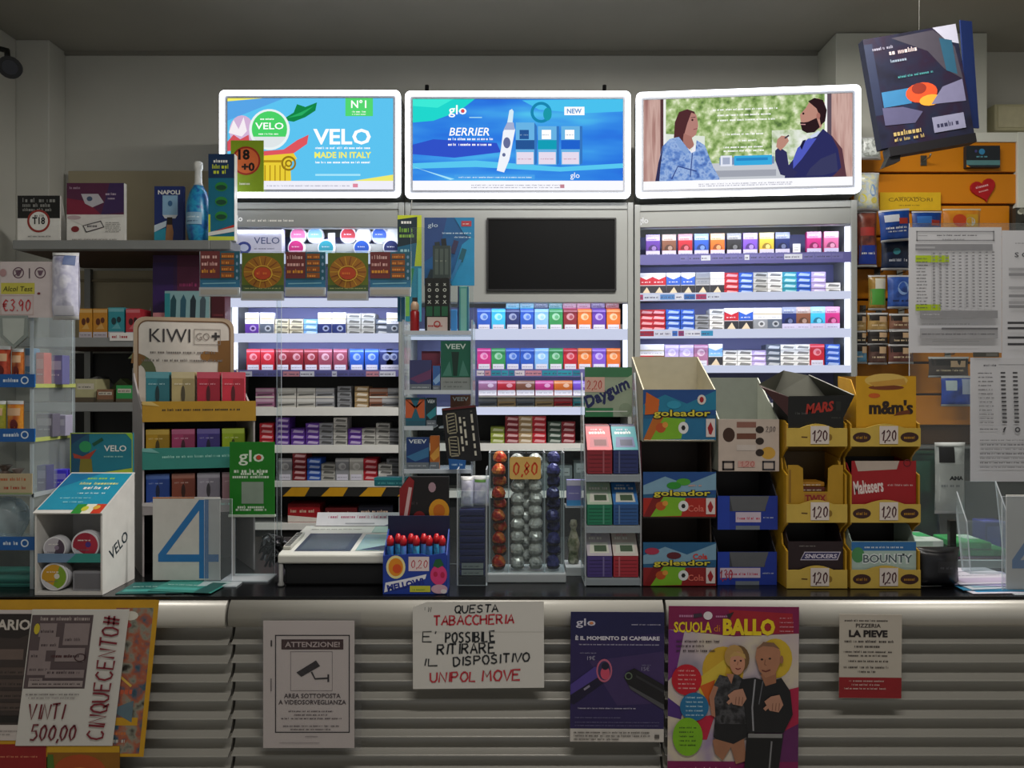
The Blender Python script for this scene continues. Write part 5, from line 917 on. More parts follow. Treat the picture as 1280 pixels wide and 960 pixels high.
cols = [[('#2a7480', 'teal'), ('#a8986a', 'beige'), ('#a81c34', 'crimson'), ('#c0283c', 'bright red')], [('#b8901c', 'yellow and orange'), ('#a83c68', 'pink'), ('#4a3c90', 'purple'), ('#9cb41c', 'lime')], [('#234aa0', 'blue'), ('#8a4634', 'brown'), ('#9c96a4', 'grey'), ('#b08890', 'dusty pink')]]
for k in range(3):
    for j, (col, nm) in enumerate(cols[k]):
        w, h = .053, (.112 if k == 0 else .086); b = new(); b.box(-w / 2, 0, 0, w / 2, .05, h, c(col)); b.on(-w / 2, 0, 0)
        b.rect(0, .86 * h, w, h, c(lighter(col, .2))); b.rect(.5 * w, 0, w, .84 * h, c(darker(col, .15))); b.ell(.5 * w, .5 * h, .09 * w, .2 * h, c(darker(col, .6)), 14); b.small(.12 * w, .72 * h, .85 * w, .005, c(lighter(col, .5))); b.small(.2 * w, .2 * h, .8 * w, .004, c(lighter(col, .4)))
        q = KM @ Vector((-.0985 + j * .0585, .012 + k * .002, zl[k] + .0065))
        o = tag(b.build('vape_box', bevel=.001), f'{nm} small box on the {["top mustard", "middle teal", "lowest"][k]} tray of the cardboard display', 'box', 'small boxes in the cardboard display'); o.location = q; o.rotation_euler = (0, 0, KR)
# teal tube carton on the shelf behind
def dtub(b, w, h):
    b.rect(0, .3 * h, w, h, c('#8ab0b4'))
    for k in range(4): b.poly([((.12 + .22 * k) * w, .36 * h), ((.24 + .22 * k) * w, .36 * h), ((.26 + .22 * k) * w, .8 * h), ((.2 + .22 * k) * w, .93 * h), ((.13 + .22 * k) * w, .8 * h)], c(['#1c4a54', '#2c5a6c', '#23323c', '#4a5a64'][k]))
    b.rect(0, .3 * h, .12 * w, .95 * h, c('#2a8c94')); b.rect(0, 0, w, .3 * h, c('#b8aca8')); b.small(.1 * w, .1 * h, .9 * w, .012, c('#5a4a48'))
carton('tube_carton', 206, 262, 364, 2.87, sz[1], .05, '#c8ccc8', 'pale carton of small teal tubes behind the rounded white header', 'carton', dtub)
# ---- number four sign in its clear holder
t = thing('number_sign', (X(233, 1.80), 1.80, Z0), 'white card with a large blue 4 in clear holder, next to the cardboard display', 'sign')
w, h = X(275, 1.8) - X(191, 1.8), Z(621, 1.8) - Z0 - .006
def dfour(b, w, h):
    bl = c('#2572b0'); b.poly([(.69 * w, .03 * h), (.83 * w, .03 * h), (.83 * w, .97 * h), (.72 * w, .97 * h), (.08 * w, .3 * h), (.08 * w, .22 * h), (.97 * w, .22 * h), (.97 * w, .3 * h), (.83 * w, .3 * h), (.83 * w, .22 * h), (.69 * w, .22 * h)], bl) if False else None
    n = b.n; b.rect(.69 * w, .02 * h, .83 * w, .97 * h, bl); b.n = n; b.rect(.08 * w, .22 * h, .69 * w, .31 * h, bl); b.n = n; b.rect(.83 * w, .22 * h, .98 * w, .31 * h, bl); b.n = n; b.poly([(.08 * w, .31 * h), (.2 * w, .31 * h), (.69 * w, .84 * h), (.69 * w, .97 * h)], bl)
b = new(); b.box(-w / 2, 0, .005, w / 2, .002, h + .005, c('#cfccc6')); b.on(-w / 2, 0, .005); dfour(b, w, h); b.rect(0, h - .003, .62 * w, h, c('#b8682c')); b.build('card', t)
b = new(); bx0 = X(256, 1.80) - X(233, 1.80)
pane(b, bx0, -.0045, .004, w / 2 + .03, -.0015, h + .002, clear('sign_holder_film', '#f2f4f6', .07, .1)); pane(b, bx0, -.045, 0, bx0 + .09, -.005, .003, FILM); b.build('acrylic_holder', t)
# ---- green promo sign on a stand
Yg = 1.85
t = thing('green_sign', (X(315, Yg), Yg, Z0), 'green sign with round white letters on a clear stand beside the scale', 'sign')
w = X(343, Yg) - X(287, Yg); zg0, zg1 = Z(643, Yg) - Z0, Z(552.5, Yg) - Z0
b = new(); b.box(-w / 2, 0, zg0, w / 2, .003, zg1, c('#127a14')); b.on(-w / 2, 0, zg0); h = zg1 - zg0
W_ = c('#d8e8d4'); glo(b, .2 * w, .73 * h, .16 * h, .57 * w, W_, c('#c83a20'))
b.small(.1 * w, .575 * h, .88 * w, .012, W_); b.small(.25 * w, .545 * h, .75 * w, .009, W_); b.small(.07 * w, .5 * h, .94 * w, .01, W_); b.small(.18 * w, .085 * h, .85 * w, .009, W_); b.small(.14 * w, .05 * h, .88 * w, .009, W_); b.rect(.27 * w, .15 * h, .76 * w, .45 * h, c('#8a9a8c')); b.build('sign_panel', t)
b = new(); b.box(-w / 2 - .002, -.003, zg0 - .006, w / 2 + .002, .006, zg0 - .0005, c('#b8c4b4')); b.box(-w / 2 + .004, .001, .004, -w / 2 + .012, .005, zg0 - .006, c('#b4b4b4')); pane(b, -w / 2 + .013, .001, .004, w / 2, .004, zg0 - .007); pane(b, -w / 2 - .004, -.05, 0, w / 2, .02, .003, FILM); b.build('clear_stand', t)
# ---- tangle of cables
b = new()
for k in range(9):
    p = [Vector((rnd.uniform(-.038, .036), rnd.uniform(-.022, .028), rnd.uniform(.006, .09))) for _ in range(6)]
    q = []
    for i in range(len(p) - 1):
        for s in range(5): q.append(tuple(p[i].lerp(p[i + 1], s / 5) + Vector((0, 0, .012 * math.sin(s * PI / 5)))))
    b.tube(q, .0034, [c('#1a1a1c'), c('#2c2a30'), c('#8a8a90')][k % 3 if k < 6 else 0], 6)
at(tag(b.build('cable_tangle'), 'tangle of black and grey cables on the counter behind the green sign', 'cables'), -.598, 1.914, Z0)
b = new(); b.box(-.06, -.05, 0, .06, .06, .018, c('#1b1a24')); b.box(-.045, -.04, .018, .045, .04, .026, c('#26253a')); at(tag(b.build('cable_hub', bevel=.003), 'flat dark device under the green sign between sign and scale', 'device'), X(318, 1.90), 1.925, Z0) if False else None
# ---- counter scale
t = thing('counter_scale', (0, 0, Z0), 'white counter scale with sloping dark display on the black counter', 'scale')
s0, s1, sy0, sy1 = X(347, 1.76), X(490, 1.76), 1.76, 2.0
zf_, zb2 = Z(692, 1.76) - Z0, Z(657, 2.0) - Z0
MWH = mat('scale_white_plastic', '#d4d4cc', .35)
b = new(); b.box(s0 + .012, sy0 + .014, 0, s1 - .004, sy1 - .01, zf_ - .028, mat('scale_under_shade', '#0e0e10', .5)); b.build('base', t, bevel=.004)  # dark block standing in for the shaded void under the housing
for x in (s0 + .006,):
    b = new(); b.lathe([(.007, 0), (.008, .004), (.005, .01), (.005, zf_ - .025)], c('#9a9a98'), 12, x, sy0 + .006); b.build('foot', t)
b = new(); b.prismx([(sy0, zf_ - .022), (sy0 + .004, zf_ - .024), (sy1, zf_ - .024), (sy1, zb2), (sy0 + .008, zf_), (sy0, zf_ - .004)], s0, s1, MWH); b.build('housing', t, bevel=.003)
a2 = math.atan2(zb2 - zf_, sy1 - sy0 - .008)
b = new(); b.M = Matrix.Translation((s0, sy0 + .008, zf_ + .0005)) @ Matrix.Rotation(-(PI / 2 - a2), 4, 'X'); b.n = 0; sw = s1 - s0; sl = sy1 - sy0
b.poly([(.085 * sw + .01, .05 * sl), (.62 * sw, .05 * sl), (.62 * sw, .66 * sl), (.085 * sw + .01, .66 * sl)], mat('scale_screen', '#2c3c4c', .35)); b.rect(.16 * sw, .12 * sl, .56 * sw, .6 * sl, mat('scale_screen_light', '#46545c', .35)); b.poly([(.66 * sw, .06 * sl), (.98 * sw, .06 * sl), (.98 * sw, .62 * sl), (.66 * sw, .62 * sl)], c('#8fb0a8', .2)); b.poly([(.68 * sw, .08 * sl), (.98 * sw, .08 * sl), (.98 * sw, .3 * sl)], c('#2c3844', .2)); b.rect(.7 * sw, .68 * sl, .98 * sw, .92 * sl, c('#a8c4b8', .25)); b.small(.1 * sw, .8 * sl, .6 * sw, .008, c('#8a8a84')); b.build('display', t)
b = new(); b.M = Matrix.Translation((s0 + .004, sy0 + .03, zf_ + .004)) @ Matrix.Rotation(-(PI / 2 - a2), 4, 'X')
b.box(0, -.006, 0, .018, 0, .12, c('#b8b8b0'));
for k in range(9): b.box(.003, -.008, .006 + k * .0125, .015, -.006, .013 + k * .0125, c('#6a6a68'))
b.build('keypad', t)
b = new(); b.M = Matrix.Translation((X(396, 2.0), 1.99, zb2 + .002)) @ Matrix.Rotation(-.5, 4, 'X'); lw = s1 - X(396, 2.0) + .02
b.box(0, 0, 0, lw, .003, .036, c('#e0dee4')); b.n = .0004; b.small(.12 * lw, .02, .8 * lw, .01, c('#b86a84')); b.poly([(.7 * lw, 0), (lw, 0), (lw, .02)], c('#2a2c7c')); b.rect(.3 * lw, .004, .6 * lw, .007, c('#a8a8b0')); b.build('label_plate', t)
# ---- row of scratch cards on a clear stand
Ysc = 1.97
t = thing('scratch_card_stand', (0, 0, 0), 'clear stand carrying a row of scratch cards in front of the cabinet', 'display stand')
rx0, rx1 = X(249, Ysc), X(514, Ysc); rz0, rz1 = Z(373, Ysc), Z(357, Ysc)
b = new(); b.box(rx0, Ysc + .003, Z(366, Ysc), rx1, Ysc + .006, Z(314, Ysc), ACR, edge=EDGE); b.build('clear_backing', t)
SCX = [(249.5, 300.5, 314, 359, 0), (301.5, 355.5, 316, 364, 1), (356.5, 407.5, 315, 359, 0), (409, 461, 316, 364, 1), (462, 514, 315, 359, 0)]
for i, (p0, p1, q0, q1, k) in enumerate(SCX):
    b = new(); x0, x1 = X(p0, Ysc) + .001, X(p1, Ysc) - .001; zt_ = Z(q1, Ysc); b.box(x0, Ysc - .006, zt_ - .024, x1, Ysc + .0028, zt_ - .001, clear('price_holder_clear', '#b4b6b4', .5, .3)); b.box(x0 + .004, Ysc - .0065, zt_ - .02, x1 - .004, Ysc - .006, zt_ - .006, c('#a8a49a')); b.build('price_holder', t)
for px in (338, 497):
    x = X(px, Ysc); b = new(); pane(b, x, Ysc + .0515, Z0 + .0045, x + .012, Ysc + .0575, Z(366, Ysc)); b.box(x, Ysc + .0065, Z(366, Ysc) - .006, x + .012, Ysc + .0515, Z(366, Ysc), EDGE); b.build('post', t)
b = new(); b.box(X(330, Ysc), Ysc + .05, Z0, X(504, Ysc), Ysc + .13, Z0 + .004, ACR, edge=EDGE); b.box(X(330, Ysc), Ysc + .007, Z(366, Ysc) - .004, X(516, Ysc), Ysc + .015, Z(366, Ysc) + .004, EDGE) if False else None; b.build('base_plate', t)
def dsa(b, w, h):
    b.rect(0, 0, w, h, c('#1d5a6c')); b.rect(0, 0, w, .2 * h, c('#2a6a8c')); b.line([(.06 * w, .1 * h), (.9 * w, .12 * h)], .03 * h, c('#7ab0c0')); b.rect(0, .25 * h, .5 * w, h, c('#6c2c2c'))
    for k in range(3): b.small(.04 * w, (.8 - .2 * k) * h, .48 * w, .14 * h, c(['#d8b0a8', '#d8a8a0', '#d8922c'][k]))
    for k in range(4):
        b.rect(.53 * w, (.8 - .18 * k) * h, .86 * w, (.95 - .18 * k) * h, c('#8a4c1c')); b.small(.55 * w, (.83 - .18 * k) * h, .85 * w, .1 * h, c('#d88a3a'))
    for k in range(4): b.ell(.935 * w, (.85 - .2 * k) * h, .03 * w, .05 * h, c('#7a9ab4'), 8)
def dsb(b, w, h):
    b.rect(0, 0, w, h, c('#5c6a1c')); b.rect(0, 0, w, .16 * h, c('#3c5430')); b.small(.05 * w, .06 * h, .95 * w, .05 * h, c('#a8a86c')); b.ell(.5 * w, .5 * h, .46 * w, .42 * h, c('#a06a1c'), 26)
    for a in range(18): b.line([(.5 * w + .2 * w * math.cos(a * .349), .5 * h + .18 * h * math.sin(a * .349)), (.5 * w + .44 * w * math.cos(a * .349), .5 * h + .4 * h * math.sin(a * .349))], .02 * w, c('#c8982c' if a % 2 else '#7a3c14'))
    b.ell(.5 * w, .46 * h, .2 * w, .16 * h, c('#b8401c'), 18); b.ring(.5 * w, .46 * h, .24 * w, .025 * w, c('#d8a83a'), ez=.8); b.small(.36 * w, .43 * h, .64 * w, .1 * h, c('#d8702c'))
for i, (p0, p1, q0, q1, k) in enumerate(SCX):
    b = new(); w = X(p1, Ysc) - X(p0, Ysc) - .003; h = Z(q0, Ysc) - Z(q1, Ysc); b.box(-w / 2, 0, 0, w / 2, .0012, h, c('#8a8a80')); b.on(-w / 2, 0, 0); (dsb if k else dsa)(b, w, h)
    at(tag(b.build('hanging_scratch_card'), ['teal scratch card with red letters at the outer end, above the rounded white header', 'first gold and orange sunburst scratch card from the rounded header', 'teal scratch card with red letters between the two gold ones', 'second gold and orange sunburst scratch card from the rounded header', 'teal scratch card with red letters beside the green hanging strip'][i], 'scratch card', 'scratch cards in the row'), X((p0 + p1) / 2, Ysc), Ysc + .0005, Z(q1, Ysc))
# ---- middle clear tower with vape packs
Ya, Yb = 1.86, 1.985
ax0, ax1 = X(503, Ya), X(591, Ya)
t = thing('acrylic_tower', (0, 0, 0), 'clear acrylic tower of vape packs in the middle of the counter', 'display stand')
AZ = [Z(415, Ya), Z(489, Ya), Z(534, Ya), Z(588, Ya)]
for x in (ax0, ax1 - .004):
    b = new(); pane(b, x, Ya, Z0, x + .004, Yb, AZ[0] + .03); b.box(x - .0006, Ya - .0012, Z0, x + .0046, Ya - .0004, AZ[0] + .03, FILM); b.build('side_panel', t)
b = new(); pane(b, ax0 + .0045, Yb - .004, Z0, ax1 - .0045, Yb, Z(285, Yb)); b.build('back_panel', t)
for k, z in enumerate(AZ):
    b = new(); x1 = ax1 - .0045 if k != 2 else ax0 + .075
    pane(b, ax0 + .0045, Ya + .001, z - .004, x1, Yb - .0045, z); s = b.build('shelf', t)
    b = new(); b.box(ax0 + .0045, Ya - .003, z - .007, x1, Ya + .0006, z + .003, mat('frosted_edge', '#c8d0d8', .3)); b.build('front_lip', s)
def vp(p0, p1, q0, q1, Y, tz, col, lab, draw=None, name='vape_pack', d=.018, grp='vape packs in the clear tower'):
    w = X(p1, Y) - X(p0, Y); h = (q1 - q0) / FPX * Y; b = new(); b.box(-w / 2, 0, 0, w / 2, d, h, c(col)); b.on(-w / 2, 0, 0)
    if draw: draw(b, w, h)
    return at(tag(b.build(name, bevel=.001), lab, 'pack', grp), X((p0 + p1) / 2, Y), Y, tz + .0006)
def dvee(col, foot='#8a8f8c', txt='VEEV'):
    def f(b, w, h):
        b.rect(0, .28 * h, w, h, c(col)); b.poly([(.42 * w, .3 * h), (.55 * w, .3 * h), (.62 * w, .78 * h), (.36 * w, .78 * h)], c(darker(col, .5))); b.poly([(.05 * w, .3 * h), (.38 * w, .3 * h), (.3 * w, .6 * h)], c(lighter(col, .2))); b.poly([(.62 * w, .3 * h), (.95 * w, .3 * h), (.75 * w, .62 * h)], c(lighter(col, .2)))
        b.text(txt, .5 * w, .84 * h, .1 * h, c('#c8d8d0'), w=.7 * w, bold=.02); b.rect(0, 0, w, .27 * h, c(foot)); b.small(.1 * w, .16 * h, .9 * w, .05 * h, c('#5a605c')); b.small(.1 * w, .07 * h, .8 * w, .05 * h, c('#5a605c'))
    return f
def dplain(a, bcol, txt=None):
    def f(b, w, h):
        b.rect(0, .25 * h, w, h, c(a)); b.poly([(0, .4 * h), (w, .7 * h), (w, .4 * h), (.4 * w, .25 * h)], c(bcol)); b.rect(0, 0, w, .22 * h, c('#6c747c')); b.small(.1 * w, .1 * h, .9 * w, .05 * h, c('#c8ccd0'))
        if txt: b.text(txt, .5 * w, .82 * h, .12 * h, c('#d8e0e4'), w=.8 * w, bold=.02)
    return f
Yv = 1.875
vp(551, 588, 425, 487.5, Yv, AZ[1], '#14543c', 'tall green pack with white letters on the second shelf of the clear tower', dvee('#14604a'))
vp(512, 539, 449, 487.5, Yv, AZ[1], '#3a3c6c', 'slate blue pack at the start of the second tower shelf', dplain('#3c3f6c', '#6a3c64'))
vp(527, 550, 438, 487.5, 1.91, AZ[1], '#6a3048', 'dusty red pack behind the slate blue one', dplain('#7c3448', '#a83c44'))
vp(541, 550, 456, 487.5, Yv, AZ[1], '#3a5a9c', 'slim blue pack beside the tall green one', dplain('#3a66a8', '#8ab0d8'))
vp(507, 532, 496, 532, Yv, AZ[2], '#2a5a6c', 'orange and teal pack on the third tower shelf', lambda b, w, h: (b.rect(0, .2 * h, w, h, c('#1d6478')), b.poly([(0, .3 * h), (.3 * w, .3 * h), (.5 * w, .7 * h), (.7 * w, .3 * h), (.95 * w, .3 * h), (.95 * w, .95 * h), (.7 * w, .95 * h), (.5 * w, .6 * h), (.25 * w, .95 * h), (0, .95 * h)], c('#c85c30'))))
vp(533, 545, 496, 532, Yv, AZ[2], '#14343c', 'narrow black and teal pack on the third tower shelf', dplain('#123038', '#2c8a94', 'VEEV'))
vp(508, 536, 546, 586, Yv, AZ[3], '#1d3c74', 'blue pack on the lowest tower shelf', dplain('#1d3c74', '#3a74a0', 'VEEV'))
vp(537.5, 549, 544, 586, Yv, AZ[3], '#b86a24', 'narrow orange pack on the lowest tower shelf', dplain('#b8641c', '#d89c40'))
vp(563, 588, 494, 533, 1.94, AZ[3] + .003, '#7a5440', 'brown pack with pale letters behind the tilted black carton', dplain('#7a4c38', '#8a8a94', 'VEEV')).location.z = Z(533, 1.94)
bpy.context.view_layer.update()
# shelf that carries the brown pack
b = new(); pane(b, ax0 + .083, 1.925, Z(533.4, 1.94) - .003, ax1 - .0045, Yb - .0045, Z(533.4, 1.94)); b.build('shelf', t)
# items on the top of that tower
b = new(); b.lathe([(.010, 0), (.0115, .003), (.0115, .052), (.009, .056)], c('#a01c20', .3), 16); o = t2 = thing('pocket_lighter', (X(518.5, 1.90), 1.90, AZ[0] + .0006), 'red and clear pocket lighter standing on the clear tower', 'lighter'); b.build('lighter_body', t2)
b = new(); b.lathe([(.009, .056), (.0105, .058), (.0105, .07), (.006, .078)], c('#c8a88c', .3), 16); b.box(-.006, -.004, .078, .006, .004, .088, c('#2a2a2a')); b.build('lighter_cap', t2)
def dgb(b, w, h):
    for k in range(3):
        x = (.06 + .31 * k) * w; b.rect(x, .3 * h, x + .25 * w, h, c('#121614')); b.rect(x, .3 * h, x + .25 * w, .48 * h, c('#1c5c3c'))
        for j in range(4): b.text('xOoX'[j], x + .125 * w, (.86 - .11 * j) * h, .06 * h, c('#c8ccc4'), bold=.03)
    b.rect(.1 * w, .02 * h, .92 * w, .28 * h, c('#c8b8b0')); b.ring(.5 * w, .15 * h, .14 * w, .05 * w, c('#a82c28')); b.small(.14 * w, .1 * h, .9 * w, .06 * h, c('#a82c28'))
vp(531, 562, 346, 414, 1.885, AZ[0], '#0e100f', 'black and green upright pack with red and white label on the clear tower', dgb, d=.03, grp=None)
def dhand(b, w, h):
    b.rect(0, 0, w, h, c('#3c4a48'))
    for k in range(3): b.rect((.12 + .28 * k) * w, .1 * h, (.32 + .28 * k) * w, .9 * h, c('#56645e')); b.small((.14 + .28 * k) * w, .5 * h, (.3 + .28 * k) * w, .08 * h, c('#8a9488'))
vp(541, 563, 305, 345.5, 1.89, AZ[0] + (414 - 346) / FPX * 1.885 + .001, '#3c4a48', 'grey green packs tied upright on the black and green pack', dhand, d=.022, grp=None)
vp(563.5, 571, 386, 414.5, 1.88, AZ[0], '#3a8ad0', 'slim bright blue pack on the clear tower beside the turquoise tube', lambda b, w, h: b.small(.2 * w, .3 * h, .9 * w, .3 * h, c('#b8d8f0')), grp=None)
b = new(); w = .027; b.box(-w / 2, 0, 0, w / 2, .02, .115, c('#4a9a94')); b.on(); b.rect(-w / 2, 0, -w / 2 + .004, .115, c('#1c3c5c')); b.rect(w / 2 - .003, 0, w / 2, .115, c('#1c5c8c')); b.rect(-.006, .004, .008, .11, c('#7ab8ac'))
at(tag(b.build('vape_tube_box', bevel=.001), 'tall turquoise box standing on the clear tower under the blue picture card', 'box'), X(579, 1.89), 1.89, AZ[0] + .0006)
def dglo(b, w, h):
    b.rect(0, 0, w, h, c('#1c5c94')); b.poly([(0, h), (0, .35 * h), (.3 * w, .5 * h), (.45 * w, h)], c('#2a4a84')); b.poly([(.5 * w, 0), (w, 0), (w, .75 * h), (.75 * w, .6 * h)], c('#1f8fc0')); b.poly([(w, h), (.6 * w, h), (.8 * w, .75 * h), (w, .7 * h)], c('#1c84b8'))
    b.text('glo', .17 * w, .86 * h, .06 * h, c('#c8dcec'), w=.2 * w); b.rect(.74 * w, .87 * h, .94 * w, .95 * h, c('#b83a48')); b.small(.77 * w, .9 * h, .92 * w, .02 * h, WHITE); b.small(.36 * w, .76 * h, .94 * w, .03 * h, c('#c8e0f0')); b.small(.6 * w, .7 * h, .94 * w, .03 * h, c('#c8e0f0'))
    for k, (x, z, a) in enumerate([(.3, .4, .5), (.42, .45, .4), (.56, .42, -.1), (.72, .3, -.45)]):
        pts = [(x * w, z * h), ((x + .1 * math.sin(-a)) * w, (z + .24) * h)] if k < 2 else [(x * w, (z + .05) * h), ((x + .08) * w, (z + .24) * h)]
        b.line(pts, .1 * w, c(['#2a3436', '#1c2228', '#3a3454', '#1c5c6c'][k]))
    b.line([(.52 * w, .06 * h), (.72 * w, .38 * h)], .06 * w, c('#2f7ab0')); b.poly([(0, 0), (.55 * w, 0), (.42 * w, .2 * h), (.12 * w, .24 * h)], c('#2c3c44'))
card('mounted_picture_card', 530.5, 593, 272, 357, 1.978, None, 'blue picture card showing dark devices, mounted at the top of the clear tower', 'card', dglo, th=.0015, base='#1c5c94')
# hanging strip beside it
def dst(b, w, h):
    b.rect(0, .52 * h, w, h, c('#c8d42c')); b.poly([(0, .96 * h), (.82 * w, .985 * h), (.8 * w, .74 * h), (0, .7 * h)], c('#132a34')); b.small(.15 * w, .92 * h, .7 * w, .012, WHITE); b.small(.08 * w, .84 * h, .72 * w, .018, c('#7aac3c')); b.small(.08 * w, .79 * h, .7 * w, .014, c('#8ab84a')); b.poly([(0, .7 * h), (.8 * w, .74 * h), (.7 * w, .5 * h), (0, .5 * h)], c('#1c6484')); b.small(.12 * w, .64 * h, .6 * w, .02, c('#9ac8d0')); b.small(.1 * w, .58 * h, .5 * w, .02, c('#7ac05a'))
    b.rect(.3 * w, 0, w, .52 * h, c('#2a8ca8')); b.poly([(.3 * w, .5 * h), (.7 * w, .5 * h), (.55 * w, .3 * h), (.3 * w, .34 * h)], c('#2c8c4a')); b.rect(.34 * w, .05 * h, .5 * w, .25 * h, c('#8ac85a')); b.rect(.85 * w, 0, w, .5 * h, c('#5ac0d8')); b.rect(0, 0, .3 * w, .5 * h, c('#1c6484'))
o = card('hanging_banner_strip', 497, 527, 269, 402, 2.03, None, 'narrow green and teal pouch advertising strip hanging beside the scratch cards', 'banner', dst, th=.0015, base='#1c6484')
b = new(); b.tube([(-.0, .0015, o.dimensions.z if False else (402 - 269) / FPX * 2.03 - .012), (.004, .002, .30), (.006, .0, .325)], .0012, c('#7a7a74'), 5); h_ = b.build('hook', o)
# tilted black carton with turned lettering
b = new(); w, h = .083, .135; b.box(-w / 2, 0, -h / 2, w / 2, .012, h / 2, c('#0f0f12')); b.on(-w / 2, 0, -h / 2)
b.frame(.1 * w, .12 * h, .4 * w, .48 * h, .003, c('#9a947c')); b.frame(.1 * w, .53 * h, .4 * w, .9 * h, .003, c('#9a947c'))
for k in range(5): b.line([(.15 * w, (.18 + .06 * k) * h), (.34 * w, (.16 + .06 * k) * h)], .0025, c('#9a947c')); b.line([(.15 * w, (.58 + .06 * k) * h), (.34 * w, (.6 + .06 * k) * h)], .0025, c('#9a947c'))
for x, a, z in ((.5, .2, .85), (.62, .3, .8), (.85, .1, .9)):
    z0 = a
    while z0 < z: l = rnd.uniform(.06, .16); b.rect((x - .03) * w, z0 * h, (x + .03) * w, min(z, z0 + l) * h, c('#c8c4b4')); z0 += l + .05
b.rect(.03 * w, .96 * h, .98 * w, h, c('#5c1c1c'))
o = at(tag(b.build('mounted_black_carton', bevel=.0015), 'black carton with pale sideways lettering stuck tilted on the clear tower', 'carton'), X(577, 1.84), 1.838, Z(543, 1.84)); o.rotation_euler = (0, math.radians(-6), 0)
b = new(); b.prism([(-.02, 0), (.018, .002), (.02, .022), (-.022, .026)], 0, .003, c('#1c5ca0')); b.on(0, 0, 0); b.small(-.014, .01, .014, .007, c('#a8c8e8')); at(tag(b.build('mounted_blue_tag'), 'small blue tag hanging below the tilted black carton', 'tag'), X(572, 1.835), 1.834, Z(587, 1.835))
b = new(); b.box(-.043, 0, 0, .043, .03, .022, c('#14707c')); b.on(-.043, 0, 0); b.rect(0, .016, .086, .022, c('#2a949c')); b.small(.01, .006, .076, .007, c('#5ab0b4'))
at(tag(b.build('mounted_teal_box', bevel=.003), 'flat teal box tucked under the lowest shelf of the clear tower', 'box'), X(489, 1.9), 1.9, Z(608, 1.9))
# ---- lollipop box
mx0, mx1, mY = X(479, 1.70), X(559, 1.70), 1.70
t = thing('sweet_stick_box', ((mx0 + mx1) / 2, mY, Z0), 'bright blue sweet stick box with sun and pink fruit print at the counter edge', 'sweet box')
w = mx1 - mx0; hb = Z(694, mY) - Z0; ht = Z(668, mY) - Z0
b = new(); b.box(-w / 2, 0, 0, w / 2, .07, .004, c('#1b3c94')); b.box(-w / 2, .066, .004, w / 2, .07, ht + .03, c('#141c40'))
for x in (-w / 2, w / 2 - .003): b.prismx([(0, .004), (.066, .004), (.066, ht), (0, hb)], x, x + .003, c('#1d3a8c'))
b.build('box_body', t)
b = new(); b.prism([(-w / 2, 0), (w / 2 - .002, 0), (w / 2 - .002, hb + .006), (.2 * w, hb), (.1 * w, hb + .004), (-w / 2, hb)], -.003, -.0004, c('#1c3c9c')); b.on(-w / 2, -.003, 0)
b.ell(.2 * w, .7 * hb, .15 * w, .3 * hb, c('#e8dc9a'), 22); b.ell(.2 * w, .7 * hb, .115 * w, .235 * hb, c('#e08a1c'), 20); b.ell(.22 * w, .66 * hb, .07 * w, .12 * hb, c('#d8501c'), 14)
b.rect(.4 * w, .6 * hb, .72 * w, .97 * hb, c('#e0d0d0')); b.hand('0,20', .44 * w, .68 * hb, .2 * hb, c('#b8243c'), w=.26 * w, seed=9); b.poly([(.02 * w, .05 * hb), (.28 * w, .18 * hb), (.66 * w, .4 * hb), (.68 * w, .52 * hb), (.3 * w, .38 * hb), (.04 * w, .3 * hb)], c('#e4e4ec'))
b.text('MELLOW!', .36 * w, .18 * hb, .15 * hb, c('#142a8c'), w=.58 * w, bold=.05, rot=.2); b.rect(.42 * w, .06 * hb, .74 * w, .22 * hb, c('#c8c83a')); b.small(.46 * w, .1 * hb, .7 * w, .06 * hb, c('#7a9a2c'))
b.ell(.87 * w, .5 * hb, .13 * w, .26 * hb, c('#d83a78'), 20); b.ell(.82 * w, .52 * hb, .035 * w, .07 * hb, c('#b81c4c'), 12); b.ell(.93 * w, .5 * hb, .035 * w, .08 * hb, c('#b81c4c'), 12); b.poly([(.78 * w, .74 * hb), (.86 * w, .68 * hb), (.95 * w, .76 * hb), (.9 * w, .92 * hb), (.82 * w, .9 * hb)], c('#1d5c34')); b.ell(.88 * w, .14 * hb, .13 * w, .12 * hb, c('#c8a0b0'), 14); b.ell(.95 * w, .08 * hb, .05 * w, .06 * hb, c('#d8d0d4'), 10)
b.build('front_panel', t)
for k in range(9):
    b = new(); b.lathe([(.0065, 0), (.0075, .004), (.0075, .1), (.005, .103)], pr_noise('stick_wrap_%d' % (k % 3), [['#1c3c84', '#2a6aa8', '#173060'], ['#1c5c94', '#3a94b8', '#1c3c70'], ['#27306c', '#4a6ab0', '#1c6a94']][k % 3], 60, .3), 10)
    b.lathe([(.0078, .1), (.0085, .112), (.004, .122), (0, .122)], c('#b81c24', .3), 10)
    at(tag(b.build('sweet_stick'), f'{ORD[k]} blue wrapped sweet stick with red top in the bright blue box', 'sweet', 'sweet sticks in the blue box'), (mx0 + mx1) / 2 - w / 2 + .013 + k * (w - .026) / 8, mY + .018 + (k % 2) * .022, Z0 + .0048)
b = new(); bw = X(561, 1.78) - X(499, 1.78); h = Z(596, 1.78) - Z0
b.prism([(0, 0), (bw, 0), (bw, h), (.02, h), (0, h - .03)], 0, .01, c('#120e10')); b.on(0, 0, 0); b.ell(.8 * bw, .68 * h, .024, .028, c('#d8961c'), 20); b.ell(.8 * bw, .68 * h, .014, .016, c('#c86a14'), 16); b.ell(.4 * bw, .6 * h, .016, .02, c('#7a1418'), 16); b.ell(.66 * bw, .9 * h, .009, .012, c('#a88a94'), 10); b.small(.2 * bw, .74 * h, .5 * bw, .01, c('#3a3034'))
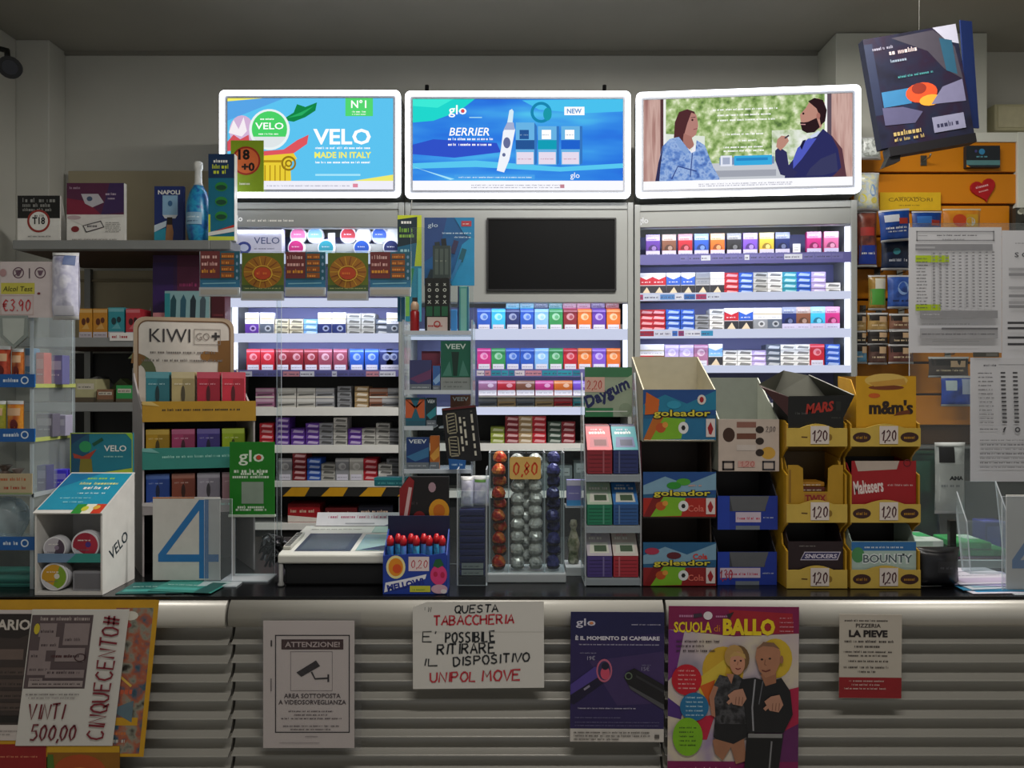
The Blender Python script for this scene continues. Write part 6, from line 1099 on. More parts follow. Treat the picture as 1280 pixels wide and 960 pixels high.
b.poly([(0, .4 * h), (.12 * bw, .4 * h), (.22 * bw, .7 * h), (.3 * bw, .96 * h), (.2 * bw, h), (0, h - .03)], c('#8c1c20')); b.line([(.06 * bw, .42 * h), (.12 * bw, .62 * h), (.22 * bw, .9 * h)], .008, c('#d0b0b0')); b.rect(0, .38 * h, bw, .46 * h, c('#5c1218')); b.small(.04 * bw, .4 * h, .94 * bw, .012, c('#c83a34'))
at(tag(b.build('lollipop_card', bevel=.001), 'black display card with orange disc standing behind the bright blue sweet box', 'card'), X(499, 1.78), 1.785, Z0)
# ---- bin of navy packets with tissue packs
Yn = 1.77
t = thing('acrylic_bin', (0, 0, 0), 'clear acrylic bin of navy packets beside the chocolate ball dispenser', 'display bin')
nx0, nx1 = X(590, 1.86) + .002 if False else X(571, Yn), X(611, Yn) - .004
for x in (nx0, nx1 - .003):
    b = new(); pane(b, x, Yn, Z0, x + .003, Yn + .083, Z(592, Yn) if False else Z0 + .27); b.build('side_panel', t)
b = new(); pane(b, nx0 + .0035, Yn, Z0, nx1 - .0035, Yn + .003, Z0 + .22); b.build('front_panel', t)
b = new(); b.box(nx0 + .0035, Yn + .0035, Z0, nx1 - .0035, Yn + .083, Z0 + .02, mat('bin_plinth', '#2a2c2e', .4)); b.build('base', t)
zz = Z0 + .0215; hp = (Z(637, Yn) - zz) / 10
for k in range(10):
    b = new(); wn = nx1 - nx0 - .012; b.box(-wn / 2, 0, 0, wn / 2, .06, hp - .0012, c('#16194c')); b.on(-wn / 2, 0, 0); b.rect(0, .6 * hp, wn, .7 * hp, c('#2c3070')); 
    if k in (0, 1): b.rect(.08 * wn, .001, .95 * wn, hp - .0015, c('#8a908c')); b.small(.15 * wn, .3 * hp, .9 * wn, .3 * hp, c('#4a5050'))
    at(tag(b.build('navy_packet', bevel=.0012), f'{["lowest", "second lowest"][k] if k < 2 else ORD[9 - k] + " from top"} navy packet in the clear bin' + (', with grey label' if k < 2 else ''), 'packet', 'navy packets in the clear bin'), (nx0 + nx1) / 2, Yn + .006 + rnd.uniform(0, .003), zz + k * hp)
for k, (dx, col) in enumerate([(-.02, 0), (.016, 1)]):
    o = bag('tissue_pack', 576 if k == 0 else 590, 592 if k == 0 else 612, 598, 636.5, Yn + .03 + k * .012, ['white crinkled tissue pack on the navy packets, nearer the tower', 'white crinkled tissue pack with green label on the navy packets'][k], 'tissue pack', [], (lambda b, w, h: b.rect(-.35 * w, .3 * h, .3 * w, .46 * h, c('#5c8a3c'), 4, 4)) if k else None, .03, 'tissue packs on the navy packets', matl=pr_noise('white_crumple', ['#8c8ca8'], 1), zb=zz + 10 * hp + .001)
# ---- chocolate ball dispenser
Yf = 1.80
t = thing('chocolate_dispenser', (0, 0, 0), 'clear dispenser with red, silver and navy foil chocolate balls', 'dispenser')
fx0, fx1 = X(611, Yf), X(705.5, Yf); fz1 = Z(566, Yf); fd = .085
b = new(); b.box(fx0 - .004, Yf - .006, Z0, fx1 + .004, Yf + fd + .006, Z0 + .022, clear('dispenser_foot', '#c8ccc8', .45, .2)); b.build('base', t, bevel=.003)
fzb = Z0 + .0225
b = new(); pane(b, fx0, Yf, fzb, fx1, Yf + .003, fz1); b.build('front_panel', t)
b = new(); pane(b, fx0, Yf + fd - .003, fzb, fx1, Yf + fd, fz1); b.build('back_panel', t)
XS = [fx0, X(635, Yf), X(680, Yf), fx1 - .003]
for k, x in enumerate(XS):
    b = new(); pane(b, x, Yf + .0035, fzb, x + .003, Yf + fd - .0035, fz1); b.build('divider' if k in (1, 2) else 'side_panel', t)
BM = [pr_noise('red_gold_foil', ['#8a1c1c', '#c8341c', '#e08a3c', '#a82418'], 55, .25), pr_noise('silver_foil', ['#8a8c8a', '#d8d8d4', '#b8b8b0', '#ffffff'], 60, .22), pr_noise('navy_foil', ['#1c1d3c', '#34356c', '#4a4a88', '#181830'], 55, .25)]
for m_ in BM: m_.node_tree.nodes['Principled BSDF'].inputs['Metallic'].default_value = .2
BP = {}
def ball(kind, x, y, z, lab):
    r = .0172
    v = BP.get((kind, len(lab) % 3))
    if v is None:
        b = new(); n, m = 11, 8; rr_ = random.Random(kind * 5 + len(lab) % 3); vs = []
        for i in range(m + 1):
            for j in range(n):
                th = PI * i / m; ph = 2 * PI * j / n; q = r * (1 + (rr_.uniform(-.09, .05) if 0 < i < m else 0)); vs.append((q * math.sin(th) * math.cos(ph), q * math.sin(th) * math.sin(ph), q * math.cos(th) + r))
        b.add(vs, [(i * n + j, (i + 1) * n + j, (i + 1) * n + (j + 1) % n, i * n + (j + 1) % n) for i in range(m) for j in range(n)], BM[kind])
        for j in range(10):
            a0, a1 = 2 * PI * j / 10, 2 * PI * (j + 1) / 10; R0, R1 = r * .72, r * .98
            b.add([(R0 * math.cos(a0), R0 * math.sin(a0), .002), (R0 * math.cos(a1), R0 * math.sin(a1), .002), (R1 * math.cos(a1), R1 * math.sin(a1), .008 + .002 * (j % 2)), (R1 * math.cos(a0), R1 * math.sin(a0), .008 + .002 * ((j + 1) % 2))], [(0, 1, 2, 3)], c(['#4a2410', '#8a8a84', '#1a1430'][kind]))
        o = b.build('chocolate_ball'); BP[(kind, len(lab) % 3)] = o
    else: o = v.copy(); COL.objects.link(o)
    tag(o, lab, 'chocolate', f'{["red", "silver", "navy"][kind]} foil chocolate balls'); o.location = (x, y, z); o.rotation_euler = (rnd.uniform(-.06, .06), rnd.uniform(-.06, .06), rnd.uniform(0, 6))
def ordw(n): return (ORD + ['sixteenth', 'seventeenth', 'eighteenth', 'nineteenth', 'twentieth'])[n]
for kind, xa, xb, nn in ((0, XS[0] + .003, XS[1], 10), (2, XS[2] + .003, XS[3], 10)):
    cxm = (xa + xb) / 2; off = max((xb - xa) / 2 - .0198, .0)
    for k in range(nn):
        ball(kind, cxm + (off if k % 2 else -off), Yf + .0035 + .0205 + (k % 2) * .02, fzb + .003 + k * .0275, f'{["red gold", "", "navy"][kind]} foil chocolate ball, {ordw(k)} from the bottom of its column')
xa, xb = XS[1] + .003, XS[2]
for r_ in range(9):
    for j in range(2):
        ball(1, xa + .019 + j * (xb - xa - .038), Yf + .0035 + .0205, fzb + .003 + r_ * .0305, f'silver foil chocolate ball, {["beside red column", "beside navy column"][j]}, {ordw(r_)} row up')
    if r_ < 8: ball(1, (xa + xb) / 2, Yf + .0035 + .045, fzb + .016 + r_ * .0305, f'silver foil chocolate ball set back in the middle, {ordw(r_)} row up')
def dp80(b, w, h): b.hand('0,80', .12 * w, .2 * h, .55 * h, c('#c83c14'), w=.78 * w, seed=12, pen=.14)
b = new(); w, h = X(676, Yf) - X(637, Yf), Z(571, Yf) - Z(599, Yf); b.prism(rr(-w / 2, 0, w / 2, h, .006), 0, .0015, c('#d8b060')); b.on(-w / 2, 0, 0); dp80(b, w, h)
at(tag(b.build('price_sign'), 'yellow price sign with orange handwriting on the chocolate dispenser', 'price sign'), X(656.5, Yf), Yf - .0022, Z(599, Yf))
# ---- clear riser beside it
t = thing('acrylic_riser', (0, 0, 0), 'small clear riser between chocolate dispenser and gum rack', 'display stand')
gx0, gx1, gY = X(707.5, 1.86), X(730, 1.86), 1.86
b = new(); b.box(gx0, gY, Z0, gx1, gY + .08, Z0 + .02, clear('dispenser_foot', '#c8ccc8', .45, .2)); b.build('base', t)
b = new(); pane(b, gx0, gY + .076, Z0 + .0205, gx1, gY + .08, Z(560, 1.94)); b.build('back_panel', t)
b = new(); zsr = Z(635, gY); pane(b, gx0, gY + .02, zsr - .003, gx1, gY + .0755, zsr); b.build('shelf', t)
b = new(); w = .036; b.box(-w / 2, 0, 0, w / 2, .02, .064, c('#8a88c8')); b.on(-w / 2, 0, 0); b.rect(0, 0, w, .014, c('#4a9ad8')); b.rect(0, .05, w, .064, c('#c8c8d8')); b.small(.15 * w, .03, .85 * w, .004, c('#d8d8ee')); at(tag(b.build('lilac_pack', bevel=.001), 'lilac and blue pack on the clear riser beside the gum rack', 'pack'), (gx0 + gx1) / 2, gY + .03, zsr + .0006)
b = new(); b.lathe([(.010, 0), (.014, .004), (.012, .03), (.016, .05), (.009, .075), (.006, .085), (.010, .097), (.007, .108), (0, .110)], pr_noise('mottled_green', ['#4a5440', '#7c8468', '#b4b4a0', '#3a4234'], 50, .4), 16); at(tag(b.build('figurine'), 'slim grey green ornament under the shelf of the clear riser', 'ornament'), (gx0 + gx1) / 2, gY + .045, Z0 + .0206)
# ---- chewing gum rack
Yd = 1.765
t = thing('gum_rack', (0, 0, 0), 'clear chewing gum rack with green header card and six boxes', 'display stand')
dx0, dx1 = X(731, Yd), X(802, Yd); dd = .11
for x in (dx0, dx1 - .003):
    b = new(); b.prismx([(Yd, Z0), (Yd + dd, Z0), (Yd + dd, Z(466, Yd + dd)), (Yd + dd - .02, Z(466, Yd + dd)), (Yd, Z(600, Yd))], x, x + .003, ACR, side=EDGE); b.build('side_panel', t)
RB = c('#8a8e90')
DZ = [Z0 + .006, Z(664, Yd), Z(600, Yd)]
for k, z in enumerate(DZ):
    b = new(); pane(b, dx0 + .0035, Yd + .002, z - .004, dx1 - .0035, Yd + dd - .003, z); s = b.build('shelf', t)
    b = new(); b.box(dx0 + .0035, Yd + .0045, z + .0005, dx1 - .0035, Yd + .09, z + .0125, RB); b.box(dx0 + .0035, Yd - .001, z - .004, dx1 - .0035, Yd + .0015, z + .012, clear('rack_lip', '#dfe6ea', .25, .1)); b.build('front_lip', s)
b = new(); Yh_ = Yd + dd - .012; hx0, hx1 = X(731, Yh_), X(790, Yh_); hz0, hz1 = Z(521, Yh_), Z(459, Yh_); w, h = hx1 - hx0, hz1 - hz0
b.box(hx0, Yh_, hz0, hx1, Yh_ + .003, hz1, c('#9aa890')); b.on(hx0, Yh_, hz0); b.rect(0, .8 * h, w, h, c('#3c7850')); b.rect(0, 0, .6 * w, .18 * h, c('#2f7a4c')); b.poly([(0, .25 * h), (w, .85 * h), (w, .6 * h), (0, .18 * h)], c('#a8b89c'))
[b.text('Daygum', (.49 + .02 * q) * w, (.4 - .02 * q) * h, .22 * h, c('#1c2558'), w=1.0 * w, bold=.018, rot=.45, shear=.15) for q in (0, 1)]; b.rect(0, .5 * h, .42 * w, .8 * h, c('#d8b0a0')); b.hand('2,20', .05 * w, .56 * h, .17 * h, c('#b83a34'), w=.32 * w, seed=3); b.ell(.86 * w, .15 * h, .14 * w, .13 * h, c('#8a9a80'), 16); b.rect(.02 * w, .1 * h, .9 * w, .12 * h, c('#d8dcd0')); b.build('header_card', t)
GC = [[('#4a3a7c', 'violet', '#c8c0c8'), ('#a82c38', 'crimson', '#d8ccc4')], [('#1f7a58', 'green', '#b8ccb4'), ('#2c5690', 'blue', '#3a7ac0')], [('#8c2430', 'dark red', '#c85058'), ('#2a3468', 'navy', '#2a8a94')]]
cw = (dx1 - dx0 - .010) / 2
for k in range(3):
    for j in range(2):
        col, nm, lid = GC[k][j]; hh = (.1, .096, .112)[k]; w = cw - .003
        g = thing('gum_box', (dx0 + .0048 + cw * (j + .5), Yd + .0045, DZ[k] + .0135), f'{nm} chewing gum box on the {["bottom", "middle", "top"][k]} shelf of the gum rack', 'gum box', 'boxes in the gum rack')
        b = new(); b.box(-w / 2, 0, 0, w / 2, .09, hh * .5, c(col)); b.prismx([(.0, hh * .5), (.09, hh * .5), (.09, hh), (.055, hh)], -w / 2, w / 2, c(darker(col, .3))); b.on(-w / 2, 0, 0)
        for q in range(5): b.rect(.06 * w, (.05 + .085 * q) * hh, .94 * w, (.06 + .085 * q) * hh, c(darker(col, .35)))
        b.rect(.62 * w if j == 0 else .2 * w, .02 * hh, .68 * w if j == 0 else .26 * w, .48 * hh, c(lighter(col, .25))); b.build('carton', g, bevel=.001)
        b = new(); sl = math.hypot(.055, hh * .5); b.M = Matrix.Translation((-w / 2, -.0006, hh * .5)) @ Matrix.Rotation(-math.atan2(.055, hh * .5), 4, 'X'); b.n = 0
        b.rect(0, 0, w, .92 * sl, c(lid)); b.poly([(.1 * w, .1 * sl), (.9 * w, .1 * sl), (.86 * w, .5 * sl), (.16 * w, .5 * sl)], c(lighter(col, .2) if k == 2 else '#d8d8cc')); b.rect(.3 * w, .16 * sl, .8 * w, .4 * sl, c(darker(col, .3) if k == 2 else '#4a6048')); b.small(.12 * w, .62 * sl, .9 * w, .012, WHITE); b.small(.2 * w, .76 * sl, .8 * w, .009, c(lighter(col, .6))); b.build('lid', g)
# ---- stack of fruit sweet cartons
Yg_ = 1.765
sxa, sxb = X(804, Yg_), X(895, Yg_); sw = sxb - sxa
levels = [(738, 678, 648), (648, 590, 552), (552, 487, 459)]
def dgol(k, brand):
    def f(b, w, h):
        b.rect(0, .5 * h, w, h, c('#1c4a8a' if k else '#205a84')); b.poly([(0, .7 * h), (.3 * w, .9 * h), (.6 * w, .72 * h), (w, .98 * h), (w, .6 * h), (0, .5 * h)], c('#7aa0b8' if k < 2 else '#1c7a9c')); b.rect(0, 0, w, .42 * h, c(['#8a1c1c', '#a82418', '#1d6a94'][k])); b.poly([(0, 0), (.1 * w, 0), (.38 * w, .48 * h), (.14 * w, .46 * h)], c('#b8641c') if k == 2 else c('#7a1414'))
        b.poly([(.1 * w, 0), (.52 * w, .02 * h), (.58 * w, .42 * h), (.28 * w, .45 * h)], c('#78b024')); b.ell(.24 * w, .24 * h, .07 * w, .1 * h, c('#b8501c'), 14); b.ell(.3 * w, .3 * h, .04 * w, .06 * h, c('#d8903a'), 10); b.ell(.55 * w, .24 * h, .07 * w, .12 * h, c('#dcdcdc'), 16); b.ell(.55 * w, .24 * h, .03 * w, .055 * h, c('#1c1c1c'), 6)
        b.ell((.12, .55, .25)[k] * w if k < 2 else .12 * w, (.8, .78, .7)[k] * h, .1 * w, .08 * h, c(['#a8304c', '#4a9a2c', '#c86a1c'][k]), 14); b.ell(.42 * w, .7 * h, .1 * w, .08 * h, c(['#5c1c24', '#2c8a2c', '#2a90b0'][k]), 14)
        if k == 2: b.poly([(.02 * w, .5 * h), (.2 * w, .52 * h), (.22 * w, .8 * h), (.04 * w, .95 * h)], c('#c8601c')); b.ell(.8 * w, .8 * h, .06 * w, .1 * h, c('#d8d0c8'), 12); b.ell(.8 * w, .8 * h, .03 * w, .06 * h, c('#a01c24'), 10)
        else: b.text('Cola', .78 * w, .62 * h, .12 * h, c('#c8382c'), w=.2 * w, bold=.03) if k == 0 else b.small(.62 * w, .68 * h, .8 * w, .06 * h, c('#c89a8a')); b.text('Cola', .72 * w, .12 * h, .14 * h, c('#d86a5c'), w=.22 * w, bold=.02)
        b.text(brand, .53 * w, .47 * h, .12 * h, c('#14140c'), w=.8 * w, bold=.09); b.text(brand, .53 * w, .475 * h, .12 * h, c('#d8c83a'), w=.78 * w, bold=.02)
        b.rect(.86 * w, .06 * h, .985 * w, .42 * h, c('#d8ccc8')); b.poly([(.922 * w, .36 * h), (.96 * w, .22 * h), (.93 * w, .1 * h), (.9 * w, .12 * h), (.88 * w, .24 * h)], c('#a01c24'))
    return f
for k, (qb, ql, qt) in enumerate(levels):
    zb0 = Z0 if k == 0 else Z(qb, Yg_); zt0 = Z(qt, Yg_) - (.0015 if k < 2 else 0); zl_ = Z(ql, Yg_); dk = .17
    g = thing('sweet_carton', (sxa, Yg_, zb0), f'fruit sweet carton with football print, {["lowest", "middle one", "top one, its pale flap raised"][k]} of the stack', 'sweet carton', 'stacked fruit sweet cartons', )
    hh = zt0 - zb0; hl = zl_ - zb0; inner = c('#4a3c30') if k < 2 else c('#b8b098')
    b = new(); b.box(0, .003, 0, sw, dk, .003, inner); b.box(.003, dk - .003, .003, sw - .003, dk, hh + (.03 if k == 2 else 0), inner)
    for x in (0, sw - .003):
        if k == 2: b.prismx([(.003, .003), (dk, .003), (dk, hh + .03), (.003, hl)], x, x + .003, inner)
        else: b.prismx([(.03, .003), (dk, .003), (dk, hh - .003), (.045, hh - .003), (.04, hl)], x, x + .003, c('#6a2038') if x == 0 else inner)
    if k < 2: b.box(0, .05, hh - .003, sw, dk, hh, inner)
    b.build('carton_body', g)
    b = new(); lo = .004 if k else .001
    o1 = [(0, lo), (.2 * sw, lo), (.35 * sw, lo + .012), (.8 * sw, lo + .012), (.93 * sw, lo + .002), (sw, lo), (sw, hl), (.0, hl)] if k else [(0, lo), (sw, lo), (sw, hl), (0, hl)]
    b.prism([(p[0], p[1]) for p in o1], 0, .0028, c('#205a84')); b.on(0, 0, lo + .0); b.n = .0004
    f = dgol(k, 'goleador'); f(b, sw, hl - lo); b.build('front_panel', g)
# ---- pale open carton over two blue trays
Yk = 1.775
kx0, kx1 = X(897.5, Yk), X(973, Yk); kw_ = kx1 - kx0
def tray(name, label, x0, x1, Y, zb, zlip, ztop, d, body, lipcol, draw, inner='#2a2624', group=None, cat='carton', lid=True, slant=.0):
    g = thing(name, (x0, Y, zb), label, cat, group); w = x1 - x0; hl = zlip - zb; ht = ztop - zb
    b = new(); b.box(0, .003, 0, w, d, .003, c(body)); b.box(.003, d - .003, .003, w - .003, d, ht, c(inner))
    for x in (0, w - .003): b.prismx([(.003, .003), (d, .003), (d, ht), (.06 if lid else .003, ht if lid else hl), (.003, hl)], x, x + .003, c(body))
    if lid: b.box(0, .065, ht, w, d, ht + .002, c(body))
    b.build('carton_body', g)
    b = new(); b.box(0, 0, 0, w, .0028, hl, c(lipcol)); b.on(0, 0, 0); draw(b, w, hl); b.build('front_panel', g)
    return g
def dkin(b, w, h):
    b.rect(0, 0, w, h, c('#c0b0a4')); b.ell(.17 * w, .7 * h, .1 * w, .14 * h, c('#3c2418'), 18); b.ell(.82 * w, .35 * h, .12 * w, .12 * h, c('#c89a3c'), 18)
    for q in range(3): b.rect(.3 * w, (.84 - .22 * q) * h, .62 * w, (.95 - .22 * q) * h, c(['#8a5c50', '#6c4030', '#c8bcb4'][q])); b.ell(.68 * w, (.8 - .22 * q) * h, .07 * w, .07 * h, c('#2a1c14'), 12)
    b.hand('2,00', .78 * w, .76 * h, .1 * h, c('#4a4044'), w=.16 * w, seed=2); b.frame(.06 * w, .02 * h, .26 * w, .2 * h, .03 * w, c('#2a2426')); b.frame(.72 * w, .02 * h, .93 * w, .2 * h, .025 * w, c('#2a2a34')); b.rect(.32 * w, .08 * h, .6 * w, .2 * h, c('#c89a90')); b.hand('1,20', .36 * w, .09 * h, .1 * h, c('#a82c34'), w=.24 * w, seed=21)
def dlo(txt):
    def f(b, w, h):
        b.rect(0, 0, .2 * w, h, c('#1c3ca4')); b.rect(.2 * w, .55 * h, .8 * w, h, c('#3a3c44')); b.poly([(.2 * w, h), (.25 * w, .55 * h), (.78 * w, .55 * h), (.86 * w, h)], c('#5a5c60')); b.rect(.04 * w if txt else .3 * w, .22 * h, .72 * w, .52 * h, c('#c8b8c8')); b.small(.12 * w if txt else .33 * w, .3 * h, .7 * w, .1 * h, c('#b8304c')); b.small(.76 * w, .34 * h, .95 * w, .06 * h, c('#a8b0d0')); b.rect(.3 * w, 0, .7 * w, .12 * h, c('#6c7480'))
        if txt: b.hand('1,30', .03 * w, .16 * h, .3 * h, c('#a8283c'), w=.22 * w, seed=6)
    return f
zk1 = Z(662, Yk); zk2 = Z(588, Yk)
tray('wafer_carton', 'blue wafer carton with price label, lower of two under the pale carton', X(897, Yk), X(971, Yk), Yk, Z0, Z(690, Yk), zk1 - .004, .13, '#23222a', '#1c3494', dlo(1), group='blue wafer cartons')
tray('wafer_carton', 'blue wafer carton with pink lettering, upper of two under the pale carton', X(897, Yk), X(972, Yk), Yk, zk1, Z(620, Yk), zk2 - .004, .13, '#2c2b34', '#1c3494', dlo(0), group='blue wafer cartons')
for lv, (zb, lab) in enumerate(((Z0 + .0035, 'lower'), (zk1 + .0035, 'upper'))):
    for k in range(3):
        b = new(); w = .13; b.box(-w / 2, 0, 0, w / 2, .03, .012, c(['#5c2018', '#3a2a28', '#7a2c24'][k])); b.on(-w / 2, 0, 0); b.rect(.1 * w, .003, .7 * w, .009, c('#b84a30' if lv == 0 else '#8a8a94')); b.rect(.1 * w, .0105, .9 * w, .0115, c('#c8a890'))
        at(tag(b.build('wafer_bar', bevel=.0015), f'wrapped wafer bar, {["bottom", "middle", "top"][k]} of three in the {lab} blue carton', 'wafer bar', 'wafer bars in the blue cartons'), (X(897, Yk) + X(971, Yk)) / 2, Yk + .012 + k * .004, zb + .03 * (1 if lv else 1) + k * .0128 - .03 + (.0) )
g = tray('biscuit_carton', 'pale open carton with brown biscuit picture standing on the blue wafer cartons', kx0, kx1, Yk - .004, zk2 - .0015, Z(524, Yk), Z(472, Yk + .14), .15, '#a8aca0', '#c0b0a4', dkin, inner='#8c9288', lid=False)
# ---- two yellow chocolate racks
def rack(x0, x1, Y, label, cols):
    t = thing('chocolate_rack', (x0, Y, Z0), label, 'display rack', 'yellow chocolate racks'); w = x1 - x0; d = .13; my = c('#b88c1c'); ml = c('#c8a94a')
    hts = [Z(q, Y) - Z0 for q in (740, 653, 558)]; top = Z(530, Y) - Z0
    for x in (0, w - .004):
        b = new(); pts = [(.0, 0), (d, 0), (d, top + .008)]; pts += [(.02, top + .008), (0, top)]
        for h in (hts[2], hts[1]): pts += [(0, h - .004), (.02, h - .016), (.035, h - .03), (.03, h - .055), (0, h - .066)]
        b.prismx(pts, x, x + .004, my); b.build('side_panel', t)
    b = new(); b.box(.0045, d - .004, 0, w - .0045, d, top + .006, c('#8a6a1c')); b.build('back_panel', t)
    for k, h in enumerate(hts):
        h = max(h, .001); b = new(); b.box(.0045, .003, h, w - .0045, d - .0045, h + .003, my); s = b.build('shelf', t)
        hl = .042; b = new(); n = 14; pts = [(0, h), (w, h), (w, h + hl)] + [(w * (.78 - .56 * i / n), h + hl + .010 * math.sin(PI * i / n)) for i in range(n + 1)] + [(0, h + hl)]
        b.prism(pts, -.003, .0, ml); b.on(0, -.003, h)
        if cols: b.ell(.16 * w, .5 * hl, .13 * w, .28 * hl, c('#3a1c18'), 18); b.ell(.84 * w, .5 * hl, .13 * w, .28 * hl, c('#3a1c18'), 18); b.small(.08 * w, .42 * hl, .25 * w, .2 * hl, c('#a8781c')); b.small(.76 * w, .42 * hl, .93 * w, .2 * hl, c('#a8781c'))
        else: b.line([(.24 * w, .52 * hl), (.34 * w, .5 * hl)], .003, c('#5a3a14')); b.ell(.71 * w, .5 * hl, .04 * w, .18 * hl, c('#8a6a24'), 10)
        b.build('front_lip', s)
        b = new(); pw = .042; b.box(w * .54 - pw / 2, -.0052, h + .006, w * .54 + pw / 2, -.0042, h + .047, c('#d8ccc4')); b.on(w * .54 - pw / 2, -.0052, h + .006); b.hand('1,20', .1 * pw, .007, .024, c('#4a2028'), w=.82 * pw, seed=30 + k + (5 if cols else 0), pen=.13); b.build('price_tag', s)
    return [Z0 + max(h, .001) + .0036 for h in hts]
rY = 1.745
q0, q1_ = X(983, rY), X(1058.5, rY); r0, r1 = X(1062.5, rY), X(1150, rY)
HA = rack(q0, q1_, rY, 'yellow chocolate rack with black open carton on its top tier', 0)
HB = rack(r0, r1, rY, 'yellow chocolate rack with yellow peanut carton on its top tier', 1)
def bx(name, x0, x1, zb, h, col, label, draw, d=.1, dy=.006, group='chocolate cartons in the yellow racks', tray_cut=None, inner='#1c1412'):
    g = thing(name, (x0, rY + dy, zb), label, 'chocolate carton', group); w = x1 - x0
    b = new(); b.box(0, .002, 0, w, d, .002, c(col)); b.box(0, d - .002, .002, w, d, h, c(inner))
    for x in (0, w - .002): b.prismx([(.002, .002), (d, .002), (d, h), (.03, h * .95), (.002, h * .72)], x, x + .002, c(col))
    b.build('carton_body', g)
    b = new(); pts = tray_cut(w, h) if tray_cut else [(0, 0), (w, 0), (w, h * .72), (0, h * .72)]
    b.prism(pts, 0, .0018, c(col)); b.on(0, 0, .041); draw(b, w, (h if tray_cut else h * .72) - .042); b.build('front_panel', g)
    return g
def dmars(b, w, h): b.text('MARS', .56 * w, .5 * h, .3 * h, c('#a82c20'), w=.5 * w, bold=.04, shear=.25, rot=.12); b.small(.12 * w, .42 * h, .36 * w, .1 * h, c('#4a4a48')); b.rect(.86 * w, .55 * h, .95 * w, .85 * h, c('#22241f')); b.small(.78 * w, .3 * h, .95 * w, .05 * h, c('#4a4a44'))
# black carton with raised flaps
bw0, bw1 = X(986.5, rY), X(1058, rY)
zq = HA[2]; g = thing('chocolate_carton', (bw0, rY + .004, zq), 'black chocolate carton with grey inner flaps raised, on the first yellow rack', 'chocolate carton', 'chocolate cartons in the yellow racks')
w = bw1 - bw0 - .005; h = Z(496, rY) - zq; d = .105
b = new(); b.box(0, .002, 0, w, d, .002, c('#121312')); b.box(0, d - .002, .002, w, d, h, c('#3c3c36'))
for x in (0, w - .002): b.box(x, .002, .002, x + .002, d - .002, h, c('#121312'))
b.prism([(0, 0), (w, 0), (w, .062), (w + .026, h + .004), (-.002, h)], 0, .0018, c('#101110')); b.prism([(w, .06), (w + .02, h), (w, h)], .002, d, c('#121312')); b.on(0, 0, .04); dmars(b, w, h - .04); b.build('carton_body', g)
gf = c('#66665c')
for pts in ([(0, d, h), (w, d, h), (w * .72, d + .012, h + .05), (.25 * w, d + .012, h + .062)], [(w + .024, 0, h + .004), (w + .002, d, h), (w * .72 + .001, d + .011, h + .052)], [(.001, d, h), (.001, 0, h), (-.062, .02, h + .028), (.25 * w, d + .011, h + .063)], [(-.001, -.0005, h), (-.002, -.0005, h - .044), (-.058, .014, h + .022), (-.063, .019, h + .027)]):
    b = new(); n = len(pts); nv = (Vector(pts[1]) - Vector(pts[0])).cross(Vector(pts[2]) - Vector(pts[0])).normalized() * .0012
    v = [tuple(Vector(p) + nv) for p in pts] + [tuple(Vector(p) - nv) for p in pts]; b.add(v, [tuple(range(n)), tuple(range(2 * n - 1, n - 1, -1))] + [(i, n + i, n + (i + 1) % n, (i + 1) % n) for i in range(n)], gf if pts[3 if n > 3 else 2][2] > h + .03 else c('#3a1414')); b.build('flap', g)
def dtw(b, w, h): b.rect(.29 * w, 0, .71 * w, .2 * h, c('#a87424')); b.text('TWIX', .5 * w, .03 * h, .13 * h, c('#8a1c24'), w=.38 * w, bold=.04); b.rect(.02 * w, 0, .05 * w, .7 * h, c('#8a641c'))
def cut(w, h): return [(0, 0), (w, 0), (w, .85 * h), (.82 * w, .85 * h), (.73 * w, .8 * h), (.72 * w, .44 * h), (.28 * w, .44 * h), (.27 * w, .8 * h), (.18 * w, .85 * h), (0, .85 * h)]
bx('chocolate_carton', q0 + .006, q1_ - .006, HA[1], .15, '#b0861c', 'golden notched chocolate tray on the middle tier of the first rack', dtw, tray_cut=cut, inner='#5c481c')
for k in range(3):
    b = new(); w = .06; b.box(-w / 2, 0, 0, w / 2, .05, .011, c(['#a8741c', '#5c2418', '#a8741c'][k])); b.on(-w / 2, 0, 0); b.small(.1 * w, .003, .9 * w, .005, c('#d8c8b0')); at(tag(b.build('chocolate_bar', bevel=.002), f'{["bottom gold", "middle brown", "top gold"][k]} chocolate bar lying in the golden notched tray', 'chocolate bar', 'chocolate bars in the golden tray'), (q0 + q1_) / 2 - .003, rY + .012 + k * .004, HA[1] + .0026 + k * .0115 + .05)
def dsnk(b, w, h): b.poly([(.22 * w, .3 * h), (.9 * w, .3 * h), (.96 * w, .62 * h), (.3 * w, .62 * h)], c('#c8c0d0')); b.poly([(.235 * w, .33 * h), (.885 * w, .33 * h), (.94 * w, .59 * h), (.31 * w, .59 * h)], c('#34305c')); b.text('SNICKERS', .59 * w, .38 * h, .15 * h, c('#d0c8d8'), w=.58 * w, bold=.03, shear=.2); b.small(.2 * w, .82 * h, .5 * w, .06 * h, c('#8a8480'))
bx('chocolate_carton', q0 + .006, q1_ - .006, HA[0], .142, '#26151a', 'dark brown chocolate carton on the lowest tier of the first rack', dsnk)
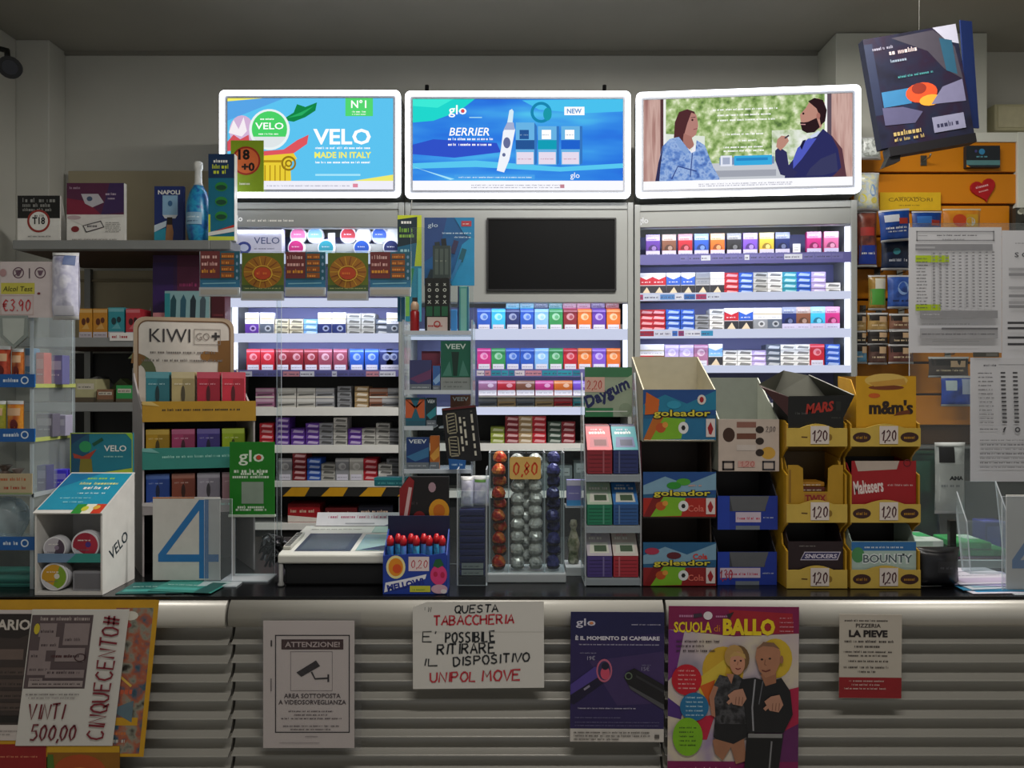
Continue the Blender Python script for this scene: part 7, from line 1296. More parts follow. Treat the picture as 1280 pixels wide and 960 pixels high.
def dmm(b, w, h):
    b.rect(0, 0, w, h, c('#d09a14')); b.ell(.5 * w, .92 * h, .36 * w, .14 * h, c('#d8b45c'), 20); b.ell(.5 * w, .78 * h, .3 * w, .05 * h, c('#7a3c18'), 16); b.poly([(.2 * w, .88 * h), (.8 * w, .96 * h), (.84 * w, .84 * h), (.3 * w, .8 * h)], c('#c8963c')); b.ell(.3 * w, .62 * h, .1 * w, .05 * h, c('#c85c1c'), 12); [b.text("m&m's", (.57 + .018 * q) * w, .26 * h, .26 * h, c('#2a1a14'), w=.72 * w, bold=.02) for q in (0, 1)]; b.poly([(.62 * w, .22 * h), (.9 * w, .26 * h), (.88 * w, .34 * h), (.7 * w, .3 * h)], c('#6c3418'))
def cmm(w, h): return [(0, 0), (w, 0), (w, h), (0, h)]
g = bx('chocolate_carton', r0 + .017, r1 - .006, HB[2], Z(470, rY) - HB[2], '#c8941a', 'yellow peanut chocolate carton on the top tier of the second rack', dmm, tray_cut=cmm, inner='#8a6a24')
def dkit(b, w, h): b.rect(0, 0, w, h, c('#9c161e')); b.poly([(.05 * w, h), (.1 * w, .75 * h), (.7 * w, .8 * h), (.74 * w, h)], c('#b8a89c')); b.text('Maltesers', .27 * w, .24 * h, .3 * h, c('#e0d0cc'), w=.46 * w, bold=.03, rot=.1); b.small(.56 * w, .4 * h, .95 * w, .06 * h, c('#d0a8a4')); b.ring(.86 * w, .95 * h, .06 * w, .015 * w, c('#5c1018'))
def ckit(w, h): return [(0, 0), (w, 0), (w, h), (.8 * w, .9 * h), (.74 * w, .66 * h), (.1 * w, .72 * h), (.06 * w, .8 * h), (0, .8 * h)]
bx('chocolate_carton', r0 + .006, r1 - .006, HB[1], .138, '#9c161e', 'red chocolate carton on the middle tier of the second rack', dkit, tray_cut=ckit)
def dbou(b, w, h): b.rect(0, .66 * h, w, h, c('#2c6ca8')); b.rect(0, 0, w, .66 * h, c('#a8bcb4')); b.ell(.1 * w, .5 * h, .1 * w, .3 * h, c('#4a8a54'), 14); b.text('BOUNTY', .56 * w, .2 * h, .32 * h, c('#d8e0e0'), w=.78 * w, bold=.08); b.text('BOUNTY', .56 * w, .21 * h, .3 * h, c('#4a5a60'), w=.76 * w, bold=.01); b.small(.2 * w, .76 * h, .8 * w, .1 * h, c('#d0dce8'))
bx('chocolate_carton', r0 + .006, r1 - .006, HB[0], .142, '#a8bcb4', 'blue and white coconut chocolate carton on the lowest tier of the second rack', dbou)
# ------------------------------------------------------------------ papers taped on the counter front
YP = 1.6515
def sheet(name, p0, p1, q0, q1, label, cat, draw, base=None, shear=0., rot=0., dy=0., Y=YP, outline=None, th=.0007, group=None):
    w = X(p1, Y) - X(p0, Y); h = (q1 - q0) / FPX * Y; b = new()
    if shear: b.bend = lambda x, y, z: (x + shear * (z - h), y, z)
    pts = outline(w, h) if outline else [(0, 0), (w, 0), (w, h), (0, h)]
    b.M = Matrix.Translation((-w / 2, 0, -h / 2)); b.prism(pts, 0, th, base or PAPER); b.n = .0004; b.step = .0001
    draw(b, w, h)
    o = at(tag(b.build(name), label, cat, group), (X(p0, Y) + X(p1, Y)) / 2, Y + dy, (Z(q0, Y) + Z(q1, Y)) / 2); o.rotation_euler = (0, rot, 0)
    return o
IK = c('#241c20')
def datt(b, w, h):
    b.frame(.13 * w, .12 * h, .95 * w, .89 * h, .012 * w, IK); b.rect(.2 * w, .775 * h, .88 * w, .855 * h, c('#3a1c1c')); b.text('ATTENZIONE!', .54 * w, .795 * h, .04 * h, c('#b8a8a4'), w=.6 * w, bold=.02)
    b.frame(.3 * w, .45 * h, .76 * w, .76 * h, .004 * w, c('#6a6264')); b.poly([(.365 * w, .595 * h), (.58 * w, .69 * h), (.625 * w, .645 * h), (.42 * w, .56 * h)], IK); b.line([(.53 * w, .6 * h), (.57 * w, .545 * h), (.71 * w, .55 * h)], .018 * w, IK); b.line([(.715 * w, .58 * h), (.715 * w, .52 * h)], .02 * w, IK)
    b.text('AREA SOTTOPOSTA', .54 * w, .395 * h, .034 * h, c('#3c2c30'), w=.62 * w, bold=.015); b.text('A VIDEOSORVEGLIANZA', .54 * w, .345 * h, .034 * h, c('#3c2c30'), w=.74 * w, bold=.015)
    for k, (a, e) in enumerate(((.28, .78), (.34, .72), (.2, .86))): b.small(a * w, (.285 - .028 * k) * h, e * w, .016 * h, c('#4c4044'))
    for k, (a, e) in enumerate(((.22, .84), (.3, .74))): b.small(a * w, (.17 - .026 * k) * h, e * w, .015 * h, c('#4c4044'))
    b.rect(.46 * w, .09 * h, .6 * w, .094 * h, c('#6a6264')); b.rect(.18 * w, .04 * h, .62 * w, .044 * h, c('#8a8284')); b.rect(.085 * w, .8 * h, .1 * w, .85 * h, IK); b.rect(.085 * w, .45 * h, .095 * w, .55 * h, c('#5a5254'))
t = thing('surveillance_sign', (0, 0, 0), 'white video surveillance notice in a crinkled clear sleeve on the counter front', 'notice')
o = sheet('paper', 329, 443, 776, 935, '', '', datt, mat('notice_paper', '#c9bfba', .7)); o.parent = t
for k in ('label', 'category'): del o[k]
b = new(); x0, x1, z0, z1 = X(326, YP), X(452, YP), Z(938, YP), Z(766, YP)
b.rect(x0, z0, x1, z1, FILM, 6, 8) if False else None
vs = []; nx, nz = 10, 14
for j in range(nz + 1):
    for i in range(nx + 1):
        u, v = i / nx, j / nz; vs.append((x0 + (x1 - x0) * u, YP - .0025 - .0012 * math.sin(u * 9 + v * 4) * (1 if v > .8 else .2) - (.002 * abs(math.sin(u * 23)) if v > .9 else 0), z0 + (z1 - z0) * v + (.003 * math.sin(u * 14) if v > .95 else 0)))
b.add(vs, [(j * (nx + 1) + i, j * (nx + 1) + i + 1, (j + 1) * (nx + 1) + i + 1, (j + 1) * (nx + 1) + i) for j in range(nz) for i in range(nx)], clear('sleeve_film', '#f6f6f8', .015, .25), True); b.build('clear_sleeve', t)
def dhnd(b, w, h):
    bk, rd = c('#22262a'), c('#b8323e')
    b.hand('I', .09 * w, .9 * h, .04 * h, bk); b.hand('N', .12 * w, .885 * h, .055 * h, bk, pen=.16); b.hand('QUESTA', .32 * w, .87 * h, .085 * h, bk, w=.33 * w, seed=2, pen=.2, rot=.02); b.hand('TABACCHERIA', .16 * w, .73 * h, .105 * h, rd, w=.61 * w, seed=3, pen=.2, rot=.02)
    b.hand("E'", .075 * w, .54 * h, .12 * h, bk, w=.09 * w, seed=4, pen=.12); b.hand('POSSIBILE', .25 * w, .53 * h, .115 * h, bk, w=.38 * w, seed=5, pen=.18, rot=.03); b.hand('RITIRARE', .185 * w, .395 * h, .115 * h, bk, w=.45 * w, seed=6, pen=.18, rot=.03); b.hand('IL', .08 * w, .27 * h, .08 * h, bk, w=.13 * w, seed=7, pen=.19); b.hand('DISPOSITIVO', .31 * w, .265 * h, .1 * h, bk, w=.58 * w, seed=8, pen=.19, rot=.06)
    b.hand('UNIPOL', .13 * w, .08 * h, .11 * h, rd, w=.36 * w, seed=9, pen=.18, rot=.02); b.hand('MOVE', .53 * w, .09 * h, .12 * h, rd, w=.29 * w, seed=10, pen=.18, rot=.03); b.rect(0, .655 * h, w, .658 * h, c('#b8b4ae'))
sheet('handwritten_sign', 516, 680, 752, 861, 'white handwritten sheet in black and red capitals taped to the counter front', 'notice', dhnd, mat('notice_paper_b', '#cfccc6', .7), rot=-.004, outline=lambda w, h: [(0, 0), (w, .01 * h), (w, h), (.11 * w, h), (0, .94 * h)])
def dgl(b, w, h):
    b.rect(0, 0, w, h, c('#2a2052')); b.poly([(0, h), (0, .78 * h), (w, .84 * h), (w, h)], c('#1c1c4a')); b.poly([(.2 * w, .62 * h), (w, .7 * h), (w, .3 * h), (.5 * w, .28 * h)], c('#3c2c5c')); b.rect(0, 0, w, .1 * h, c('#c4beb8'))
    glo(b, .055 * w, .895 * h, .055 * h, .21 * w, c('#c8c4d4'), c('#c87a4a')); b.small(.65 * w, .9 * h, .96 * w, .014 * h, c('#a8a4b8'))
    b.text('È IL MOMENTO DI CAMBIARE', .5 * w, .785 * h, .028 * h, c('#d0ccd8'), w=.9 * w, bold=.04); b.small(.09 * w, .745 * h, .95 * w, .014 * h, c('#a8a4bc')); b.small(.1 * w, .68 * h, .28 * w, .012 * h, c('#8a86a4')); b.text('19€', .22 * w, .63 * h, .03 * h, c('#a8a4bc')); b.text('15€', .8 * w, .55 * h, .03 * h, c('#8a86a0')); b.small(.76 * w, .59 * h, .86 * w, .01 * h, c('#7a7694'))
    b.poly([(0, .44 * h), (.26 * w, .58 * h), (.34 * w, .56 * h), (.36 * w, .5 * h), (0, .3 * h)], c('#4a3a86')); b.poly([(0, .36 * h), (.34 * w, .52 * h), (.36 * w, .46 * h), (.04 * w, .29 * h), (0, .3 * h)], c('#171230')); b.ell(.36 * w, .55 * h, .085 * w, .09 * h, c('#b8607a'), 20); b.ell(.36 * w, .55 * h, .068 * w, .075 * h, c('#3a3058'), 18); b.ell(.37 * w, .53 * h, .05 * w, .05 * h, c('#c84a64'), 14); b.ell(.37 * w, .585 * h, .04 * w, .03 * h, c('#1c1830'), 12); b.poly([(.14 * w, .41 * h), (.2 * w, .44 * h), (.21 * w, .425 * h), (.15 * w, .395 * h)], c('#8a8498'))
    b.poly([(.6 * w, .54 * h), (.68 * w, .57 * h), (w, .44 * h), (w, .26 * h), (.62 * w, .44 * h), (.57 * w, .5 * h)], c('#151418')); b.poly([(.62 * w, .44 * h), (w, .29 * h), (w, .25 * h), (.64 * w, .41 * h)], c('#4c4c50')); b.ring(.62 * w, .51 * h, .04 * w, .012 * w, c('#5c6a58')); b.poly([(.7 * w, .52 * h), (w, .4 * h), (w, .38 * h), (.7 * w, .5 * h)], c('#2c2c30'))
    b.small(.08 * w, .255 * h, .7 * w, .016 * h, c('#a8a4b8')); b.small(.05 * w, .185 * h, .55 * w, .012 * h, c('#6a6688')); b.small(.05 * w, .15 * h, .95 * w, .01 * h, c('#6a6688')); b.small(.05 * w, .125 * h, .95 * w, .01 * h, c('#6a6688'))
    for k in range(3): b.small(.04 * w, (.07 - .026 * k) * h, (.86 if k < 2 else .55) * w, .017 * h, c('#4a4642'))
    b.rect(.9 * w, .03 * h, .95 * w, .06 * h, c('#5a5652'))
sheet('hanging_poster', 713, 830, 765, 927, 'dark violet poster with two slim devices taped to the counter front', 'poster', dgl, c('#2a2052'), rot=.006)
def dbal(b, w, h):
    b.rect(0, 0, w, h, pr_noise('dance_poster_ground', ['#7a7a8c', '#b8a8b0', '#c8bca8', '#9a88a8'], 7, .4))
    b.poly([(0, h), (w, h), (w, .84 * h), (.5 * w, .82 * h), (0, .86 * h)], c('#7c1448')); b.poly([(.46 * w, .98 * h), (.95 * w, .96 * h), (.96 * w, .84 * h), (.5 * w, .84 * h)], c('#9c1c2c')); b.poly([(0, .86 * h), (.12 * w, .84 * h), (.06 * w, .6 * h), (0, .55 * h)], c('#6c2a78')); b.poly([(0, .45 * h), (.12 * w, .38 * h), (.1 * w, .32 * h), (0, .34 * h)], c('#4a2a74'))
    b.ell(.82 * w, .69 * h, .13 * w, .12 * h, c('#c8a82c'), 20); b.ell(.42 * w, .62 * h, .16 * w, .14 * h, c('#c8a02c'), 20); b.poly([(.2 * w, .55 * h), (.46 * w, .7 * h), (.4 * w, .45 * h), (.26 * w, .46 * h)], c('#d0b43c')); b.poly([(.24 * w, .52 * h), (.36 * w, .56 * h), (.32 * w, .4 * h)], c('#c85a1c')); b.poly([(.3 * w, .2 * h), (.36 * w, .35 * h), (.2 * w, .33 * h), (.2 * w, .2 * h)], c('#b81c3c')); b.rect(0, 0, w, .07 * h, c('#7a1450')); b.poly([(.56 * w, .07 * h), (.7 * w, .3 * h), (w, .5 * h), (w, .07 * h)], c('#5c2058')); b.poly([(.9 * w, .5 * h), (w, .52 * h), (w, .3 * h), (.88 * w, .25 * h)], c('#a81c44'))
    Y_ = c('#e0c41c'); b.text('SCUOLA', .04 * w, .845 * h, .06 * h, Y_, 'l', w=.29 * w, bold=.03); b.text('di', .37 * w, .85 * h, .04 * h, c('#c8781c')); b.text('BALLO', .415 * w, .835 * h, .088 * h, Y_, 'l', w=.4 * w, bold=.05); b.small(.08 * w, .935 * h, .24 * w, .024 * h, c('#b87aa0')); b.ell(.3 * w, .945 * h, .035 * w, .025 * h, c('#d8d0d4'), 14); b.poly([(.19 * w, .93 * h), (.26 * w, .94 * h), (.25 * w, .96 * h), (.19 * w, .955 * h)], c('#3a2c3c')); b.poly([(.42 * w, .945 * h), (.5 * w, .97 * h), (.47 * w, .93 * h)], c('#2c2024')); b.small(.36 * w, .935 * h, .46 * w, .02 * h, c('#b87aa0'))
    for k in range(4): b.small(.85 * w, (.93 - .026 * k) * h, .96 * w, .012 * h, c('#c88a98'))
    for k, (a, e) in enumerate(((.06, .42), (.06, .28), (.06, .38))): b.small(a * w, (.785 - .028 * k) * h, e * w, .018 * h, c('#3a2c34'))
    for cx_, cz_, rx_, rz_, col, ink in ((.14, .56, .115, .093, '#b81428', '#e0a0a0'), (.2, .4, .11, .085, '#1c6a98', '#a8c8d8'), (.15, .22, .115, .115, '#78b01c', '#2c4a10')):
        b.ell(cx_ * w, cz_ * h, rx_ * w, rz_ * h, c(col), 26)
        for k in range(5): b.small((cx_ - .065) * w, (cz_ + .05 - .026 * k) * h, (cx_ + .07) * w, .014 * h, c(ink))
    sk, bl = c('#a8745c'), c('#15161a')
    # woman, short fair hair, sleeveless dark glittery dress, arm held out pointing
    b.poly([(.36 * w, .12 * h), (.34 * w, .2 * h), (.42 * w, .24 * h), (.58 * w, .22 * h), (.6 * w, .08 * h), (.52 * w, .06 * h), (.48 * w, .16 * h), (.42 * w, .08 * h)], c('#9a6a50')); b.poly([(.345 * w, .22 * h), (.36 * w, .34 * h), (.33 * w, .45 * h), (.345 * w, .53 * h), (.39 * w, .595 * h), (.46 * w, .58 * h), (.52 * w, .6 * h), (.6 * w, .55 * h), (.62 * w, .42 * h), (.6 * w, .25 * h), (.48 * w, .19 * h)], pr_noise('glitter_dress', ['#101114', '#2c2c30', '#4c4c50', '#17181c'], 60, .35)); b.poly([(.36 * w, .3 * h), (.6 * w, .3 * h), (.62 * w, .23 * h), (.5 * w, .18 * h), (.36 * w, .21 * h)], bl)
    b.poly([(.345 * w, .53 * h), (.31 * w, .46 * h), (.33 * w, .35 * h), (.36 * w, .34 * h), (.35 * w, .45 * h), (.38 * w, .52 * h)], sk); b.poly([(.44 * w, .6 * h), (.5 * w, .6 * h), (.48 * w, .54 * h)], sk)
    b.ell(.535 * w, .69 * h, .082 * w, .082 * h, c('#6c5030'), 18); b.ell(.5 * w, .705 * h, .075 * w, .07 * h, c('#b08a50'), 16); b.ell(.525 * w, .665 * h, .058 * w, .07 * h, c('#c0876c'), 20); b.poly([(.46 * w, .7 * h), (.5 * w, .735 * h), (.58 * w, .72 * h), (.59 * w, .69 * h), (.53 * w, .71 * h)], c('#b89458')); b.ell(.505 * w, .68 * h, .009 * w, .006 * h, c('#2c1c18'), 8); b.ell(.55 * w, .68 * h, .009 * w, .006 * h, c('#2c1c18'), 8); b.line([(.51 * w, .635 * h), (.53 * w, .628 * h), (.55 * w, .635 * h)], .008 * w, c('#7a2c2c')); b.line([(.528 * w, .675 * h), (.524 * w, .655 * h)], .005 * w, c('#905c48'))
    # man, shaved head, black jacket, arm held out pointing
    b.poly([(.58 * w, .0 * h), (.6 * w, .24 * h), (.88 * w, .24 * h), (.84 * w, 0)], c('#0f1014')); b.poly([(.6 * w, .25 * h), (.58 * w, .4 * h), (.53 * w, .5 * h), (.56 * w, .57 * h), (.66 * w, .58 * h), (.76 * w, .555 * h), (.86 * w, .58 * h), (.93 * w, .5 * h), (.95 * w, .36 * h), (.88 * w, .25 * h)], bl); b.line([(.66 * w, .57 * h), (.64 * w, .4 * h), (.65 * w, .26 * h)], .012 * w, c('#8a8a90')); b.line([(.72 * w, .56 * h), (.69 * w, .42 * h)], .008 * w, c('#5c5c62')); b.rect(.61 * w, .22 * h, .87 * w, .245 * h, c('#7c7c7c')); b.line([(.79 * w, .2 * h), (.77 * w, .0)], .012 * w, c('#7c7c80'))
    b.poly([(.7 * w, .6 * h), (.82 * w, .61 * h), (.82 * w, .55 * h), (.74 * w, .53 * h)], c('#98664c')); b.poly([(.66 * w, .7 * h), (.67 * w, .76 * h), (.72 * w, .79 * h), (.8 * w, .79 * h), (.85 * w, .74 * h), (.85 * w, .67 * h), (.81 * w, .6 * h), (.74 * w, .58 * h), (.69 * w, .62 * h)], c('#a87458')); b.poly([(.67 * w, .75 * h), (.72 * w, .795 * h), (.8 * w, .79 * h), (.85 * w, .75 * h), (.8 * w, .765 * h), (.72 * w, .77 * h)], c('#7a5a44')); b.ell(.71 * w, .69 * h, .011 * w, .006 * h, c('#2c1c18'), 8); b.ell(.77 * w, .695 * h, .011 * w, .006 * h, c('#2c1c18'), 8); b.line([(.735 * w, .69 * h), (.73 * w, .66 * h), (.745 * w, .655 * h)], .006 * w, c('#80543c')); b.line([(.71 * w, .625 * h), (.74 * w, .618 * h), (.775 * w, .628 * h)], .01 * w, c('#6c3028')); b.ell(.86 * w, .69 * h, .014 * w, .025 * h, c('#98664c'), 10)
    for hx, hz in ((.52, .455), (.8, .42)):
        b.poly([((hx - .07) * w, (hz + .02) * h), ((hx - .02) * w, (hz + .05) * h), ((hx + .045) * w, (hz + .06) * h), ((hx + .075) * w, (hz + .0) * h), ((hx + .04) * w, (hz - .045) * h), ((hx - .03) * w, (hz - .035) * h)], c('#b0806a')); b.line([((hx - .03) * w, hz * h), ((hx - .07) * w, (hz - .03) * h)], .026 * w, c('#b0806a'))
        for k in range(3): b.line([((hx - .01 + .025 * k) * w, (hz - .035) * h), ((hx - .005 + .025 * k) * w, (hz + .01) * h)], .005 * w, c('#7c5240'))
    b.text('VI ASPETTIAMO', .4 * w, .02 * h, .03 * h, c('#c89aa8'), w=.5 * w) if False else b.small(.08 * w, .022 * h, .6 * w, .03 * h, c('#c89aa8'))
sheet('hanging_poster', 835, 998, 758, 966, 'colourful dance school poster with a couple pointing forward, taped on the counter', 'poster', dbal, c('#8a7a88'), rot=.008, shear=0)
def dpie(b, w, h):
    b.rect(0, .005 * h, w, .25 * h, c('#8c1820')); T = c('#3a3230')
    b.small(.08 * w, .915 * h, .82 * w, .03 * h, T); b.text('PIZZERIA', .46 * w, .845 * h, .045 * h, T, w=.4 * w, bold=.02); b.text('LA PIEVE', .46 * w, .735 * h, .075 * h, c('#1c1618'), w=.62 * w, bold=.05)
    for k, (a, e, z, q) in enumerate(((.08, .88, .665, .04), (.24, .68, .605, .04), (.07, .85, .545, .03), (.14, .8, .5, .03), (.14, .78, .435, .03), (.07, .8, .36, .035), (.3, .62, .31, .03))): b.small(a * w, z * h, e * w, q * h, T)
    for k, (a, e) in enumerate(((.16, .72), (.2, .66), (.08, .8))): b.small(a * w, (.2 - .045 * k) * h, e * w, .028 * h, c('#c8a8a0'))
sheet('hanging_card', 1049, 1127, 768, 873, 'small cream and dark red pizzeria card taped to the counter front', 'card', dpie, mat('card_cream', '#b8b0a4', .6), rot=.01)
# papers and magazines at the end of the counter
def dmag(b, w, h):
    b.rect(0, 0, w, h, c('#c8961c')); b.rect(.78 * w, .02 * h, .975 * w, .95 * h, pr_noise('comic_strip', ['#1c242c', '#3c5a6c', '#a8583c', '#8a8a7c', '#2a2420'], 24, .4)); b.rect(.77 * w, .2 * h, .95 * w, .25 * h, c('#c8961c')); b.small(.8 * w, .4 * h, .92 * w, .05 * h, c('#c85a3c')); b.small(.8 * w, .14 * h, .93 * w, .03 * h, c('#c8703c')); b.small(.8 * w, .09 * h, .92 * w, .035 * h, c('#b8b4ac')); b.ell(.86 * w, .9 * h, .04 * w, .03 * h, c('#d8d4c8'), 12); b.ell(.84 * w, .84 * h, .03 * w, .02 * h, c('#a83c3c'), 12); b.poly([(.8 * w, .3 * h), (.92 * w, .22 * h), (.92 * w, .36 * h)], c('#5c7480')); b.line([(.8 * w, .55 * h), (.9 * w, .45 * h)], .012 * w, c('#d8b04c'))
sheet('hanging_magazine', -40, 199, 750, 946, 'large yellow illustrated magazine page hanging behind the lottery sheets at the counter end', 'magazine', dmag, c('#c8961c'), rot=.0, shear=.1, dy=.0005, outline=lambda w, h: [(0, 0), (w * .95, 0), (w * .985, .05 * h), (w * .97, .3 * h), (w * .985, .6 * h), (w * .965, .8 * h), (w, .99 * h), (w * .98, h), (0, h)])
def dnews(b, w, h):
    b.rect(0, .12 * h, w, .97 * h, c('#3a302e')); b.poly([(0, .97 * h), (w, .97 * h), (w, .82 * h), (.8 * w, .78 * h), (0, .8 * h)], c('#241c1c')); b.text('MILIARDARIO', .98 * w, .85 * h, .075 * h, c('#c8c0b8'), 'r', w=1.5 * w, bold=.03) if False else b.text('DARIO', .98 * w, .85 * h, .075 * h, c('#c8c0b8'), 'r', w=.72 * w, bold=.03)
    b.rect(.5 * w, .62 * h, .9 * w, .7 * h, c('#6a5a54'))
    for k in range(4): b.rect((.35 + .0) * w, (.5 - .09 * k) * h, w, (.56 - .09 * k) * h, c('#52443f')); b.small(.4 * w, (.515 - .09 * k) * h, .95 * w, .025 * h, c('#2c2422'))
    b.rect(0, .14 * h, w, .19 * h, c('#1c1818')); b.small(.35 * w, .07 * h, .98 * w, .012 * h, c('#6a6462')); b.small(.35 * w, .045 * h, .8 * w, .012 * h, c('#6a6462'))
sheet('lottery_sign', -32, 42, 762, 925, 'dark printed lottery sheet with large pale letters at the very end of the counter', 'notice', dnews, mat('notice_paper', '#c9bfba', .7), shear=.08, dy=-.002)
def dwin(b, w, h):
    b.rect(.01 * w, .42 * h, .64 * w, .96 * h, c('#55474a')); b.small(.1 * w, .92 * h, .62 * w, .035 * h, c('#a89c98'))
    for a, e, z0, z1 in ((.03, .26, .52, .62), (.03, .2, .62, .7), (.12, .32, .7, .8), (.1, .28, .8, .9), (.36, .62, .74, .9), (.3, .6, .62, .72), (.22, .62, .5, .56), (.06, .2, .44, .5)): b.rect(a * w, z0 * h, e * w, z1 * h, c('#8a7c7c')); b.small((a + .02) * w, (z0 + .03) * h, (e - .02) * w, .03 * h, c('#4a3c40'))
    b.rect(.06 * w, .435 * h, .62 * w, .48 * h, c('#9a8e8c')); b.small(.1 * w, .45 * h, .6 * w, .018 * h, c('#3a2c30')); b.ell(.08 * w, .86 * h, .03 * w, .04 * h, c('#c8b42c'), 12); b.ring(.56 * w, .65 * h, .06 * w, .012 * w, c('#3c2024'), ez=.7); b.small(.26 * w, .65 * h, .5 * w, .03 * h, c('#4a2428'))
    b.small(.05 * w, .375 * h, .6 * w, .016 * h, c('#6a6264')); b.small(.08 * w, .35 * h, .56 * w, .014 * h, c('#7a7274'))
    rd = c('#6c1f2c'); b.hand('VINTI', .1 * w, .2 * h, .11 * h, rd, w=.36 * w, seed=14, pen=.12); b.hand('500,00', .15 * w, .045 * h, .11 * h, rd, w=.47 * w, seed=15, pen=.13); b.hand('CINQUECENTO#', .9 * w, .05 * h, .17 * w, c('#7c1f2e'), w=.9 * h, rot=PI / 2 - .02, seed=16, pen=.12)
sheet('lottery_sign', 42, 163, 761, 931, 'white sheet with red handwriting and printed ticket, taped over the yellow magazine', 'notice', dwin, mat('notice_paper_b', '#cfccc6', .7), shear=.125, dy=-.0045)
def dred(b, w, h): b.rect(0, .3 * h, w, h, c('#8c1418')); b.rect(0, 0, w, .35 * h, c('#c8841c')); b.rect(.3 * w, .1 * h, .7 * w, .25 * h, c('#6a4a14')); b.small(.05 * w, .7 * h, .9 * w, .06 * h, c('#c87a5c'))
sheet('ticket_sign', -35, 58, 930, 985, 'red and yellow ticket sheet at the bottom end of the counter front', 'notice', dred, c('#c8841c'), dy=-.0008)
def dora(b, w, h): b.rect(0, 0, w, h, c('#8a5a14')); b.ell(.45 * w, .4 * h, .36 * w, .4 * h, c('#a8481c'), 20); b.ell(.45 * w, .3 * h, .2 * w, .2 * h, c('#c87a2c'), 16); b.poly([(.82 * w, 0), (w, .3 * h), (w, 0)], c('#b8b4a8')); b.rect(0, .85 * h, w, h, c('#c89a1c')); b.poly([(0, 0), (.12 * w, 0), (.08 * w, .8 * h), (0, .8 * h)], c('#4a6a24'))
sheet('ticket_sign', 60, 150, 932, 985, 'orange brown ticket sheet below the white handwritten lottery sheet', 'notice', dora, c('#8a5a14'), dy=-.0012)
# ------------------------------------------------------------------ clear screen and papers near the orange wall
YQ = 1.94
t = thing('acrylic_screen', (X(1137, YQ), YQ, Z0), 'clear acrylic counter screen carrying printed tables, near the orange wall', 'screen')
b = new(); pane(b, 0, 0, .02, .75, .004, Z(279, YQ) - Z0); b.build('clear_pane', t)
b = new(); px_ = X(1188, YQ) - X(1137, YQ); b.box(px_ - .008, -.012, 0, px_ + .008, -.0005, Z(650, YQ) - Z0, c('#1c1c18', .35)); b.box(px_ - .02, -.03, 0, px_ + .02, .03, .006, c('#1c1c18', .35)) if False else None; b.build('post', t)
b = new(); b.box(-.0, -.004, 0, .75, .008, .0195, clear('dispenser_foot', '#c8ccc8', .45, .2)); b.build('foot', t)
G1, G2 = c('#55555a'), c('#8a8a8e')
PS = mat('cool_white_paper', '#c6c6ca', .7)
def dtab(b, w, h):
    b.frame(.08 * w, .89 * h, .92 * w, .97 * h, .003, G2); b.small(.3 * w, .93 * h, .74 * w, .016 * h, G1); b.rect(.1 * w, .93 * h, .2 * w, .934 * h, G2); b.small(.36 * w, .9 * h, .6 * w, .012 * h, G2); b.rect(.07 * w, .815 * h, .9 * w, .865 * h, c('#88888c')); b.rect(.07 * w, .83 * h, .28 * w, .845 * h, c('#a8a8ac'))
    yg = c('#a8c020'); b.rect(.07 * w, .72 * h, .43 * w, .775 * h, yg); b.rect(.07 * w, .335 * h, .34 * w, .385 * h, yg)
    for r in range(16): b.small(.08 * w, (.745 - .026 * r) * h, .2 * w, .013 * h, G1)
    for q in range(10):
        for r in range(18): b.rect((.25 + .066 * q) * w, (.785 - .025 * r) * h, (.25 + .066 * q + .026) * w, (.796 - .025 * r) * h, G2)
        b.rect((.235 + .066 * q) * w, .33 * h, (.238 + .066 * q) * w, .81 * h, c('#aaaaae'))
    b.rect(.07 * w, .27 * h, .9 * w, .33 * h, c('#909094')); b.small(.1 * w, .295 * h, .3 * w, .014 * h, c('#c8c8cc')); b.rect(.07 * w, .11 * h, .9 * w, .19 * h, c('#a0a0a4')); b.small(.09 * w, .14 * h, .88 * w, .016 * h, G1); b.small(.09 * w, .22 * h, .6 * w, .012 * h, G2); b.rect(.3 * w, .18 * h, .9 * w, .195 * h, c('#6a6a6e')); b.rect(.2 * w, .085 * h, .7 * w, .089 * h, G2)
sheet('table_sheet', 1136, 1252, 284, 441, 'printed table of figures with two yellow green highlighted rows on the clear screen', 'paper sheet', dtab, PS, Y=YQ - .003)
def dsec(b, w, h):
    b.text('S Q', .3 * w, .8 * h, .035 * h, G1, w=.22 * w, bold=.02); b.small(.2 * w, .9 * h, .9 * w, .012 * h, G2)
    for k, z in enumerate((.7, .66, .56, .5, .45, .42)): b.rect(.1 * w, z * h, .95 * w, (z + .02) * h, c('#a0a0a4') if k % 2 == 0 else G2)
    for z in (.3, .26, .19, .14): b.rect(.08 * w, z * h, .38 * w, (z + .016) * h, c('#3a3a3e'))
    for z in (.31, .2): b.small(.45 * w, z * h, .95 * w, .01 * h, G2)
sheet('form_sheet', 1252.5, 1335, 288, 455, 'printed form with dark bars beside the table of figures on the clear screen', 'paper sheet', dsec, PS, Y=YQ - .003)
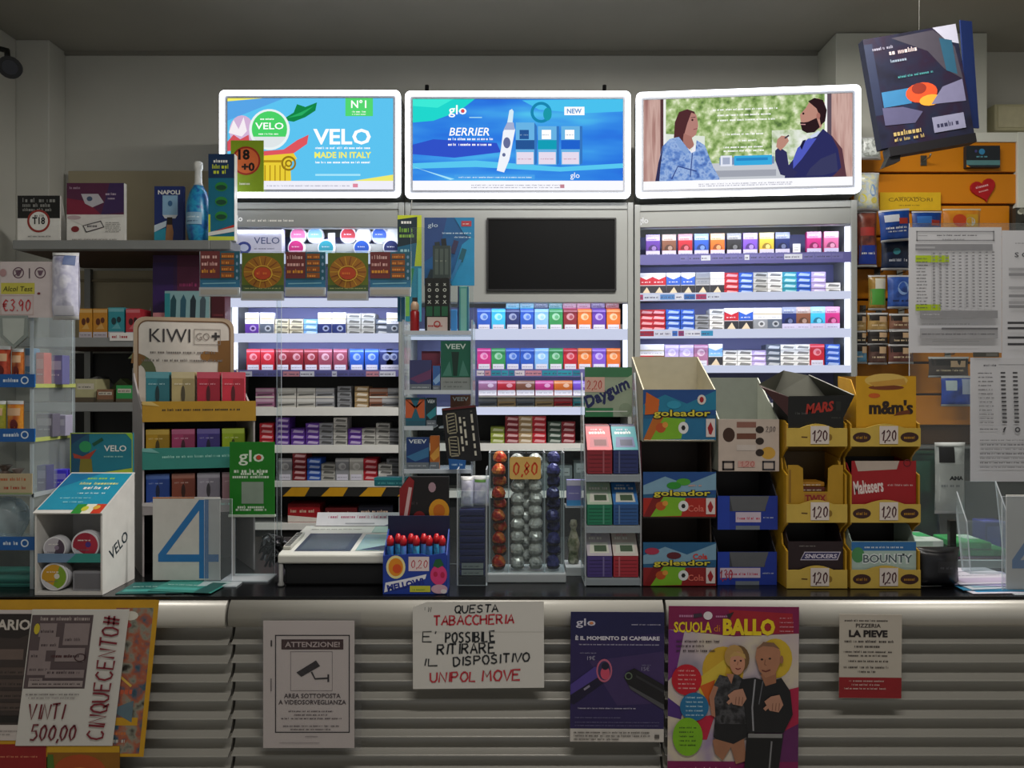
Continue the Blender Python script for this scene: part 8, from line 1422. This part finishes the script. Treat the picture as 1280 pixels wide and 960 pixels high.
def dthi(b, w, h):
    b.small(.14 * w, .93 * h, .3 * w, .022 * h, c('#5a5a60')); b.rect(.3 * w, .94 * h, w, .945 * h, G2)
    for r in range(13): b.small(.08 * w, (.87 - .033 * r) * h, .24 * w, .014 * h, G1); [b.rect((.32 + .13 * q) * w, (.87 - .033 * r) * h, (.37 + .13 * q) * w, (.884 - .033 * r) * h, c('#48484c')) for q in range(5)]
    b.small(.08 * w, .42 * h, .28 * w, .016 * h, G1); b.line([(.33 * w, .4 * h), (.35 * w, .44 * h), (.33 * w, .42 * h)], .004, G1); b.ring(.48 * w, .42 * h, .03 * w, .004, G1)
    for r in range(7): b.small(.08 * w, (.33 - .036 * r) * h, .95 * w, .018 * h, G1 if r % 2 else G2)
sheet('timetable_sheet', 1213, 1330, 447, 602, 'printed sheet of small columns hanging lowest on the clear screen', 'paper sheet', dthi, PS, Y=YQ - .0045)
b = new(); w = .066; b.box(-w / 2, 0, -.006, w / 2, .0004, .006, c('#4a4a44')); b.rect(0, -.004, .03, .004, c('#6a6a64')); at(tag(b.build('tape_strip_mount'), 'dark strip of tape above the lowest printed sheet on the clear screen', 'tape'), X(1231, YQ), YQ - .0052, Z(443.5, YQ))
# goods at that end of the counter
def dpou(b, w, h): b.rect(-.48 * w, -.46 * h, .48 * w, .2 * h, c('#98a09e'), 6, 6); b.rect(-.4 * w, .22 * h, .1 * w, .44 * h, c('#16181a'), 5, 5); b.text('AMA', .16 * w, -.02 * h, .05 * h, c('#23282a'), w=.5 * w, bold=.06); b.small(-.35 * w, -.12 * h, .3 * w, .01, c('#70787a'))
bag('hanging_tag_pouch', 1168, 1206, 553, 642, 1.90, 'pale grey pouch with black top hanging on the clear screen post', 'pouch', ['#8c9492', '#a8b0ae', '#70787a'], dpou, .02, crimp='#a8acaa')
bag('dark_green_bag', 1117, 1176, 566, 690, 2.15, 'large dark green bag standing behind the yellow chocolate racks', 'bag', ['#07100c', '#0f2c20', '#0a0c0c'], lambda b, w, h: b.rect(-.2 * w, .1 * h, .2 * w, .4 * h, c('#123c2c'), 5, 5), .05, zb=Z0 + .0008, crimp='#10281c')
def flatpk(name, p0, p1, Y, dep, z, hh, cols, label, cat, group=None, draw=None, rz=0.):
    w = X(p1, Y) - X(p0, Y); b = new(); b.box(-w / 2, 0, 0, w / 2, dep, hh, c(cols[0])); b.on(-w / 2, 0, 0); b.rect(.1 * w, .15 * hh, .7 * w, .85 * hh, c(cols[1])); b.M = Matrix.Translation((-w / 2, 0, hh + .0003)) @ Matrix.Rotation(-PI / 2, 4, 'X'); b.n = 0
    b.rect(.05 * w, .1 * dep, .6 * w, .5 * dep, c(cols[1])); b.rect(.55 * w, .4 * dep, .95 * w, .9 * dep, c(cols[2 % len(cols)])); b.small(.1 * w, .7 * dep, .5 * w, .012, c('#5a5a5a'))
    o = at(tag(b.build(name, bevel=.003), label, cat, group), X((p0 + p1) / 2, Y), Y, z); o.rotation_euler = (0, 0, rz); return o
GP = 'packets stacked near the screen'
zq = Z0
for k, (p0, p1, Y, dep, hh, cols, lab) in enumerate([(1136, 1180, 1.975, .13, .022, ['#c8c4bc', '#8a3c24', '#c8c8c4'], 'lowest white packet with brown print beside the dark green bag'), (1132, 1178, 1.97, .13, .02, ['#d0ccc4', '#c8501c', '#4a9a5c'], 'middle white packet with orange print beside the dark green bag'), (1133, 1180, 1.978, .12, .018, ['#d4d8d0', '#b8c8b8', '#3c9a5c'], 'topmost white packet with green print beside the dark green bag')]):
    flatpk('food_packet', p0, p1, Y, dep, zq, hh, cols, lab, 'packet', GP); zq += hh + .0012
zq = Z0
for k, (p0, p1, Y, dep, hh, cols, lab) in enumerate([(1194, 1262, 1.97, .12, .02, ['#5a2c50', '#8a3c2c', '#b8a8b0'], 'lowest purple packet behind the clear screen'), (1196, 1262, 1.975, .12, .018, ['#2c8a4c', '#3ca860', '#8ac898'], 'middle green packet behind the clear screen'), (1195, 1240, 1.972, .11, .018, ['#2f9a50', '#48b468', '#c8d8c8'], 'topmost bright green packet behind the clear screen')]):
    flatpk('food_packet', p0, p1, Y, dep, zq, hh, cols, lab, 'packet', GP); zq += hh + .0012
flatpk('blue_carton', 1231, 1258, 2.12, .06, Z0, .085, ['#28307c', '#3c48a0', '#1c2460'], 'small deep blue carton behind the green packets', 'carton')
bag('black_pouch', 1140, 1199, 693, 741, 1.77, 'black fabric pouch lying at the counter edge beside the chocolate racks', 'pouch', ['#08080a', '#1a1a1e', '#101014'], lambda b, w, h: (b.rect(-.1 * w, -.1 * h, .3 * w, .2 * h, c('#28282c'), 6, 6), b.small(-.05 * w, .0, .25 * w, .008, c('#4a4a50'))), .06, zb=Z0 + .0008, crimp='#121214')
for k in range(5):
    Y = 1.75 + .012 * k; w = .17; b = new(); b.box(-w / 2, -.05, 0, w / 2, .1, .0015, c(['#c4c0cc', '#2a7aa0', '#b8c0c8', '#a8a4c4', '#c8c4d0'][k])); b.M = Matrix.Translation((0, 0, .0018)) @ Matrix.Rotation(-PI / 2, 4, 'X'); b.n = 0; b.rect(-.07, -.04, .06, .0, c(['#3a8ab8', '#1c5c84', '#8aa8b8', '#8a86b0', '#b4a8c0'][k])); b.small(-.06, .02, .07, .008, c('#8a8a9a')); b.line([(-.05, .05), (.06, .07)], .004, c('#9a9aa8'))
    o = at(tag(b.build('loose_leaflet'), ['white leaflet with blue picture, lowest of the fanned pile', 'teal blue leaflet, second lowest of the fanned pile', 'pale grey blue leaflet in the middle of the fanned pile', 'lilac leaflet, second from top of the fanned pile', 'white lilac leaflet on top of the fanned pile'][k] + ' by the number card', 'leaflet', 'fanned leaflets'), X(1240, 1.76) + [.0, -.004, .004, -.01, -.004][k], Y, Z0 + .0022 * k + .0004); o.rotation_euler = (0, 0, [.05, -.06, .12, -.2, .08][k])
t = thing('number_sign', (X(1299, 1.80), 1.72, Z0), 'white card with blue 4 in clear holder, at the far end by the leaflets', 'sign')
w, h = X(275, 1.8) - X(191, 1.8), Z(618, 1.72) - Z0 - .006
b = new(); b.box(-w / 2, 0, .005, w / 2, .002, h + .005, c('#cfccc6')); b.on(-w / 2, 0, .005); dfour(b, w, h); b.build('card', t)
b = new(); pane(b, -w / 2 - .012, -.0045, .002, w / 2, -.0015, h + .002, clear('sign_holder_film', '#f2f4f6', .1, .1)); b.box(-w / 2, -.03, 0, w / 2, .012, .0015, FILM); b.build('acrylic_holder', t)
t.location.x = X(1258, 1.72) + w / 2
t = thing('leaflet_holder', (X(1206, 1.86), 1.862, Z0), 'empty clear leaflet holder behind the fanned leaflets', 'leaflet holder')
w = X(1258, 1.86) - X(1206, 1.86); h = Z(604, 1.86) - Z0
b = new(); b.prismx([(.0, 0), (.003, 0), (.043, h), (.04, h)], 0, w, EDGE, side=ACR); b.build('back_panel', t)
b = new(); b.prismx([(-.03, 0), (-.027, 0), (-.01, h * .6), (-.013, h * .6)], 0, w, EDGE, side=ACR); b.build('front_panel', t)
for x in (-.0035, w + .0005):
    b = new(); b.prismx([(-.03, 0), (.003, 0), (.043, h), (-.013, h * .6)], x, x + .003, ACR, side=EDGE); b.build('side_panel', t)
# ------------------------------------------------------------------ camera and light
cam = bpy.data.cameras.new('camera'); cam.sensor_width = 36; cam.lens = FPX / 1280 * 36; cam.clip_start = .05
co = bpy.data.objects.new('camera', cam); COL.objects.link(co); co.location = (0, 0, HC); co.rotation_euler = (PI / 2, 0, 0)
SC.camera = co
w = bpy.data.worlds.new('shop_daylight'); SC.world = w; w.use_nodes = True
w.node_tree.nodes['Background'].inputs[0].default_value = (.95, .97, 1.0, 1); w.node_tree.nodes['Background'].inputs[1].default_value = .30
def added_ceiling_lamp(x, y, power, label):  # out-of-view fixtures added to light the counter and back wall
    t = thing('added_ceiling_lamp', (x, y, CEIL), label, 'ceiling lamp', 'ceiling lamps')
    b = new(); b.box(-.62, -.08, -.05, .62, .08, 0, mat('lamp_housing', '#d8d8d4', .5)); b.build('housing', t, bevel=.004)
    b = new(); b.box(-.6, -.065, -.062, .6, .065, -.051, em('#fff6e8', 1.2)); b.build('diffuser', t)
    area('added_ceiling_light', (x, y, CEIL - .07), 1.2, power, (1, .96, .90), (0, 0, 0), .13)
added_ceiling_lamp(.25, .3, 23, 'long ceiling lamp above the customers, furthest from the counter')
added_ceiling_lamp(.6, 1.85, 46, 'long ceiling lamp above the counter, nearest the tobacco cabinets')
SC.view_settings.view_transform = 'Standard'; SC.view_settings.look = 'None'; SC.view_settings.gamma = 1; SC.view_settings.use_curve_mapping = False
SC.view_settings.exposure = 0
cy = SC.cycles
cy.max_bounces = 8; cy.diffuse_bounces = 3; cy.glossy_bounces = 3; cy.transparent_max_bounces = 24; cy.sample_clamp_indirect = 4; cy.caustics_reflective = False; cy.caustics_refractive = False
cy.use_denoising = True
